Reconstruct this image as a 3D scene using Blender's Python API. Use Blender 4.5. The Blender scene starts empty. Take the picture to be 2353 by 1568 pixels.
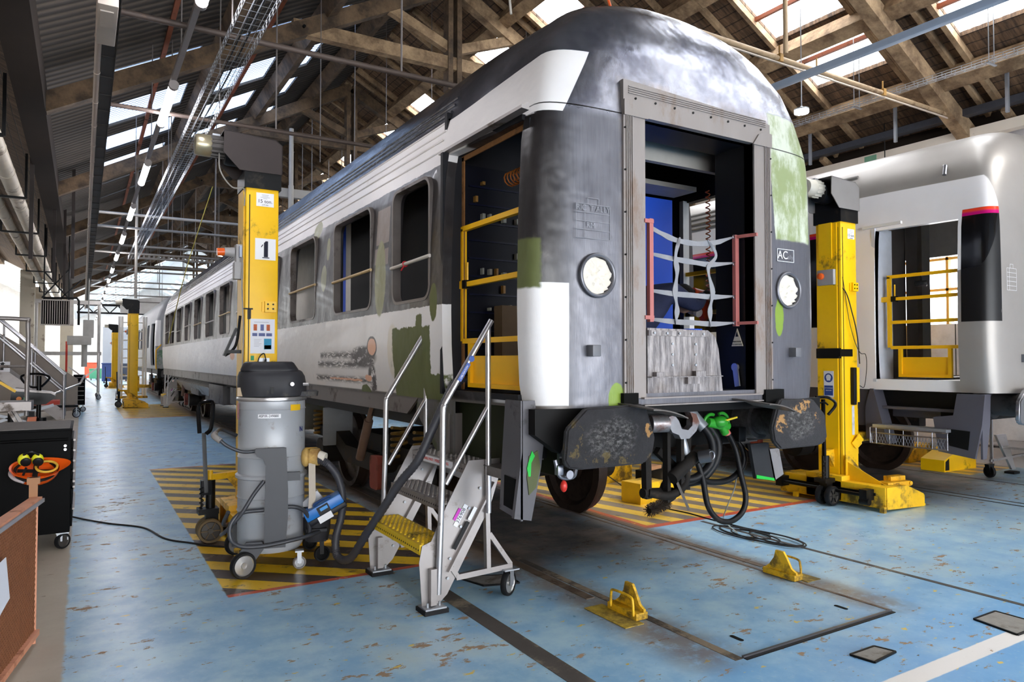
import bpy, bmesh, math, random
from math import sin, cos, pi, radians, sqrt
from mathutils import Vector, Matrix, Euler
random.seed(7)
C = bpy.context.scene.collection
S = bpy.context.scene

# ------------------------------------------------------------------ camera
cd = bpy.data.cameras.new('camera')
cam = bpy.data.objects.new('camera', cd); C.objects.link(cam)
cd.sensor_fit = 'HORIZONTAL'; cd.sensor_width = 36.0; cd.lens = 1630.5 / 2353 * 36.0
cd.clip_start = 0.05; cd.clip_end = 400
cam.location = (0, 0, 1.5455)
cam.rotation_euler = (pi/2 + 0.0263, 0, -0.5442)
S.camera = cam
# ------------------------------------------------------------------ colour management
S.view_settings.view_transform = 'Standard'; S.view_settings.look = 'None'
S.view_settings.gamma = 1.0; S.view_settings.use_curve_mapping = False
S.view_settings.exposure = 1.1
S.cycles.use_denoising = True
S.cycles.max_bounces = 7; S.cycles.diffuse_bounces = 4; S.cycles.glossy_bounces = 3
S.cycles.transparent_max_bounces = 8; S.cycles.transmission_bounces = 3
S.cycles.caustics_reflective = False; S.cycles.caustics_refractive = False
S.cycles.sample_clamp_indirect = 6.0
# ------------------------------------------------------------------ daylight
w = bpy.data.worlds.new('overcast_sky'); S.world = w; w.use_nodes = True
bg = w.node_tree.nodes['Background']
bg.inputs[0].default_value = (0.95, 0.975, 1.0, 1); bg.inputs[1].default_value = 5.4
sun = bpy.data.lights.new('sun', 'SUN'); sun.energy = 2.5; sun.angle = radians(16); sun.color = (1, 0.96, 0.9)
so = bpy.data.objects.new('sun', sun); C.objects.link(so)
so.rotation_euler = Vector((-0.35, 0.62, -0.75)).to_track_quat('-Z', 'Y').to_euler()

# ------------------------------------------------------------------ object helpers
def tag(o, label=None, cat=None, group=None, kind=None):
    if label: o['label'] = label
    if cat: o['category'] = cat
    if group: o['group'] = group
    if kind: o['kind'] = kind
    return o
def thing(name, loc=(0, 0, 0), rz=0, label=None, cat=None, group=None):
    o = bpy.data.objects.new(name, None); C.objects.link(o)
    o.empty_display_size = 0.1
    o.location = loc; o.rotation_euler = (0, 0, rz)
    return tag(o, label, cat, group)
def copy_tree(o, parent=None):
    c = o.copy(); C.objects.link(c); c.parent = parent
    for ch in list(o.children): copy_tree(ch, c)
    return c
def dup(o, loc, rz=None, label=None, group=None):
    c = copy_tree(o); c.location = loc
    if rz is not None: c.rotation_euler = (0, 0, rz)
    if label: c['label'] = label
    if group: c['group'] = group
    return c
def sr(c):
    return tuple((v/255/12.92 if v/255 <= 0.04045 else ((v/255+0.055)/1.055)**2.4) for v in c)

class MB:
    """collects shapes into one mesh"""
    def __init__(s): s.v = []; s.f = []; s.m = []; s.sm = []
    def add(s, vs, fs, m=0, smooth=False, M=None):
        o = len(s.v)
        for p in vs:
            s.v.append(tuple(M @ Vector(p)) if M else tuple(p))
        for f in fs:
            s.f.append(tuple(i+o for i in f)); s.m.append(m); s.sm.append(smooth)
        return s
    def box(s, x0, x1, y0, y1, z0, z1, m=0, M=None, b=0.0):
        if b > 0: return s.cbox(x0, x1, y0, y1, z0, z1, b, m, M)
        v = [(x0,y0,z0),(x1,y0,z0),(x1,y1,z0),(x0,y1,z0),(x0,y0,z1),(x1,y0,z1),(x1,y1,z1),(x0,y1,z1)]
        f = [(0,3,2,1),(4,5,6,7),(0,1,5,4),(1,2,6,5),(2,3,7,6),(3,0,4,7)]
        return s.add(v, f, m, False, M)
    def cbox(s, x0, x1, y0, y1, z0, z1, b, m=0, M=None):
        # chamfered box (24 corner points)
        bm = bmesh.new()
        bmesh.ops.create_cube(bm, size=1)
        for q in bm.verts:
            q.co = Vector((x0+(x1-x0)*(q.co.x+.5), y0+(y1-y0)*(q.co.y+.5), z0+(z1-z0)*(q.co.z+.5)))
        bmesh.ops.bevel(bm, geom=list(bm.edges), offset=b, segments=2, affect='EDGES', profile=0.6)
        bm.verts.index_update()
        s.add([q.co[:] for q in bm.verts], [[q.index for q in f.verts] for f in bm.faces], m, True, M)
        bm.free(); return s
    def bar(s, p0, p1, w, h=None, m=0, up=(0,0,1)):
        """rectangular bar between two points"""
        h = h or w
        p0 = Vector(p0); p1 = Vector(p1); d = (p1-p0)
        L = d.length; d.normalize(); u = Vector(up)
        if abs(d.dot(u)) > 0.99: u = Vector((0,1,0))
        r = d.cross(u).normalized(); u = r.cross(d).normalized()
        v = []
        for t in (0, L):
            for a, b in ((-1,-1),(1,-1),(1,1),(-1,1)):
                v.append(p0 + d*t + r*(a*w/2) + u*(b*h/2))
        return s.add(v, [(3,2,1,0),(4,5,6,7),(0,1,5,4),(1,2,6,5),(2,3,7,6),(3,0,4,7)], m)
    def cyl(s, p0, p1, r0, r1=None, n=20, m=0, cap=True, smooth=True):
        r1 = r0 if r1 is None else r1
        p0 = Vector(p0); p1 = Vector(p1); d = (p1-p0).normalized()
        u = Vector((0,0,1)) if abs(d.z) < 0.9 else Vector((1,0,0))
        a = d.cross(u).normalized(); b = d.cross(a)
        v = []
        for p, r in ((p0,r0),(p1,r1)):
            for i in range(n):
                t = 2*pi*i/n; v.append(p + a*(cos(t)*r) + b*(sin(t)*r))
        s.add(v, [(i,(i+1)%n,n+(i+1)%n,n+i) for i in range(n)], m, smooth)
        if cap:
            s.add(v[:n], [tuple(range(n))[::-1]], m); s.add(v[n:], [tuple(range(n))], m)
        return s
    def tube(s, pts, r, n=10, m=0, closed=False, cap=True, rad=None):
        P = [Vector(p) for p in pts]; N = len(P)
        def tan(i):
            if closed: return (P[(i+1)%N]-P[(i-1)%N]).normalized()
            if i == 0: return (P[1]-P[0]).normalized()
            if i == N-1: return (P[-1]-P[-2]).normalized()
            return ((P[i]-P[i-1]).normalized()+(P[i+1]-P[i]).normalized()).normalized()
        t0 = tan(0); u = Vector((0,0,1)) if abs(t0.z) < 0.9 else Vector((1,0,0))
        a = t0.cross(u).normalized()
        v = []
        for i in range(N):
            t = tan(i); a = (a - t*a.dot(t))
            if a.length < 1e-6: a = t.orthogonal()
            a.normalize(); b = t.cross(a); rr = rad[i] if rad else r
            for k in range(n):
                q = 2*pi*k/n; v.append(P[i] + a*(cos(q)*rr) + b*(sin(q)*rr))
        f = []
        for i in range(N if closed else N-1):
            j = (i+1) % N
            for k in range(n): f.append((i*n+k, i*n+(k+1)%n, j*n+(k+1)%n, j*n+k))
        s.add(v, f, m, True)
        if cap and not closed:
            s.add(v[:n], [tuple(range(n))[::-1]], m); s.add(v[-n:], [tuple(range(n))], m)
        return s
    def lathe(s, prof, n=28, m=0, M=None, cap=True):
        """prof: list of (r, z) around the z axis"""
        v = []
        for r, z in prof:
            for k in range(n):
                t = 2*pi*k/n; v.append((r*cos(t), r*sin(t), z))
        f = []
        for i in range(len(prof)-1):
            for k in range(n): f.append((i*n+k, i*n+(k+1)%n, (i+1)*n+(k+1)%n, (i+1)*n+k))
        s.add(v, f, m, True, M)
        if cap:
            if prof[0][0] > 1e-5: s.add(v[:n], [tuple(range(n))[::-1]], m, False, M)
            if prof[-1][0] > 1e-5: s.add(v[-n:], [tuple(range(n))], m, False, M)
        return s
    def prism(s, poly, a, b, ax='y', m=0, M=None, smooth=False):
        """poly in the plane perpendicular to ax: ax y -> (x,z); ax x -> (y,z); ax z -> (x,y)"""
        def P(p, t):
            if ax == 'y': return (p[0], t, p[1])
            if ax == 'x': return (t, p[0], p[1])
            return (p[0], p[1], t)
        n = len(poly); v = [P(p, a) for p in poly] + [P(p, b) for p in poly]
        fl = lambda f: f
        s.add(v, [tuple(range(n)), tuple(range(n, 2*n))[::-1]], m, False, M)
        s.add(v, [(i, n+i, n+(i+1)%n, (i+1)%n) for i in range(n)], m, smooth, M)
        return s
    def ball(s, c, r, n=14, m=0, sc=(1,1,1), M=None):
        prof = []
        k = n//2
        v = []; c = Vector(c)
        for i in range(k+1):
            t = pi*i/k
            for j in range(n):
                q = 2*pi*j/n
                v.append(c + Vector((r*sc[0]*sin(t)*cos(q), r*sc[1]*sin(t)*sin(q), -r*sc[2]*cos(t))))
        f = [(i*n+j, i*n+(j+1)%n, (i+1)*n+(j+1)%n, (i+1)*n+j) for i in range(k) for j in range(n)]
        return s.add(v, f, m, True, M)
    def torus(s, c, R, r, ax='z', n=28, k=8, m=0, a0=0, a1=2*pi):
        c = Vector(c); pts = []
        full = abs(a1-a0-2*pi) < 1e-6
        N = n if full else n+1
        for i in range(N):
            t = a0 + (a1-a0)*i/n
            if ax == 'z': d = Vector((cos(t), sin(t), 0))
            elif ax == 'y': d = Vector((cos(t), 0, sin(t)))
            else: d = Vector((0, cos(t), sin(t)))
            pts.append(c + d*R)
        return s.tube(pts, r, k, m, closed=full)
    def build(s, name, mats, parent=None, angle=40, weld=True):
        me = bpy.data.meshes.new(name)
        me.from_pydata([tuple(p) for p in s.v], [], s.f)
        mats = mats if isinstance(mats, (list, tuple)) else [mats]
        for x in mats: me.materials.append(x)
        me.polygons.foreach_set('material_index', s.m)
        me.polygons.foreach_set('use_smooth', s.sm)
        bm = bmesh.new(); bm.from_mesh(me)
        if weld: bmesh.ops.remove_doubles(bm, verts=bm.verts, dist=1e-5)
        bmesh.ops.recalc_face_normals(bm, faces=bm.faces)
        bm.to_mesh(me); bm.free()
        try: me.set_sharp_from_angle(angle=radians(angle))
        except Exception: pass
        o = bpy.data.objects.new(name, me); C.objects.link(o)
        if parent: o.parent = parent
        return o
def spline(pts, n=8):
    """Catmull-Rom through points"""
    P = [Vector(p) for p in pts]; out = []
    for i in range(len(P)-1):
        a = P[i-1] if i else P[i]*2-P[i+1]; b = P[i]; c = P[i+1]; d = P[i+2] if i+2 < len(P) else P[i+1]*2-P[i]
        for k in range(n):
            t = k/n
            out.append(0.5*((2*b)+(c-a)*t+(2*a-5*b+4*c-d)*t*t+(3*b-a-3*c+d)*t**3))
    out.append(P[-1]); return out
def rrect(x0, x1, z0, z1, r, n=5):
    out = []
    for cx, cz, a in ((x1-r, z0+r, -90), (x1-r, z1-r, 0), (x0+r, z1-r, 90), (x0+r, z0+r, 180)):
        for i in range(n+1):
            t = radians(a + 90*i/n); out.append((cx+r*cos(t), cz+r*sin(t)))
    return out
def text(s, size, loc, rot, m, parent, name='lettering', align='CENTER', ext=0.0006, sx=1.0):
    cu = bpy.data.curves.new('txt', 'FONT'); cu.body = s; cu.size = size; cu.align_x = align; cu.align_y = 'CENTER'
    cu.extrude = ext
    t = bpy.data.objects.new('txt', cu)
    C.objects.link(t)
    dg = bpy.context.evaluated_depsgraph_get(); dg.update()
    me = bpy.data.meshes.new_from_object(t.evaluated_get(dg))
    C.objects.unlink(t); bpy.data.objects.remove(t)
    me.materials.clear(); me.materials.append(m)
    o = bpy.data.objects.new(name, me); C.objects.link(o); o.parent = parent
    me.transform(Matrix.Translation(Vector(loc)) @ Euler(rot).to_matrix().to_4x4() @ Matrix.Diagonal((sx,1,1,1)))
    return o
FRONT = (pi/2, 0, 0)          # lettering that faces -y
LEFT = (pi/2, 0, -pi/2)       # lettering that faces -x
# ------------------------------------------------------------------ materials
class G:
    def __init__(s, name):
        s.mat = bpy.data.materials.new(name); s.mat.use_nodes = True
        s.nt = s.mat.node_tree; s.bsdf = s.nt.nodes['Principled BSDF']; s._p = None
        s.out = s.nt.nodes['Material Output']
    def node(s, t): return s.nt.nodes.new(t)
    def put(s, sock, v):
        if isinstance(v, bpy.types.NodeSocket): s.nt.links.new(v, sock)
        elif isinstance(v, (tuple, list)):
            sock.default_value = tuple(v)+(1,) if len(v) == 3 and sock.type == 'RGBA' else v
        else: sock.default_value = v
    def m(s, op, a, b=0.0, c=None, clamp=False):
        n = s.node('ShaderNodeMath'); n.operation = op; n.use_clamp = clamp
        s.put(n.inputs[0], a); s.put(n.inputs[1], b)
        if c is not None: s.put(n.inputs[2], c)
        return n.outputs[0]
    def pos(s):
        if s._p is None:
            tc = s.node('ShaderNodeTexCoord'); sp = s.node('ShaderNodeSeparateXYZ')
            s.nt.links.new(tc.outputs['Object'], sp.inputs[0]); s._p = (tc.outputs['Object'], sp.outputs)
        return s._p
    def xyz(s): o = s.pos()[1]; return o[0], o[1], o[2]
    def noise(s, scale=5, detail=4, rough=0.55, sc=(1,1,1), vec=None, dist=0.0, off=(0,0,0)):
        mp = s.node('ShaderNodeMapping'); s.put(mp.inputs[0], vec or s.pos()[0]); mp.inputs['Scale'].default_value = sc
        mp.inputs['Location'].default_value = off
        n = s.node('ShaderNodeTexNoise'); s.nt.links.new(mp.outputs[0], n.inputs['Vector'])
        n.inputs['Scale'].default_value = scale; n.inputs['Detail'].default_value = detail
        n.inputs['Roughness'].default_value = rough; n.inputs['Distortion'].default_value = dist
        return n.outputs['Fac']
    def ss(s, x, a, b):
        n = s.node('ShaderNodeMapRange'); n.interpolation_type = 'SMOOTHSTEP'
        s.put(n.inputs[0], x); n.inputs[1].default_value = a; n.inputs[2].default_value = b
        if a > b:
            n.inputs[1].default_value = b; n.inputs[2].default_value = a; n.inputs[3].default_value = 1; n.inputs[4].default_value = 0
        return n.outputs[0]
    def band(s, x, a, b, e=0.004):
        return s.m('MULTIPLY', s.ss(x, a-e, a+e), s.ss(x, b+e, b-e))
    def rect(s, u, v, u0, u1, v0, v1, e=0.004):
        return s.m('MULTIPLY', s.band(u, u0, u1, e), s.band(v, v0, v1, e))
    def ell(s, u, v, cu, cv, ru, rv, e=0.1):
        a = s.m('DIVIDE', s.m('SUBTRACT', u, cu), ru); b = s.m('DIVIDE', s.m('SUBTRACT', v, cv), rv)
        return s.ss(s.m('ADD', s.m('MULTIPLY', a, a), s.m('MULTIPLY', b, b)), 1+e, 1-e)
    def wob(s, u, amp, scale, off=(0,0,0), detail=4):
        return s.m('MULTIPLY_ADD', s.m('SUBTRACT', s.noise(scale, detail, 0.6, off=off), 0.5), amp*2, u)
    def mul(s, a, b): return s.m('MULTIPLY', a, b)
    def mx(s, a, b): return s.m('MAXIMUM', a, b)
    def inv(s, a): return s.m('SUBTRACT', 1.0, a)
    def mix(s, f, a, b):
        n = s.node('ShaderNodeMix'); n.data_type = 'RGBA'
        s.put(n.inputs[0], f); s.put(n.inputs[6], a); s.put(n.inputs[7], b); return n.outputs[2]
    def mixf(s, f, a, b):
        n = s.node('ShaderNodeMix'); n.data_type = 'FLOAT'
        s.put(n.inputs[0], f); s.put(n.inputs[2], a); s.put(n.inputs[3], b); return n.outputs[0]
    def set(s, color=None, rough=None, metal=None, bump=None, bumpd=0.01, bumps=0.4, coat=None, spec=None):
        b = s.bsdf
        if color is not None: s.put(b.inputs['Base Color'], color)
        if rough is not None: s.put(b.inputs['Roughness'], rough)
        if metal is not None: s.put(b.inputs['Metallic'], metal)
        if coat is not None: s.put(b.inputs['Coat Weight'], coat)
        if spec is not None: s.put(b.inputs['Specular IOR Level'], spec)
        if bump is not None:
            n = s.node('ShaderNodeBump'); n.inputs['Strength'].default_value = bumps; n.inputs['Distance'].default_value = bumpd
            s.put(n.inputs['Height'], bump); s.nt.links.new(n.outputs[0], b.inputs['Normal'])
        return s.mat
MATS = {}
def mat(name, col, rough=0.5, metal=0.0, var=0.25, scale=6, dirt=None, dirtamt=0.35, bump=0.0, sc=(1,1,1), dscale=3, spec=None):
    """paint / metal / plastic with tonal variation, optional dirt"""
    if name in MATS: return MATS[name]
    g = G(name); c = sr(col)
    n = g.noise(scale, 5, 0.6, sc)
    lo = tuple(max(0, v*(1-var)) for v in c); hi = tuple(min(1, v*(1+var*0.6)) for v in c)
    base = g.mix(n, lo, hi)
    r = rough
    if dirt is not None:
        d = g.noise(dscale, 8, 0.7, sc, off=(3.1, 1.7, 5.2)); k = g.ss(d, 0.62-dirtamt*0.3, 0.72-dirtamt*0.2)
        base = g.mix(g.mul(k, 0.85), base, sr(dirt)); r = g.mixf(k, rough, min(1, rough+0.25))
    bm = g.noise(scale*6, 4, 0.6, sc) if bump else None
    if spec is None: spec = 0.22 if max(col) < 60 else 0.5
    MATS[name] = g.set(base, r, metal, bm, 0.01, bump, spec=spec)
    return MATS[name]
def emis(name, col, st):
    if name in MATS: return MATS[name]
    g = G(name); g.put(g.bsdf.inputs['Emission Color'], col); g.bsdf.inputs['Emission Strength'].default_value = st
    g.bsdf.inputs['Base Color'].default_value = (0.8,0.8,0.8,1); MATS[name] = g.mat; return g.mat

YEL = mat('yellow_machine_paint', (250,196,6), 0.42, 0, 0.12, 5, (60,48,22), 0.12, 0.05)
YELG = mat('yellow_gate_paint', (250,190,16), 0.4, 0, 0.08, 7)
YEL2 = mat('worn_yellow_paint', (236,184,18), 0.5, 0, 0.2, 9, (56,46,28), 0.45, 0.1)
BLK = mat('black_plastic', (26,26,28), 0.45, 0, 0.3, 8)
BLKM = mat('black_metal', (17,17,18), 0.38, 0.2, 0.3, 8, (52,46,38), 0.2)
DGR = mat('dark_grey_plastic', (52,52,56), 0.5, 0, 0.2, 6, (92,86,78), 0.1)
RUB = mat('black_rubber', (22,22,24), 0.62, 0, 0.3, 12, (70,62,52), 0.15)
ALU = mat('aluminium', (196,194,196), 0.3, 0.85, 0.15, 8, (120,108,96), 0.12)
ALU2 = mat('dull_aluminium', (158,152,150), 0.42, 0.75, 0.2, 5, (104,92,82), 0.25)
GALV = mat('galvanised_steel', (172,176,182), 0.42, 0.7, 0.2, 14)
STEEL = mat('bare_steel', (140,140,146), 0.32, 0.9, 0.25, 6, (80,70,62), 0.25)
RUST = mat('rusty_steel', (116,66,38), 0.75, 0.2, 0.4, 9, (52,34,24), 0.4, 0.2)
GRIME = mat('grimy_undergear', (34,31,29), 0.7, 0.2, 0.4, 7, (74,62,50), 0.35, 0.2)
WHT = mat('white_paint', (228,226,224), 0.4, 0, 0.05, 4)
PAPER = mat('white_paper', (226,228,236), 0.7, 0, 0.03, 4)
WSTK = mat('white_sticker', (236,236,238), 0.5, 0, 0.03, 4)
INK = mat('dark_ink', (30,32,48), 0.6, 0, 0.1, 4)
GRN = mat('bright_green_paint', (46,150,40), 0.4, 0, 0.2, 9)
ORG = mat('orange_plastic', (226,92,20), 0.4, 0, 0.15, 6)
# ================================================================== FLOOR
def floor_mat():
    g = G('blue_painted_concrete'); x, y, z = g.xyz()
    big = g.noise(0.9, 6, 0.62); mid = g.noise(3.5, 6, 0.65, off=(5,2,0)); fine = g.noise(26, 5, 0.6)
    chip = g.noise(5.5, 9, 0.72, (1.0, 1.7, 1), off=(11, 4, 0)); chip2 = g.noise(9, 8, 0.7, (1.3,0.8,1), off=(2,9,0))
    blue = g.mix(g.ss(mid, 0.35, 0.68), sr((136,180,214)), sr((178,210,226)))
    blue = g.mix(g.mul(g.ss(g.wob(y, 0.5, 1.5), 3.2, 1.8), 0.75), blue, g.mix(mid, sr((84,150,212)), sr((120,180,226))))
    blue = g.mix(g.ss(big, 0.52, 0.7), blue, sr((182,204,212)))
    blue = g.mix(g.mul(g.ss(fine, 0.55, 0.75), 0.35), blue, sr((196,214,222)))
    chips = g.mul(g.ss(g.m('ADD', chip, g.m('MULTIPLY', g.m('SUBTRACT', big, 0.5), 0.35)), 0.60, 0.62), 1.0)
    blue = g.mix(chips, blue, g.mix(chip2, sr((140,112,88)), sr((176,150,122))))
    ych = g.mul(g.ss(g.noise(7, 6, 0.6, (1, 2.2, 1), off=(21,3,0)), 0.655, 0.67), g.ss(y, 9, 5))
    blue = g.mix(ych, blue, sr((226,196,96)))
    dk = g.ss(g.noise(14, 5, 0.6, (1, 1.5, 1), off=(7,7,0)), 0.685, 0.70)
    blue = g.mix(dk, blue, sr((66,56,50)))
    # bare concrete strip on the left
    conc = g.mix(g.noise(2.2, 7, 0.65), sr((168,156,140)), sr((206,196,180)))
    conc = g.mix(g.ss(chip, 0.62, 0.68), conc, sr((140,122,104)))
    ce = g.wob(x, 0.02, 8)
    mconc = g.ss(ce, -0.05, -0.075)
    col = g.mix(mconc, blue, conc)
    # hazard zones either side of the front carriage
    xw = g.wob(x, 0.006, 20); yw = g.wob(y, 0.006, 20, (4,4,4))
    def haz(col, x0, x1, y0, y1, kx, per, ph, fade=1.0):
        zone = g.rect(xw, yw, x0, x1, y0, y1, 0.006)
        f = g.m('FRACT', g.m('DIVIDE', g.m('ADD', g.m('MULTIPLY', xw, kx), g.m('ADD', yw, ph)), per))
        st = g.mul(g.ss(f, 0.0, 0.02), g.ss(f, 0.52, 0.5))
        wear = g.ss(g.noise(6, 9, 0.72, (1,1.4,1), off=(1,8,0)), 0.58, 0.63)
        hy = g.mix(g.mul(wear, 0.8), g.mix(big, sr((246,200,30)), sr((232,188,50))), sr((120,96,60)))
        hk = g.mix(wear, g.mix(mid, sr((64,54,50)), sr((92,78,70))), sr((140,120,100)))
        return g.mix(g.mul(zone, fade), col, g.mix(st, hk, hy)), zone
    col, z1 = haz(col, 0.83, 2.55, 4.97, 11.2, 0.87, 0.5, 0.12)
    # far hazard zones down the shed
    col, z3 = haz(col, 0.95, 2.9, 21.3, 27.5, 0.87, 0.5, 0.0)
    col, z4 = haz(col, 1.1, 2.9, 43.0, 48.0, 0.87, 0.6, 0.0)
    f2 = g.m('FRACT', g.m('DIVIDE', g.m('ADD', xw, g.m('MULTIPLY', yw, 0.24)), 0.355))
    st2 = g.mul(g.ss(f2, 0.0, 0.03), g.ss(f2, 0.52, 0.49))
    z2 = g.rect(xw, yw, 4.46, 7.6, 5.0, 11.2, 0.006)
    z5 = g.rect(xw, yw, 10.2, 11.5, 5.0, 11.2, 0.006)
    z2 = g.mx(z2, z5)
    wear2 = g.ss(g.noise(5, 9, 0.72, (1,1.6,1), off=(9,1,0)), 0.56, 0.64)
    hz = g.mix(st2, g.mix(mid, sr((120,108,98)), sr((150,136,122))), g.mix(g.mul(wear2,0.6), sr((238,196,80)), sr((170,140,90))))
    col = g.mix(z2, col, hz)
    # red borders
    red = g.mx(g.rect(xw, yw, 0.83, 2.6, 4.93, 4.985, 0.006), g.mx(g.rect(xw, yw, 4.44, 7.2, 4.95, 5.04, 0.006), g.rect(xw, yw, 4.42, 4.52, 4.95, 8.0, 0.006)))
    red = g.mx(red, g.mx(g.rect(xw, yw, 0.95, 3.0, 21.2, 21.35, 0.02), g.rect(xw, yw, 0.82, 1.9, 11.17, 11.22, 0.006)))
    col = g.mix(g.mul(red, g.ss(chip2, 0.66, 0.6)), col, sr((206,92,66)))
    # white line, bottom right
    wl = g.mul(g.band(g.wob(y, 0.004, 12), 1.92, 2.03, 0.004), g.ss(x, 3.0, 3.2))
    col = g.mix(g.mul(wl, g.ss(chip, 0.66, 0.64)), col, sr((236,232,228)))
    # floor shadow under carriages painted into the oil and grime; grime along the rails
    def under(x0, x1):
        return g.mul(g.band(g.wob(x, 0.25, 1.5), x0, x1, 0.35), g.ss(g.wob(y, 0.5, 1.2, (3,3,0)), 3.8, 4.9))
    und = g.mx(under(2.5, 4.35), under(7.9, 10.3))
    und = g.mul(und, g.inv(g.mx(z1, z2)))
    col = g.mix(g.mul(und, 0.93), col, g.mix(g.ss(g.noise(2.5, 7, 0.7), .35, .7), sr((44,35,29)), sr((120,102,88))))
    dirt = g.mx(g.band(g.wob(x, 0.06, 4), 2.62, 3.0, 0.14), g.band(g.wob(x, 0.06, 4), 4.2, 4.5, 0.12))
    dirt = g.mul(g.mul(dirt, g.ss(y, 2.4, 2.7)), g.inv(g.mx(z1, z2)))
    dirt = g.mul(dirt, g.ss(g.noise(6, 8, .75, off=(4,9,1)), .3, .55)); col = g.mix(g.mul(dirt, 0.8), col, sr((120,100,82)))
    skid = g.mul(g.ss(g.noise(3, 8, 0.8, (1.6, 0.35, 1), off=(2,2,0)), 0.62, 0.75), 0.5)
    col = g.mix(skid, col, sr((110,104,104)))
    rough = g.mixf(big, 0.2, 0.42)
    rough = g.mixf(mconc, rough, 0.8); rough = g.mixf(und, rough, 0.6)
    rough = g.mixf(chips, rough, 0.75)
    return g.set(col, rough, 0, g.m('ADD', g.m('MULTIPLY', chips, -0.5), g.m('MULTIPLY', fine, 0.25)), 0.004, 0.5)
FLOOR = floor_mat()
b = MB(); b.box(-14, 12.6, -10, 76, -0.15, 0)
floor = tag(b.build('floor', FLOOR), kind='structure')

GRIT = mat('gritty_rubber_strip', (62,54,46), 0.9, 0, 0.5, 60, (140,124,104), 0.5, 0.6)
RAILM = mat('worn_rail_head', (124,108,94), 0.5, 0.5, 0.3, 10, (88,70,56), 0.4)
DARKP = mat('dark_floor_band', (78,72,68), 0.7, 0, 0.3, 12, (150,136,118), 0.3)
def strip(name, x0, x1, y0, y1, m, h=0.003):
    q = MB(); q.box(x0, x1, y0, y1, 0.0, h); return tag(q.build(name, m), kind='structure')
strip('trim_1', 2.888, 2.943, 2.555, 40, GRIT)
strip('trim_2', 2.80, 2.866, 3.7, 40, RAILM, 0.004)
strip('trim_3', 4.268, 4.292, 2.57, 40, RAILM)
strip('trim_4', 4.345, 4.405, 3.6, 40, RAILM, 0.004)
strip('trim_5', 5.065, 5.105, -2, 4.9, DARKP)
strip('trim_6', 2.01, 2.125, -2, 4.35, DARKP)
strip('trim_7', 8.47, 8.50, -2, 30, BLKM); strip('trim_8', 8.64, 8.67, -2, 30, GRIT)
strip('trim_9', 9.93, 9.96, -2, 30, GRIT)
# steel lip at the near edge of the pit cover
q = MB(); q.box(2.945, 4.27, 2.552, 2.566, 0.0, 0.012, 0); q.box(2.945, 4.27, 2.53, 2.552, 0.0, 0.004, 1)
tag(q.build('trim_10', [STEEL, BLKM]), kind='structure')
# finger slots in the pit cover
for i, (cx, cy) in enumerate(((3.125, 2.757), (4.068, 2.76))):
    q = MB(); q.prism([(cx-0.014+0.0*t, 0) for t in ()] or rrect(cx-0.014, cx+0.014, cy-0.045, cy+0.045, 0.013), 0.0005, 0.0025, 'z')
    tag(q.build('trim_%d' % (11+i), mat('slot_black', (6,6,6), 0.9)), kind='structure')
def drain(pts, name, label, slots=False):
    q = MB(); q.prism(pts, 0, 0.006, 'z', 0)
    o = q.build(name, mat('worn_cover_plate', (150,146,140), 0.6, 0.4, 0.4, 20, (88,76,64), 0.4, 0.3))
    tag(o, label, 'floor cover')
    e = MB(); n = len(pts)
    for i in range(n): a, c = pts[i], pts[(i+1) % n]; e.bar((a[0],a[1],0.005),(c[0],c[1],0.005), 0.01, 0.01)
    e.build('rim', BLKM, o)
    return o
drain([(3.45,2.29),(3.66,2.29),(3.69,2.19),(3.47,2.17)], 'drain_cover', 'small square drain cover in blue floor near the white line')
drain([(4.55,2.22),(4.80,2.22),(4.80,1.96),(4.50,1.97)], 'floor_access_cover', 'worn rectangular access plate beside the white painted floor line')
drain([(2.28,4.55),(2.62,4.4),(2.6,4.2),(2.36,4.27)], 'floor_inspection_cover', 'flat inspection cover under the castor of the step ladder')

# ================================================================== ROOF
ZE = 5.21; SL = 0.535; BAY = 12.1; RX = 5.45; XL = -0.6; XR = 11.5
def zr(x):   # underside of the roof boards
    t = (x-XL) % BAY
    return ZE + SL*min(t, BAY-t)
def wood(name, c0, c1, sc, rough=0.85, lines=None):
    g = G(name)
    n = g.noise(3, 8, 0.7, sc); n2 = g.noise(1.2, 5, 0.6)
    col = g.mix(g.ss(n, 0.3, 0.72), sr(c0), sr(c1))
    col = g.mix(g.mul(g.ss(n2, 0.5, 0.75), 0.6), col, sr(tuple(v*0.55 for v in c0)))
    h = n
    if lines:
        x, y, z = g.xyz(); v = {'x': x, 'y': y}[lines[0]]
        f = g.m('FRACT', g.m('MULTIPLY', g.wob(v, 0.012, 3), lines[1]))
        ln = g.ss(f, 0.0, 0.16)
        col = g.mix(g.inv(ln), col, sr((14,10,8))); h = g.m('ADD', n, ln)
    return g.set(col, rough, 0, h, 0.02, 0.6)
BOARD = wood('old_roof_boards', (52,38,28), (126,98,72), (0.6, 6, 1), lines=('x', 7.0))
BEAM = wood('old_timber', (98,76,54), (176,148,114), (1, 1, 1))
BEAM_SHADE = wood('shaded_old_timber', (50,38,27), (112,90,66), (1, 1, 1))  # same timber with the left and far roof shade painted into its colour
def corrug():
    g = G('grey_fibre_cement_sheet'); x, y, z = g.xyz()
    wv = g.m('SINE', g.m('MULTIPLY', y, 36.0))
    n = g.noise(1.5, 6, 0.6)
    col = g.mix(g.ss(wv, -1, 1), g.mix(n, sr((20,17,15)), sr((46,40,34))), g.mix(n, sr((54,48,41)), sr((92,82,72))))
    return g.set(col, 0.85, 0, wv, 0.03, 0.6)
SHEET = corrug()
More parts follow.
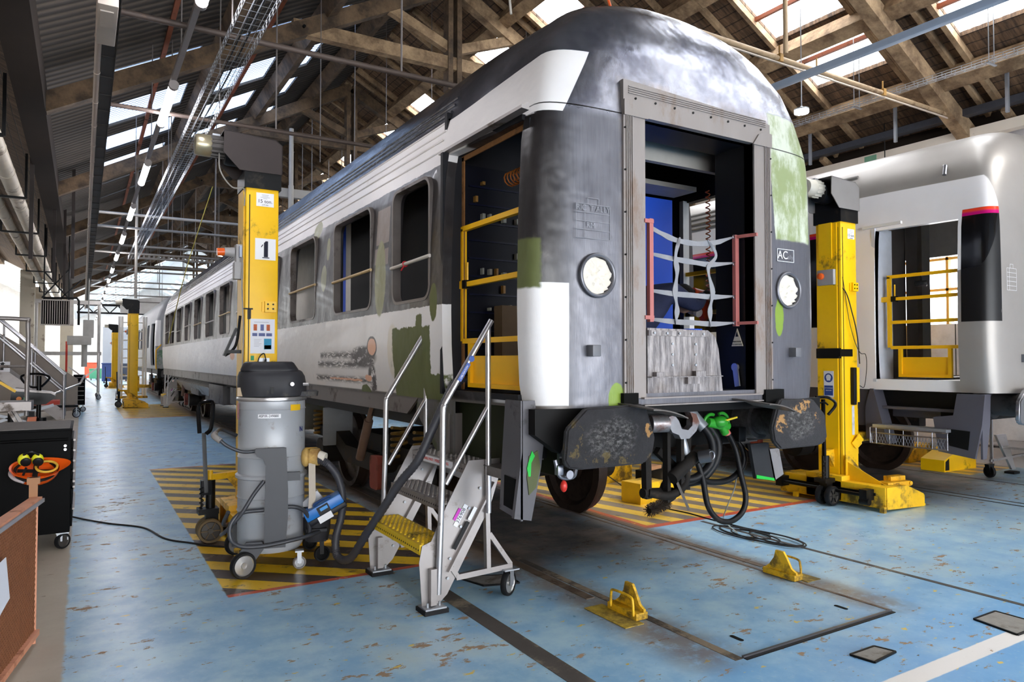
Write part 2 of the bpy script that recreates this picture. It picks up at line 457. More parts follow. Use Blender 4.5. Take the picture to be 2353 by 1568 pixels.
def pane_mat(name, tint, stripes, tr=0.5):
    g = G(name); x, y, z = g.xyz()
    t = g.node('ShaderNodeBsdfTransparent'); t.inputs[0].default_value = tint+(1,)
    l = g.node('ShaderNodeBsdfTranslucent'); l.inputs[0].default_value = tint+(1,)
    m1 = g.node('ShaderNodeMixShader'); m1.inputs[0].default_value = tr
    g.nt.links.new(l.outputs[0], m1.inputs[1]); g.nt.links.new(t.outputs[0], m1.inputs[2])
    if stripes:
        d = g.node('ShaderNodeBsdfDiffuse'); d.inputs[0].default_value = sr((70,66,66))+(1,)
        f = g.m('FRACT', g.m('MULTIPLY', y, stripes)); k = g.mul(g.ss(f, 0.36, 0.26), 0.9)
        dirt = g.mul(g.ss(g.noise(2.2, 6, 0.7), 0.5, 0.8), 0.7)
        k = g.mx(k, dirt)
        m2 = g.node('ShaderNodeMixShader'); g.nt.links.new(k, m2.inputs[0])
        g.nt.links.new(m1.outputs[0], m2.inputs[1]); g.nt.links.new(d.outputs[0], m2.inputs[2]); m1 = m2
    g.nt.links.new(m1.outputs[0], g.out.inputs['Surface']); return g.mat
PANE_L = pane_mat('ribbed_rooflight', (0.22,0.30,0.46), 9.0)
PANE_R = pane_mat('clear_rooflight', (0.97,0.98,1.0), 0, 0.75)
Y0, Y1, YF = -9.0, 46.0, 76.0
TR = [-5.5+5.5*k for k in range(0, 10)]; SP = 5.5
Lbands, Rbands = [], []
for t in TR:
    Rbands += [(t+0.45, t+1.68), (t+3.9, t+5.0)]
Lbands = [(11.6, 12.47), (13.28, 14.52), (15.2, 16.35), (17.2, 18.45), (19.3, 19.42), (21.0, 21.12), (23.4, 23.52), (25.6, 25.72), (28.5, 28.6), (31.0, 31.1), (35.0, 35.1)]
Lrows = [(0.33, 1.5), (1.83, 3.0), (3.3, 3.85)]
Rrows = [(6.75, 7.7), (8.19, 9.13), (9.42, 10.14)]
wn = 0
def roof_side(x0, x1, bands, rows, off, material, ya, yb, pane, name, every=1, winname=True):
    """one roof slope, cut into cells; the cells that are rooflights stay open"""
    global wn
    xs = sorted({x0, x1} | {v for r in rows for v in r}); ys = sorted({ya, yb} | {v for r in bands for v in r if ya < v < yb})
    q = MB()
    for i in range(len(xs)-1):
        a, c = xs[i], xs[i+1]
        for j in range(len(ys)-1):
            u, v = ys[j], ys[j+1]
            my = (u+v)/2; mxx = (a+c)/2
            hole = any(r[0] < mxx < r[1] for r in rows) and any(r[0] < my < r[1] for r in bands)
            A, B = a, c; za, zb = zr(a), zr(c)
            if not hole:
                t = 0.06
                q.add([(A,u,za),(B,u,zb),(B,v,zb),(A,v,za),(A,u,za+t),(B,u,zb+t),(B,v,zb+t),(A,v,za+t)],
                      [(0,1,2,3),(4,7,6,5),(0,4,5,1),(1,5,6,2),(2,6,7,3),(3,7,4,0)])
            else:
                wn += 1
                p = MB(); n = max(2, int((v-u)*9)); vv = []; ff = []
                for k in range(n*2+1):
                    yy = u+(v-u)*k/(n*2); d = 0.05+(0.012 if k % 2 else 0)
                    vv += [(A,yy,za+d),(B,yy,zb+d)]
                ff = [(2*k,2*k+1,2*k+3,2*k+2) for k in range(n*2)]
                p.add(vv, ff); tag(p.build('window_%d' % wn, pane), kind='structure')
    return tag(q.build(name, material, weld=False), kind='structure')
LX0, LXR = XL-BAY, RX-BAY
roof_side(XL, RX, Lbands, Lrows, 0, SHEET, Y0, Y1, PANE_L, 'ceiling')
roof_side(RX, XR, Rbands, Rrows, 0, BOARD, Y0, Y1, PANE_R, 'ceiling')
roof_side(LXR, XL, [(t+2.5, t+3.6) for t in TR[4:]], [(-4.5, -3.5)], 0, BOARD, Y0, Y1, PANE_L, 'ceiling')
roof_side(LX0, LXR, [(t+2.5, t+3.6) for t in TR[5:]], [(-10, -9)], 0, BOARD, Y0, Y1, PANE_L, 'ceiling')
# bright far hall with white roof
WSHEET = mat('white_roof_sheet', (226,228,228), 0.6, 0, 0.06, 3)
farb = [(46+3.2*k+0.9, 46+3.2*k+1.9) for k in range(9)]
roof_side(XL, RX, farb, [(0.8, 4.6)], 0, WSHEET, Y1, YF, PANE_R, 'ceiling')
roof_side(RX, XR, farb, [(6.4, 10.2)], 0, WSHEET, Y1, YF, PANE_R, 'ceiling')
roof_side(LXR, XL, farb, [(-5.6, -1.6)], 0, WSHEET, Y1, YF, PANE_R, 'ceiling')
roof_side(LX0, LXR, farb, [(-11.4, -7.6)], 0, WSHEET, Y1, YF, PANE_R, 'ceiling')

# common rafters, battens and purlins carried by the trusses
q = MB()
for s0, s1 in ((RX, XR-0.05),):
    y = Y0
    while y < 30:
        if not any(r[0] < y < r[1] for r in Rbands): q.bar((s0, y, zr(s0)-0.05), (s1, y, zr(s1)-0.05), 0.06, 0.10)
        y += 0.62
for y0_, y1_ in Rbands:
    if y0_ < 30:
        for yy in (y0_-0.04, y1_+0.04): q.bar((RX, yy, zr(RX)-0.05), (XR-0.1, yy, zr(XR-0.1)-0.05), 0.07, 0.12)
tag(q.build('trim_20', BEAM), kind='structure')
q = MB()
for y0_, y1_ in Rbands:
    for x in (7.2, 8.67, 9.6): q.bar((x, y0_-0.05, zr(x)-0.02), (x, y1_+0.05, zr(x)-0.02), 0.05, 0.06)
for x in (0.95, 2.45):
    for t in TR: q.bar((x, t, zr(x)-0.04), (x, t+SP, zr(x)-0.04), 0.06, 0.06)
tag(q.build('trim_21', mat('rust_red_steel', (128,66,36), 0.7, 0.2, 0.3, 8, (70,44,30), 0.3)), kind='structure')
PUR = [1.66, 3.15, 4.4, 6.55, 7.93, 9.27, 10.58]
n_t = 22
for x in PUR:
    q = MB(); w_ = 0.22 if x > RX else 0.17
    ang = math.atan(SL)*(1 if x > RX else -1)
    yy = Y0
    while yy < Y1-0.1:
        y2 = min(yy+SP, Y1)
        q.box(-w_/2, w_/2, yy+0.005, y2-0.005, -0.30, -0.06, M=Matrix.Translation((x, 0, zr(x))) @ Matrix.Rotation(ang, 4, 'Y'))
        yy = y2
    tag(q.build('trim_%d' % n_t, BEAM if x > RX else BEAM_SHADE), kind='structure'); n_t += 1
for x in (-2.2, -3.7):
    q = MB(); q.box(x-0.1, x+0.1, Y0, Y1, zr(x)-0.28, zr(x)-0.05); tag(q.build('trim_%d' % n_t, BEAM), kind='structure'); n_t += 1
# valley gutter beam over the aisle edge, wall plate
q = MB(); q.box(-0.75, -0.45, Y0, Y1, 4.75, 5.15); tag(q.build('trim_%d' % n_t, mat('dark_valley_beam', (40,32,26), 0.9, 0, 0.3, 3)), kind='structure'); n_t += 1

def truss(y, ref=None):
    t = thing('roof_truss', (RX, y, 6.56), 0, None, 'roof truss', 'timber roof trusses')
    q = MB(); q.bar((-2.75, 0, 0.12), (2.75, 0, 0.12), 0.15, 0.22); q.build('collar_beam', BEAM_SHADE if y > 12 else BEAM, t)
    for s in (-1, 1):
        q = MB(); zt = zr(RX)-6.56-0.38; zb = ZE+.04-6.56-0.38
        q.bar((0, 0, zt), (s*5.95, 0, zb), 0.18, 0.24); q.build('rafter', BEAM if s > 0 and y < 12 else BEAM_SHADE, t)
        q = MB(); q.bar((s*0.1, 0, 0.40), (s*1.3, 0, 0.86), 0.12, 0.16); q.build('strut', BEAM_SHADE if y > 12 else BEAM, t)
    for dx in (-0.085, 0.085):
        q = MB(); q.box(dx-0.045, dx+0.045, -0.10, 0.10, -0.36, 1.45); q.build('king_post', BEAM_SHADE, t)
    for s in (-1, 1):
        q = MB(); q.cyl((s*2.6, -0.13, 0.12), (s*2.6, 0.13, 0.12), 0.025, n=8); q.build('iron_bolt', BLKM, t)
    return t
names = ['behind the camera end of the shed', 'right above the camera', 'whose rafter slants over the white carriage at the top right', 'with the big collar beam crossing above the grey carriage roof',
         'just beyond the ribbed left rooflights', 'third down the aisle beyond the rooflights', 'fourth down the aisle, far off', 'fifth down the aisle, far off', 'sixth down the aisle, far off', 'last one before the white far hall']
for i, y in enumerate(TR):
    t = truss(y)
    if i == 1: t['label'] = 'weathered timber roof truss overhead, nearest of them all, mostly above the frame'
    else: t['label'] = 'weathered timber roof truss ' + names[i]

# ================================================================== WALLS
def wall_mat(name, c0, c1, seam=0):
    g = G(name); x, y, z = g.xyz()
    n = g.noise(1.3, 8, 0.68); k = g.noise(5, 6, 0.7, (1,1,0.4), off=(3,3,3))
    col = g.mix(g.ss(n, 0.35, 0.7), sr(c0), sr(c1)); col = g.mix(g.mul(g.ss(k, 0.62, 0.74), 0.4), col, sr((120,112,106)))
    if seam:
        f = g.m('FRACT', g.m('DIVIDE', y, seam)); col = g.mix(g.ss(f, 0.008, 0.004), col, sr((60,54,50)))
    return g.set(col, 0.8, 0, n, 0.02, 0.3)
WALLR = wall_mat('whitewashed_concrete', (176,168,166), (206,200,198), 2.9)
q = MB(); q.box(11.5, 11.65, Y0, 5.3, 0, 4.97); q.box(11.5, 11.65, 6.7, YF, 0, 4.97); q.box(11.5,11.65,5.3,6.7,0,2.1); q.box(11.5,11.65,5.3,6.7,3.5,4.97)
for k in range(-1, 11):
    yy = 7.6+5.5*k; q.box(11.36, 11.5, yy-0.4, yy+0.4, 0, 4.77)
tag(q.build('wall_right', WALLR, weld=False), kind='structure')
q = MB(); q.box(11.57,11.58,5.3,6.7,2.1,3.5); tag(q.build('window_90', PANE_R), kind='structure')
q = MB(); q.box(11.5,11.64,5.3,6.7,2.62,2.66); q.box(11.5,11.64,5.9,5.94,2.1,3.5); q.box(11.5,11.64,5.3,6.7,3.1,3.14); tag(q.build('trim_62', mat('ochre_window_bar', (216,160,70), .5)), kind='structure')
q = MB(); q.box(11.5, 11.65, Y0, Y1, 4.98, 5.3); tag(q.build('trim_63', mat('dark_valley_beam', (40,32,26), 0.9)), kind='structure')
WBACK = wall_mat('white_end_wall', (214,210,206), (232,230,228))
q = MB(); q.box(-14, 11.65, YF, YF+0.2, 0, 9.2); tag(q.build('wall_back', WBACK), kind='structure')
q = MB(); q.box(-13.2, -13, Y0, YF, 0, 5.5); tag(q.build('wall_left', WBACK), kind='structure')
q = MB(); q.box(-13.2, -6.0, Y0-.2, Y0, 0, 9.2); q.box(-6.0, 11.0, Y0-.2, Y0, 4.0, 9.2); q.box(11.0, 11.65, Y0-.2, Y0, 0, 9.2); tag(q.build('wall_front_light_mask', WBACK, weld=False), kind='structure')  # unseen wall added behind camera, opening shaped to light floor and darken roof
q = MB(); q.box(11.2, 11.36, Y0, Y1, 4.82, 4.97); tag(q.build('trim_60', mat('cream_beam_paint', (232,220,204), 0.6, 0, 0.08, 3, (150,130,112), 0.1)), kind='structure')
q = MB()
for k in range(-2, 12): q.bar((11.5, 2.0+2.9*k, 4.9), (11.1, 2.0+2.9*k, 5.1), 0.08, 0.10)
tag(q.build('trim_61', BEAM, weld=False), kind='structure')
# partition between the dark shed and the bright far hall (white gable)
g_ = [(0.05, 3.9), (12.5, 3.9), (12.5, zr(12.45)), (RX, zr(RX)), (0.05, zr(0.05))]
q = MB(); q.prism([(1.8,4.9),(6.2,5.6),(11.4,5.1),(11.4,4.2),(1.8,4.2)], Y1, Y1+0.12, 'y'); tag(q.build('wall_far_gable', WBACK), kind='structure')
q = MB(); q.box(-0.3, 11.1, 46.5, 46.7, 4.15, 4.25, 1); q.box(-0.3, 11.1, 46.5, 46.7, 4.6, 4.72, 1)
for k in range(14): q.bar((-0.3+k*0.8, 46.6, 4.2), (0.1+k*0.8, 46.6, 4.65), 0.06, m=1); q.bar((0.1+k*0.8, 46.6, 4.65), (0.5+k*0.8, 46.6, 4.2), 0.06, m=1)
tag(q.build('crane_girder', [BLKM, BLKM]), 'dark lattice crane girder spanning the shed far behind', 'girder')
q = MB(); q.box(1.6, 4.9, YF-0.06, YF, 0, 4.6); tag(q.build('door_1', mat('grey_roller_door', (150,152,158), 0.6, 0, 0.1, 2)), kind='structure')
def column(x, y, lab, h=5.2, r=0.30, nm='support_column'):
    q = MB(); q.box(x-r, x+r, y-r, y+r, 0, h, b=0.03)
    return tag(q.build(nm, mat('cream_column_paint', (222,212,192), 0.7, 0, 0.08, 2, (150,130,110), 0.12)), lab, 'column')
column(-1.95, 35.0, 'cream painted square column behind the aluminium stair platform', 5.2, 0.25)
column(-1.86, 43.0, 'cream column further back with a blue pipe, half behind the heater', 5.2, 0.22)
column(-0.75, 45.6, 'pale column at the end of the dark roof by the far hall')
# ================================================================== CARRIAGES
WZ = [(1.15,1.355),(1.25,1.37),(1.4,1.395),(1.65,1.408),(1.9,1.4125),(2.4,1.405),(2.9,1.38),(3.05,1.355),(3.2,1.32),(3.4,1.26),(3.6,1.17),(3.82,1.0),(3.93,.85),(4.03,.58),(4.10,.25),(4.12,.06)]
YZ = [(1.15,0),(3.1,0),(3.4,.02),(3.6,.05),(3.8,.12),(3.93,.2),(4.03,.29),(4.10,.42),(4.12,.6)]
def lerp(T, z):
    if z <= T[0][0]: return T[0][1]
    for (a, u), (b_, v) in zip(T, T[1:]):
        if z <= b_: return u+(v-u)*(z-a)/(b_-a)
    return T[-1][1]
def smooth_lerp(T, z):
    return (lerp(T, z-0.03)+2*lerp(T, z)+lerp(T, z+0.03))/4
XF = [0, .2, .4, .55, .66, .75, .82, .88, .92, .95, .972, .988, .997, 1.0]
def ring(z, L, inset=0.0, fi=0.0):
    w_ = max(0.03, lerp(WZ, z)-inset); y0 = lerp(YZ, z)+fi
    k = min(1, max(0, (z-3.1)/0.9)); c = 0.26+0.14*k; n = 4.6-1.4*k; we = w_*.945
    half = [(we*f, y0+c*(1-(1-f**n)**(1/n))) for f in XF]
    half += [(w_*a, y0*(1-t)+b_+fi) for a, b_, t in ((.958,.55,.3),(.975,.8,.6),(.992,1.08,.9),(1,1.35,1))]
    back = [(w_*f, L-y0-.3*(1-(1-f**n)**(1/n))) for f in XF]
    pts = [(-x, y) for x, y in half[:0:-1]] + half          # front, left to right
    pts += [(x, y) for x, y in back[::-1]] + [(-x, y) for x, y in back[1:]]
    return pts
def shell_mesh(L, zb=1.25, wins=(), doors=(), front=True, name='body_shell', mats=None, parent=None, lamps=True):
    q = MB()
    zs = [zb, 1.4, 1.65, 1.9, 2.15, 2.4, 2.65, 2.9, 3.05, 3.12, 3.2, 3.3, 3.4, 3.5, 3.6, 3.7, 3.78, 3.85, 3.9, 3.94, 3.98, 4.01, 4.04, 4.07, 4.09, 4.105, 4.12]
    def skin(zs, ins, fi):
        R = [ring(z, L, ins, fi) for z in zs]; n = len(R[0]); v = []
        for z, r in zip(zs, R): v += [(x, y, z) for x, y in r]
        f = [(i*n+k, i*n+(k+1) % n, (i+1)*n+(k+1) % n, (i+1)*n+k) for i in range(len(zs)-1) for k in range(n)]
        f += [tuple(range(n))[::-1], tuple(range((len(zs)-1)*n, len(zs)*n))]
        return v, f
    v, f = skin(zs, 0, 0); q.add(v, f, 0, True)
    zi = [zb+0.07]+[z for z in zs[1:] if z < 3.86]
    v, f = skin(zi, 0.07, 0.08); q.add(v, [t[::-1] for t in f], 1, False)
    me = bpy.data.meshes.new(name); me.from_pydata(q.v, [], q.f)
    for m_ in mats: me.materials.append(m_)
    me.polygons.foreach_set('material_index', q.m); me.polygons.foreach_set('use_smooth', q.sm)
    o = bpy.data.objects.new(name, me); C.objects.link(o); o.parent = parent
    # openings
    c = MB()
    for y0, y1, z0, z1 in wins:
        c.prism(rrect(y0, y1, z0, z1, 0.10), -2, -.9, 'x')
        if y0 > 2: c.prism(rrect(y0, y1, z0, z1, 0.10), .9, 2, 'x')
    for s, y0, y1, z0, z1 in doors: c.prism([(y0,z0),(y1,z0),(y1,z1),(y0,z1)], s*0.9, s*2, 'x')
    if front: c.prism([(-.52,1.33),(.52,1.33),(.52,3.115),(-.52,3.115)], -0.6, 0.5, 'y')
    if lamps:
        for s in (-1, 1): c.cyl((s*0.90, -0.3, 2.065), (s*0.90, 0.07, 2.065), 0.118, n=32)
    cm = bpy.data.meshes.new('c'); cm.from_pydata([tuple(p) for p in c.v], [], c.f)
    bm = bmesh.new(); bm.from_mesh(cm); bmesh.ops.recalc_face_normals(bm, faces=bm.faces); bm.to_mesh(cm); bm.free()
    co = bpy.data.objects.new('c', cm); C.objects.link(co); co.parent = parent
    md = o.modifiers.new('b', 'BOOLEAN'); md.operation = 'DIFFERENCE'; md.solver = 'EXACT'; md.object = co; md.use_self = False
    dg = bpy.context.evaluated_depsgraph_get(); dg.update()
    nm = bpy.data.meshes.new_from_object(o.evaluated_get(dg)); o.modifiers.clear()
    o.data = nm; nm.name = name
    bpy.data.objects.remove(co)
    try: nm.set_sharp_from_angle(angle=radians(35))
    except Exception: pass
    return o

def body_mat_grey():
    g = G('grey_primer_and_patched_paint'); x, y, z = g.xyz()
    W1 = g.wob(z, 0.012, 14); Wy = g.wob(y, 0.012, 14, (2,2,2)); Wx = g.wob(x, 0.012, 14, (6,1,2))
    big = g.noise(1.6, 6, 0.65); st = g.noise(9, 6, 0.7, (9, 9, 0.5)); st2 = g.noise(6, 6, 0.7, (1, 1, 0.4), off=(4,2,1))
    frontf = g.mul(g.ss(y, 0.22, 0.06), g.ss(x, -1.22, -1.0))
    side = g.mix(g.ss(big, 0.35, 0.65), sr((26,23,25)), sr((50,46,47)))
    side = g.mix(g.ss(g.noise(2.6, 5, 0.6, off=(9,9,9)), 0.62, 0.74), side, sr((84,77,75)))
    fr = g.mix(st, sr((80,80,87)), sr((120,120,127)))
    col = g.mix(frontf, side, fr)  # end wall paler than sides: stronger light painted in, plus brushed finish
    roofk = g.ss(z, 3.05, 3.13)
    domek = g.ss(y, 1.6, 0.5)
    col = g.mix(roofk, col, g.mix(g.ss(big, .35, .65), g.mix(domek, sr((74,76,86)), sr((120,122,136))), g.mix(domek, sr((112,114,124)), sr((172,174,184)))))
    metal = g.mixf(frontf, 0.15, 0.45); metal = g.mixf(roofk, metal, 0.85)
    rough = g.mixf(g.ss(st2, 0.3, 0.7), 0.28, 0.46); rough = g.mixf(roofk, rough, g.mixf(big, 0.16, 0.34))
    # dark lower edge of the body
    low = g.ss(z, 1.275, 1.262)
    leftside = g.ss(x, -1.05, -1.12)
    # white bands
    aft = g.mul(g.band(W1, 1.245, 1.945, 0.003), g.mul(g.ss(y, 1.1, 1.14), g.ss(x, -0.9, -1.0)))
    cor = g.mul(g.band(z, 1.265, 2.01, 0.003), g.mul(g.ss(y, 0.6, 0.5), g.ss(x, -1.095, -1.1)))
    corr = g.mul(g.band(z, 1.5, 2.0, 0.003), g.ss(x, 1.30, 1.305))
    lim = g.m('SUBTRACT', z, g.m('MULTIPLY', g.ss(y, 1.3, 0.1), 0.14)); top = g.mul(g.ss(g.wob(z, 0.015, 6), 2.985, 2.99), g.ss(lim, 3.345, 3.34))
    edge = g.m('ADD', g.m('MULTIPLY', g.m('SUBTRACT', z, 3.12), 0.525), -1.1)
    nt = g.mul(g.ss(z, 3.06, 3.063), g.mul(g.ss(lim, 3.345, 3.34), g.ss(y, 1.0, 0.95)))
    nt = g.mul(nt, g.ss(g.m('SUBTRACT', x, edge), 0.002, -0.002))
    band_aft = g.mul(top, g.mul(g.ss(y, 0.9, 0.95), g.ss(x, -1.0, -1.05)))
    white = g.mx(g.mx(aft, cor), g.mx(g.mx(corr, nt), band_aft))
    wcol = g.mix(g.noise(1.2, 5, 0.6), sr((214,212,212)), sr((238,234,232)))
    wcol = g.mix(g.mul(g.ss(g.noise(3, 8, 0.75, (1,1.5,.6), off=(8,8,1)), 0.60, 0.72), 0.35), wcol, sr((176,168,158)))
    # scraped lettering and filler on the white band
    sc = g.noise(7, 7, 0.75, (1, 1.4, 7.0), off=(3,1,5))
    reg = g.mx(g.rect(y, z, 2.55, 4.3, 1.47, 1.53, 0.03), g.mx(g.rect(y, z, 2.55, 4.2, 1.56, 1.62, 0.03), g.rect(y, z, 2.65, 4.4, 1.33, 1.38, 0.025)))
    reg2 = g.rect(y, z, 7.5, 17, 1.35, 1.66, 0.05)
    scr = g.mx(g.mul(g.ss(sc, 0.44, 0.47), reg), g.mul(g.ss(sc, 0.62, 0.64), reg2))
    scr = g.mx(scr, g.mul(g.ell(Wy, W1, 2.85, 1.57, 0.34, 0.10, 0.4), g.ss(g.noise(11, 6, 0.75, (1,1,2)), 0.42, 0.46)))
    scr = g.mx(scr, g.mul(g.ell(Wy, W1, 2.62, 1.38, 0.10, 0.14, 0.4), g.ss(g.noise(9, 6, 0.75), 0.45, 0.5)))
    scr = g.mx(scr, g.mul(g.rect(y, z, 1.9, 2.15, 1.30, 1.68, 0.04), g.ss(g.noise(8, 6, 0.75, (1,1.5,.7), off=(1,1,7)), 0.58, 0.62)))
    scr = g.mx(scr, g.ss(g.noise(15, 7, 0.75, (1,.7,1.2), off=(5,5,5)), 0.735, 0.745))
    wcol = g.mix(scr, wcol, sr((74,68,68)))
    pk = g.mx(g.ell(Wy, W1, 2.60, 1.66, 0.105, 0.075, 0.1), g.mx(g.ell(Wy, W1, 2.72, 1.38, 0.09, 0.03, 0.2), g.ell(Wy, W1, 9.5, 1.62, 0.22, 0.08, 0.2)))
    pk = g.mx(pk, g.mul(g.rect(Wy, W1, 2.9, 3.9, 1.345, 1.365, 0.004), g.ss(sc, 0.4, 0.45)))
    ring_ = g.ell(Wy, W1, 2.60, 1.66, 0.125, 0.095, 0.1)
    wcol = g.mix(ring_, wcol, sr((74,68,68))); wcol = g.mix(pk, wcol, sr((226,172,140)))
    wcol = g.mix(g.mul(g.ell(Wy, W1, 2.1, 1.62, 0.12, 0.22, 0.2), 0.7), wcol, sr((214,204,184)))
    col = g.mix(white, col, wcol); metal = g.mixf(white, metal, 0.0); rough = g.mixf(white, rough, 0.45)
    col = g.mix(g.mul(low, leftside), col, sr((92,86,82)))
    # olive filler brushed on
    e = 0.006
    Wo = g.wob(g.wob(y, .05, 5, (2,5,2)), .015, 30, (8,2,2)); Zo = g.wob(g.wob(z, .05, 5, (4,5,9)), .015, 30, (1,2,9))
    ol = g.rect(Wo, Zo, 1.17, 2.1, 1.0, 1.80, e)
    ol = g.mx(ol, g.rect(Wo, Zo, 1.5, 1.62, 1.7, 1.90, e))
    ol = g.mul(ol, g.inv(g.rect(Wo, Zo, 0.9, 1.36, 1.44, 2.2, e)))
    ol = g.mx(ol, g.ell(Wy, W1, 1.30, 1.97, 0.06, 0.14, 0.1))
    ol = g.mx(ol, g.ell(Wy, W1, 2.83, 1.25, 0.13, 0.07, 0.1))
    ol = g.mul(ol, g.ss(x, -1.2, -1.25))
    ol2 = g.mul(g.rect(Wx, W1, -1.40, -1.27, 1.98, 2.28, 0.01), g.ss(y, 0.3, 0.25))
    ol2 = g.mx(ol2, g.mul(g.mul(g.ss(x, -1.36, -1.37), g.rect(y, W1, 0.0, 0.3, 1.2, 1.36, 0.01)), 1.0))
    pale = g.mul(g.mx(g.ell(Wy, W1, 2.40, 2.25, 0.13, 0.33, 0.1), g.mx(g.ell(Wy, W1, 4.1, 2.42, 0.10, 0.14, 0.1), g.mx(g.ell(Wy, W1, 3.98, 2.72, 0.06, 0.12, 0.1), g.ell(Wy, W1, 4.45, 2.99, 0.16, 0.10, 0.1)))), g.ss(x, -1.2, -1.25))
    brn = g.mul(g.mx(g.rect(Wy, z, 2.22, 2.52, 2.55, 2.86, e), g.mx(g.rect(y, z, 2.22, 2.31, 2.36, 2.5, e), g.rect(y, z, 2.42, 2.54, 2.38, 2.52, e))), g.ss(x, -1.2, -1.25))
    col = g.mix(brn, col, sr((124,110,102)))
    oc = g.mix(g.noise(5, 7, 0.7, (1,1,.4)), sr((74,82,40)), sr((104,110,62)))
    # pale green filler on the right of the end wall
    pg = g.mul(g.mul(g.band(Wx, 0.71, 1.22, 0.01), g.band(W1, 2.44, 3.38, 0.01)), g.mul(g.ss(y, 0.6, 0.5), 1.0))
    cut = g.m('ADD', 0.71, g.m('MULTIPLY', g.m('SUBTRACT', 3.0, z), 0.10)); pg = g.mul(pg, g.ss(g.m('SUBTRACT', Wx, cut), -0.004, 0.004))
    pgc = g.mix(g.ss(g.noise(3.5, 7, 0.7, (1.6,1,.8), off=(2,7,2)), 0.4, 0.62), sr((140,152,106)), sr((200,206,188)))
    col = g.mix(pg, col, pgc); rough = g.mixf(pg, rough, 0.4)
    lime = g.mul(frontf, g.mx(g.ell(Wx, W1, 0.80, 1.86, 0.05, 0.14, 0.1), g.ell(Wx, W1, -0.75, 1.28, 0.065, 0.12, 0.1)))
    col = g.mix(lime, col, sr((124,150,50)))
    gm = g.mx(ol, ol2)
    col = g.mix(gm, col, oc); col = g.mix(g.mul(pale, 0.9), col, sr((134,134,88)))
    allp = g.mx(g.mx(gm, pale), g.mx(pg, g.mx(lime, brn)))
    metal = g.mixf(allp, metal, 0.0); rough = g.mixf(gm, rough, 0.6)
    # weathered brown surround of the gangway
    gw = g.mul(frontf, g.mx(g.rect(g.m('ABSOLUTE', x), z, 0.5, 0.72, 1.2, 3.3, 0.02), g.rect(x, z, -0.72, 0.72, 3.08, 3.36, 0.03)))
    col = g.mix(g.mul(gw, g.mul(g.ss(g.noise(4, 7, 0.7, (1,1,.3)), 0.4, 0.65), .7)), col, sr((150,138,130)))
    # run of rust above the gangway and seam lines
    seam = g.mul(g.band(z, 3.108, 3.116, 0.002), g.mul(g.ss(y, 0.95, 0.9), 1.0))
    col = g.mix(seam, col, sr((30,28,30)))
    dent = g.noise(2.6, 3, 0.5, off=(4,4,4)); fine = g.noise(40, 3, 0.6, (6,6,.5))
    h = g.m('ADD', g.m('MULTIPLY', dent, 1.0), g.m('MULTIPLY', fine, 0.03))
    g.set(col, rough, metal, h, g.mixf(roofk, 0.03, 0.10) if False else 0.06, 0.4)
    g.bsdf.inputs['Coat Weight'].default_value = 0.05
    return g.mat
def body_mat_white():
    g = G('white_livery_with_black_window_band'); x, y, z = g.xyz()
    n = g.noise(2, 5, 0.6)
    col = g.mix(n, sr((228,224,224)), sr((244,240,240)))
    frontf = g.mul(g.ss(y, 0.30, 0.2), g.ss(x, -1.17, -1.16))
    roof = g.ss(z, 3.42, 3.43)
    grey = g.mix(g.noise(1.3, 6, 0.6), sr((140,134,129)), sr((168,162,156)))
    edge = g.m('ADD', g.m('MULTIPLY', g.m('SUBTRACT', z, 3.12), 0.35), -1.1)
    fr2 = g.mul(g.ss(y, 0.5, 0.4), g.ss(g.m('SUBTRACT', x, edge), -0.002, 0.002))
    gk = g.mx(g.mx(roof, frontf), fr2)
    # black window band: round the corner and aft of the door
    bl = g.mul(g.band(z, 1.93, 3.08, 0.003), g.mx(g.mul(g.ss(y, 0.34, 0.335), g.ss(x, -1.16, -1.165)), g.mul(g.ss(y, 1.5, 1.505), g.ss(y, 30, 29))))
    bl = g.mul(bl, g.ss(x, 0, -0.1))
    rd = g.mul(g.band(z, 3.01, 3.08, 0.002), bl)
    rc = g.mix(g.ss(z, 3.06, 3.03), sr((232,70,40)), sr((190,20,110)))
    col = g.mix(gk, col, grey); col = g.mix(bl, col, sr((14,14,16))); col = g.mix(rd, col, rc)
    low = g.mul(g.ss(z, 1.215, 1.21), g.ss(y, 0.9, 1.0)); col = g.mix(low, col, sr((92,90,94)))
    rough = g.mixf(bl, 0.3, 0.12); rough = g.mixf(gk, rough, 0.4)
    return g.set(col, rough, g.mixf(gk, 0.0, 0.3), g.noise(1.5, 3, 0.5), 0.03, 0.2)
def body_mat_old():
    g = G('old_light_grey_carriage_paint'); x, y, z = g.xyz()
    n = g.noise(1.6, 7, 0.65)
    col = g.mix(n, sr((132,134,138)), sr((166,168,172)))
    wd = g.mul(g.rect(x, z, -1.33, -1.16, 2.05, 3.0, 0.01), g.ss(y, 0.5, 0.4)); col = g.mix(wd, col, sr((236,236,238)))
    col = g.mix(g.mul(g.rect(x, z, -1.3, -1.0, 1.2, 1.9, 0.02), g.ss(n, 0.45, 0.55)), col, sr((84,120,92)))
    return g.set(col, 0.5, 0.1, n, 0.02, 0.2)
BM_GREY = body_mat_grey(); BM_WHITE = body_mat_white(); BM_OLD = body_mat_old()
INNER = mat('dark_bare_interior', (34,34,38), 0.6, 0.1, 0.4, 4)
BLUEP = mat('blue_partition_laminate', (44,100,236), 0.35, 0, 0.1, 2)
UNDER = mat('underframe_grey', (70,66,66), 0.55, 0.1, 0.35, 3, (40,36,34), 0.35)
SKIRT = mat('brown_grey_skirt_primer', (98,90,86), 0.5, 0.1, 0.2, 3, (70,62,56), 0.25)
OLIVE = mat('olive_filler', (78,84,42), 0.6, 0, 0.3, 6)
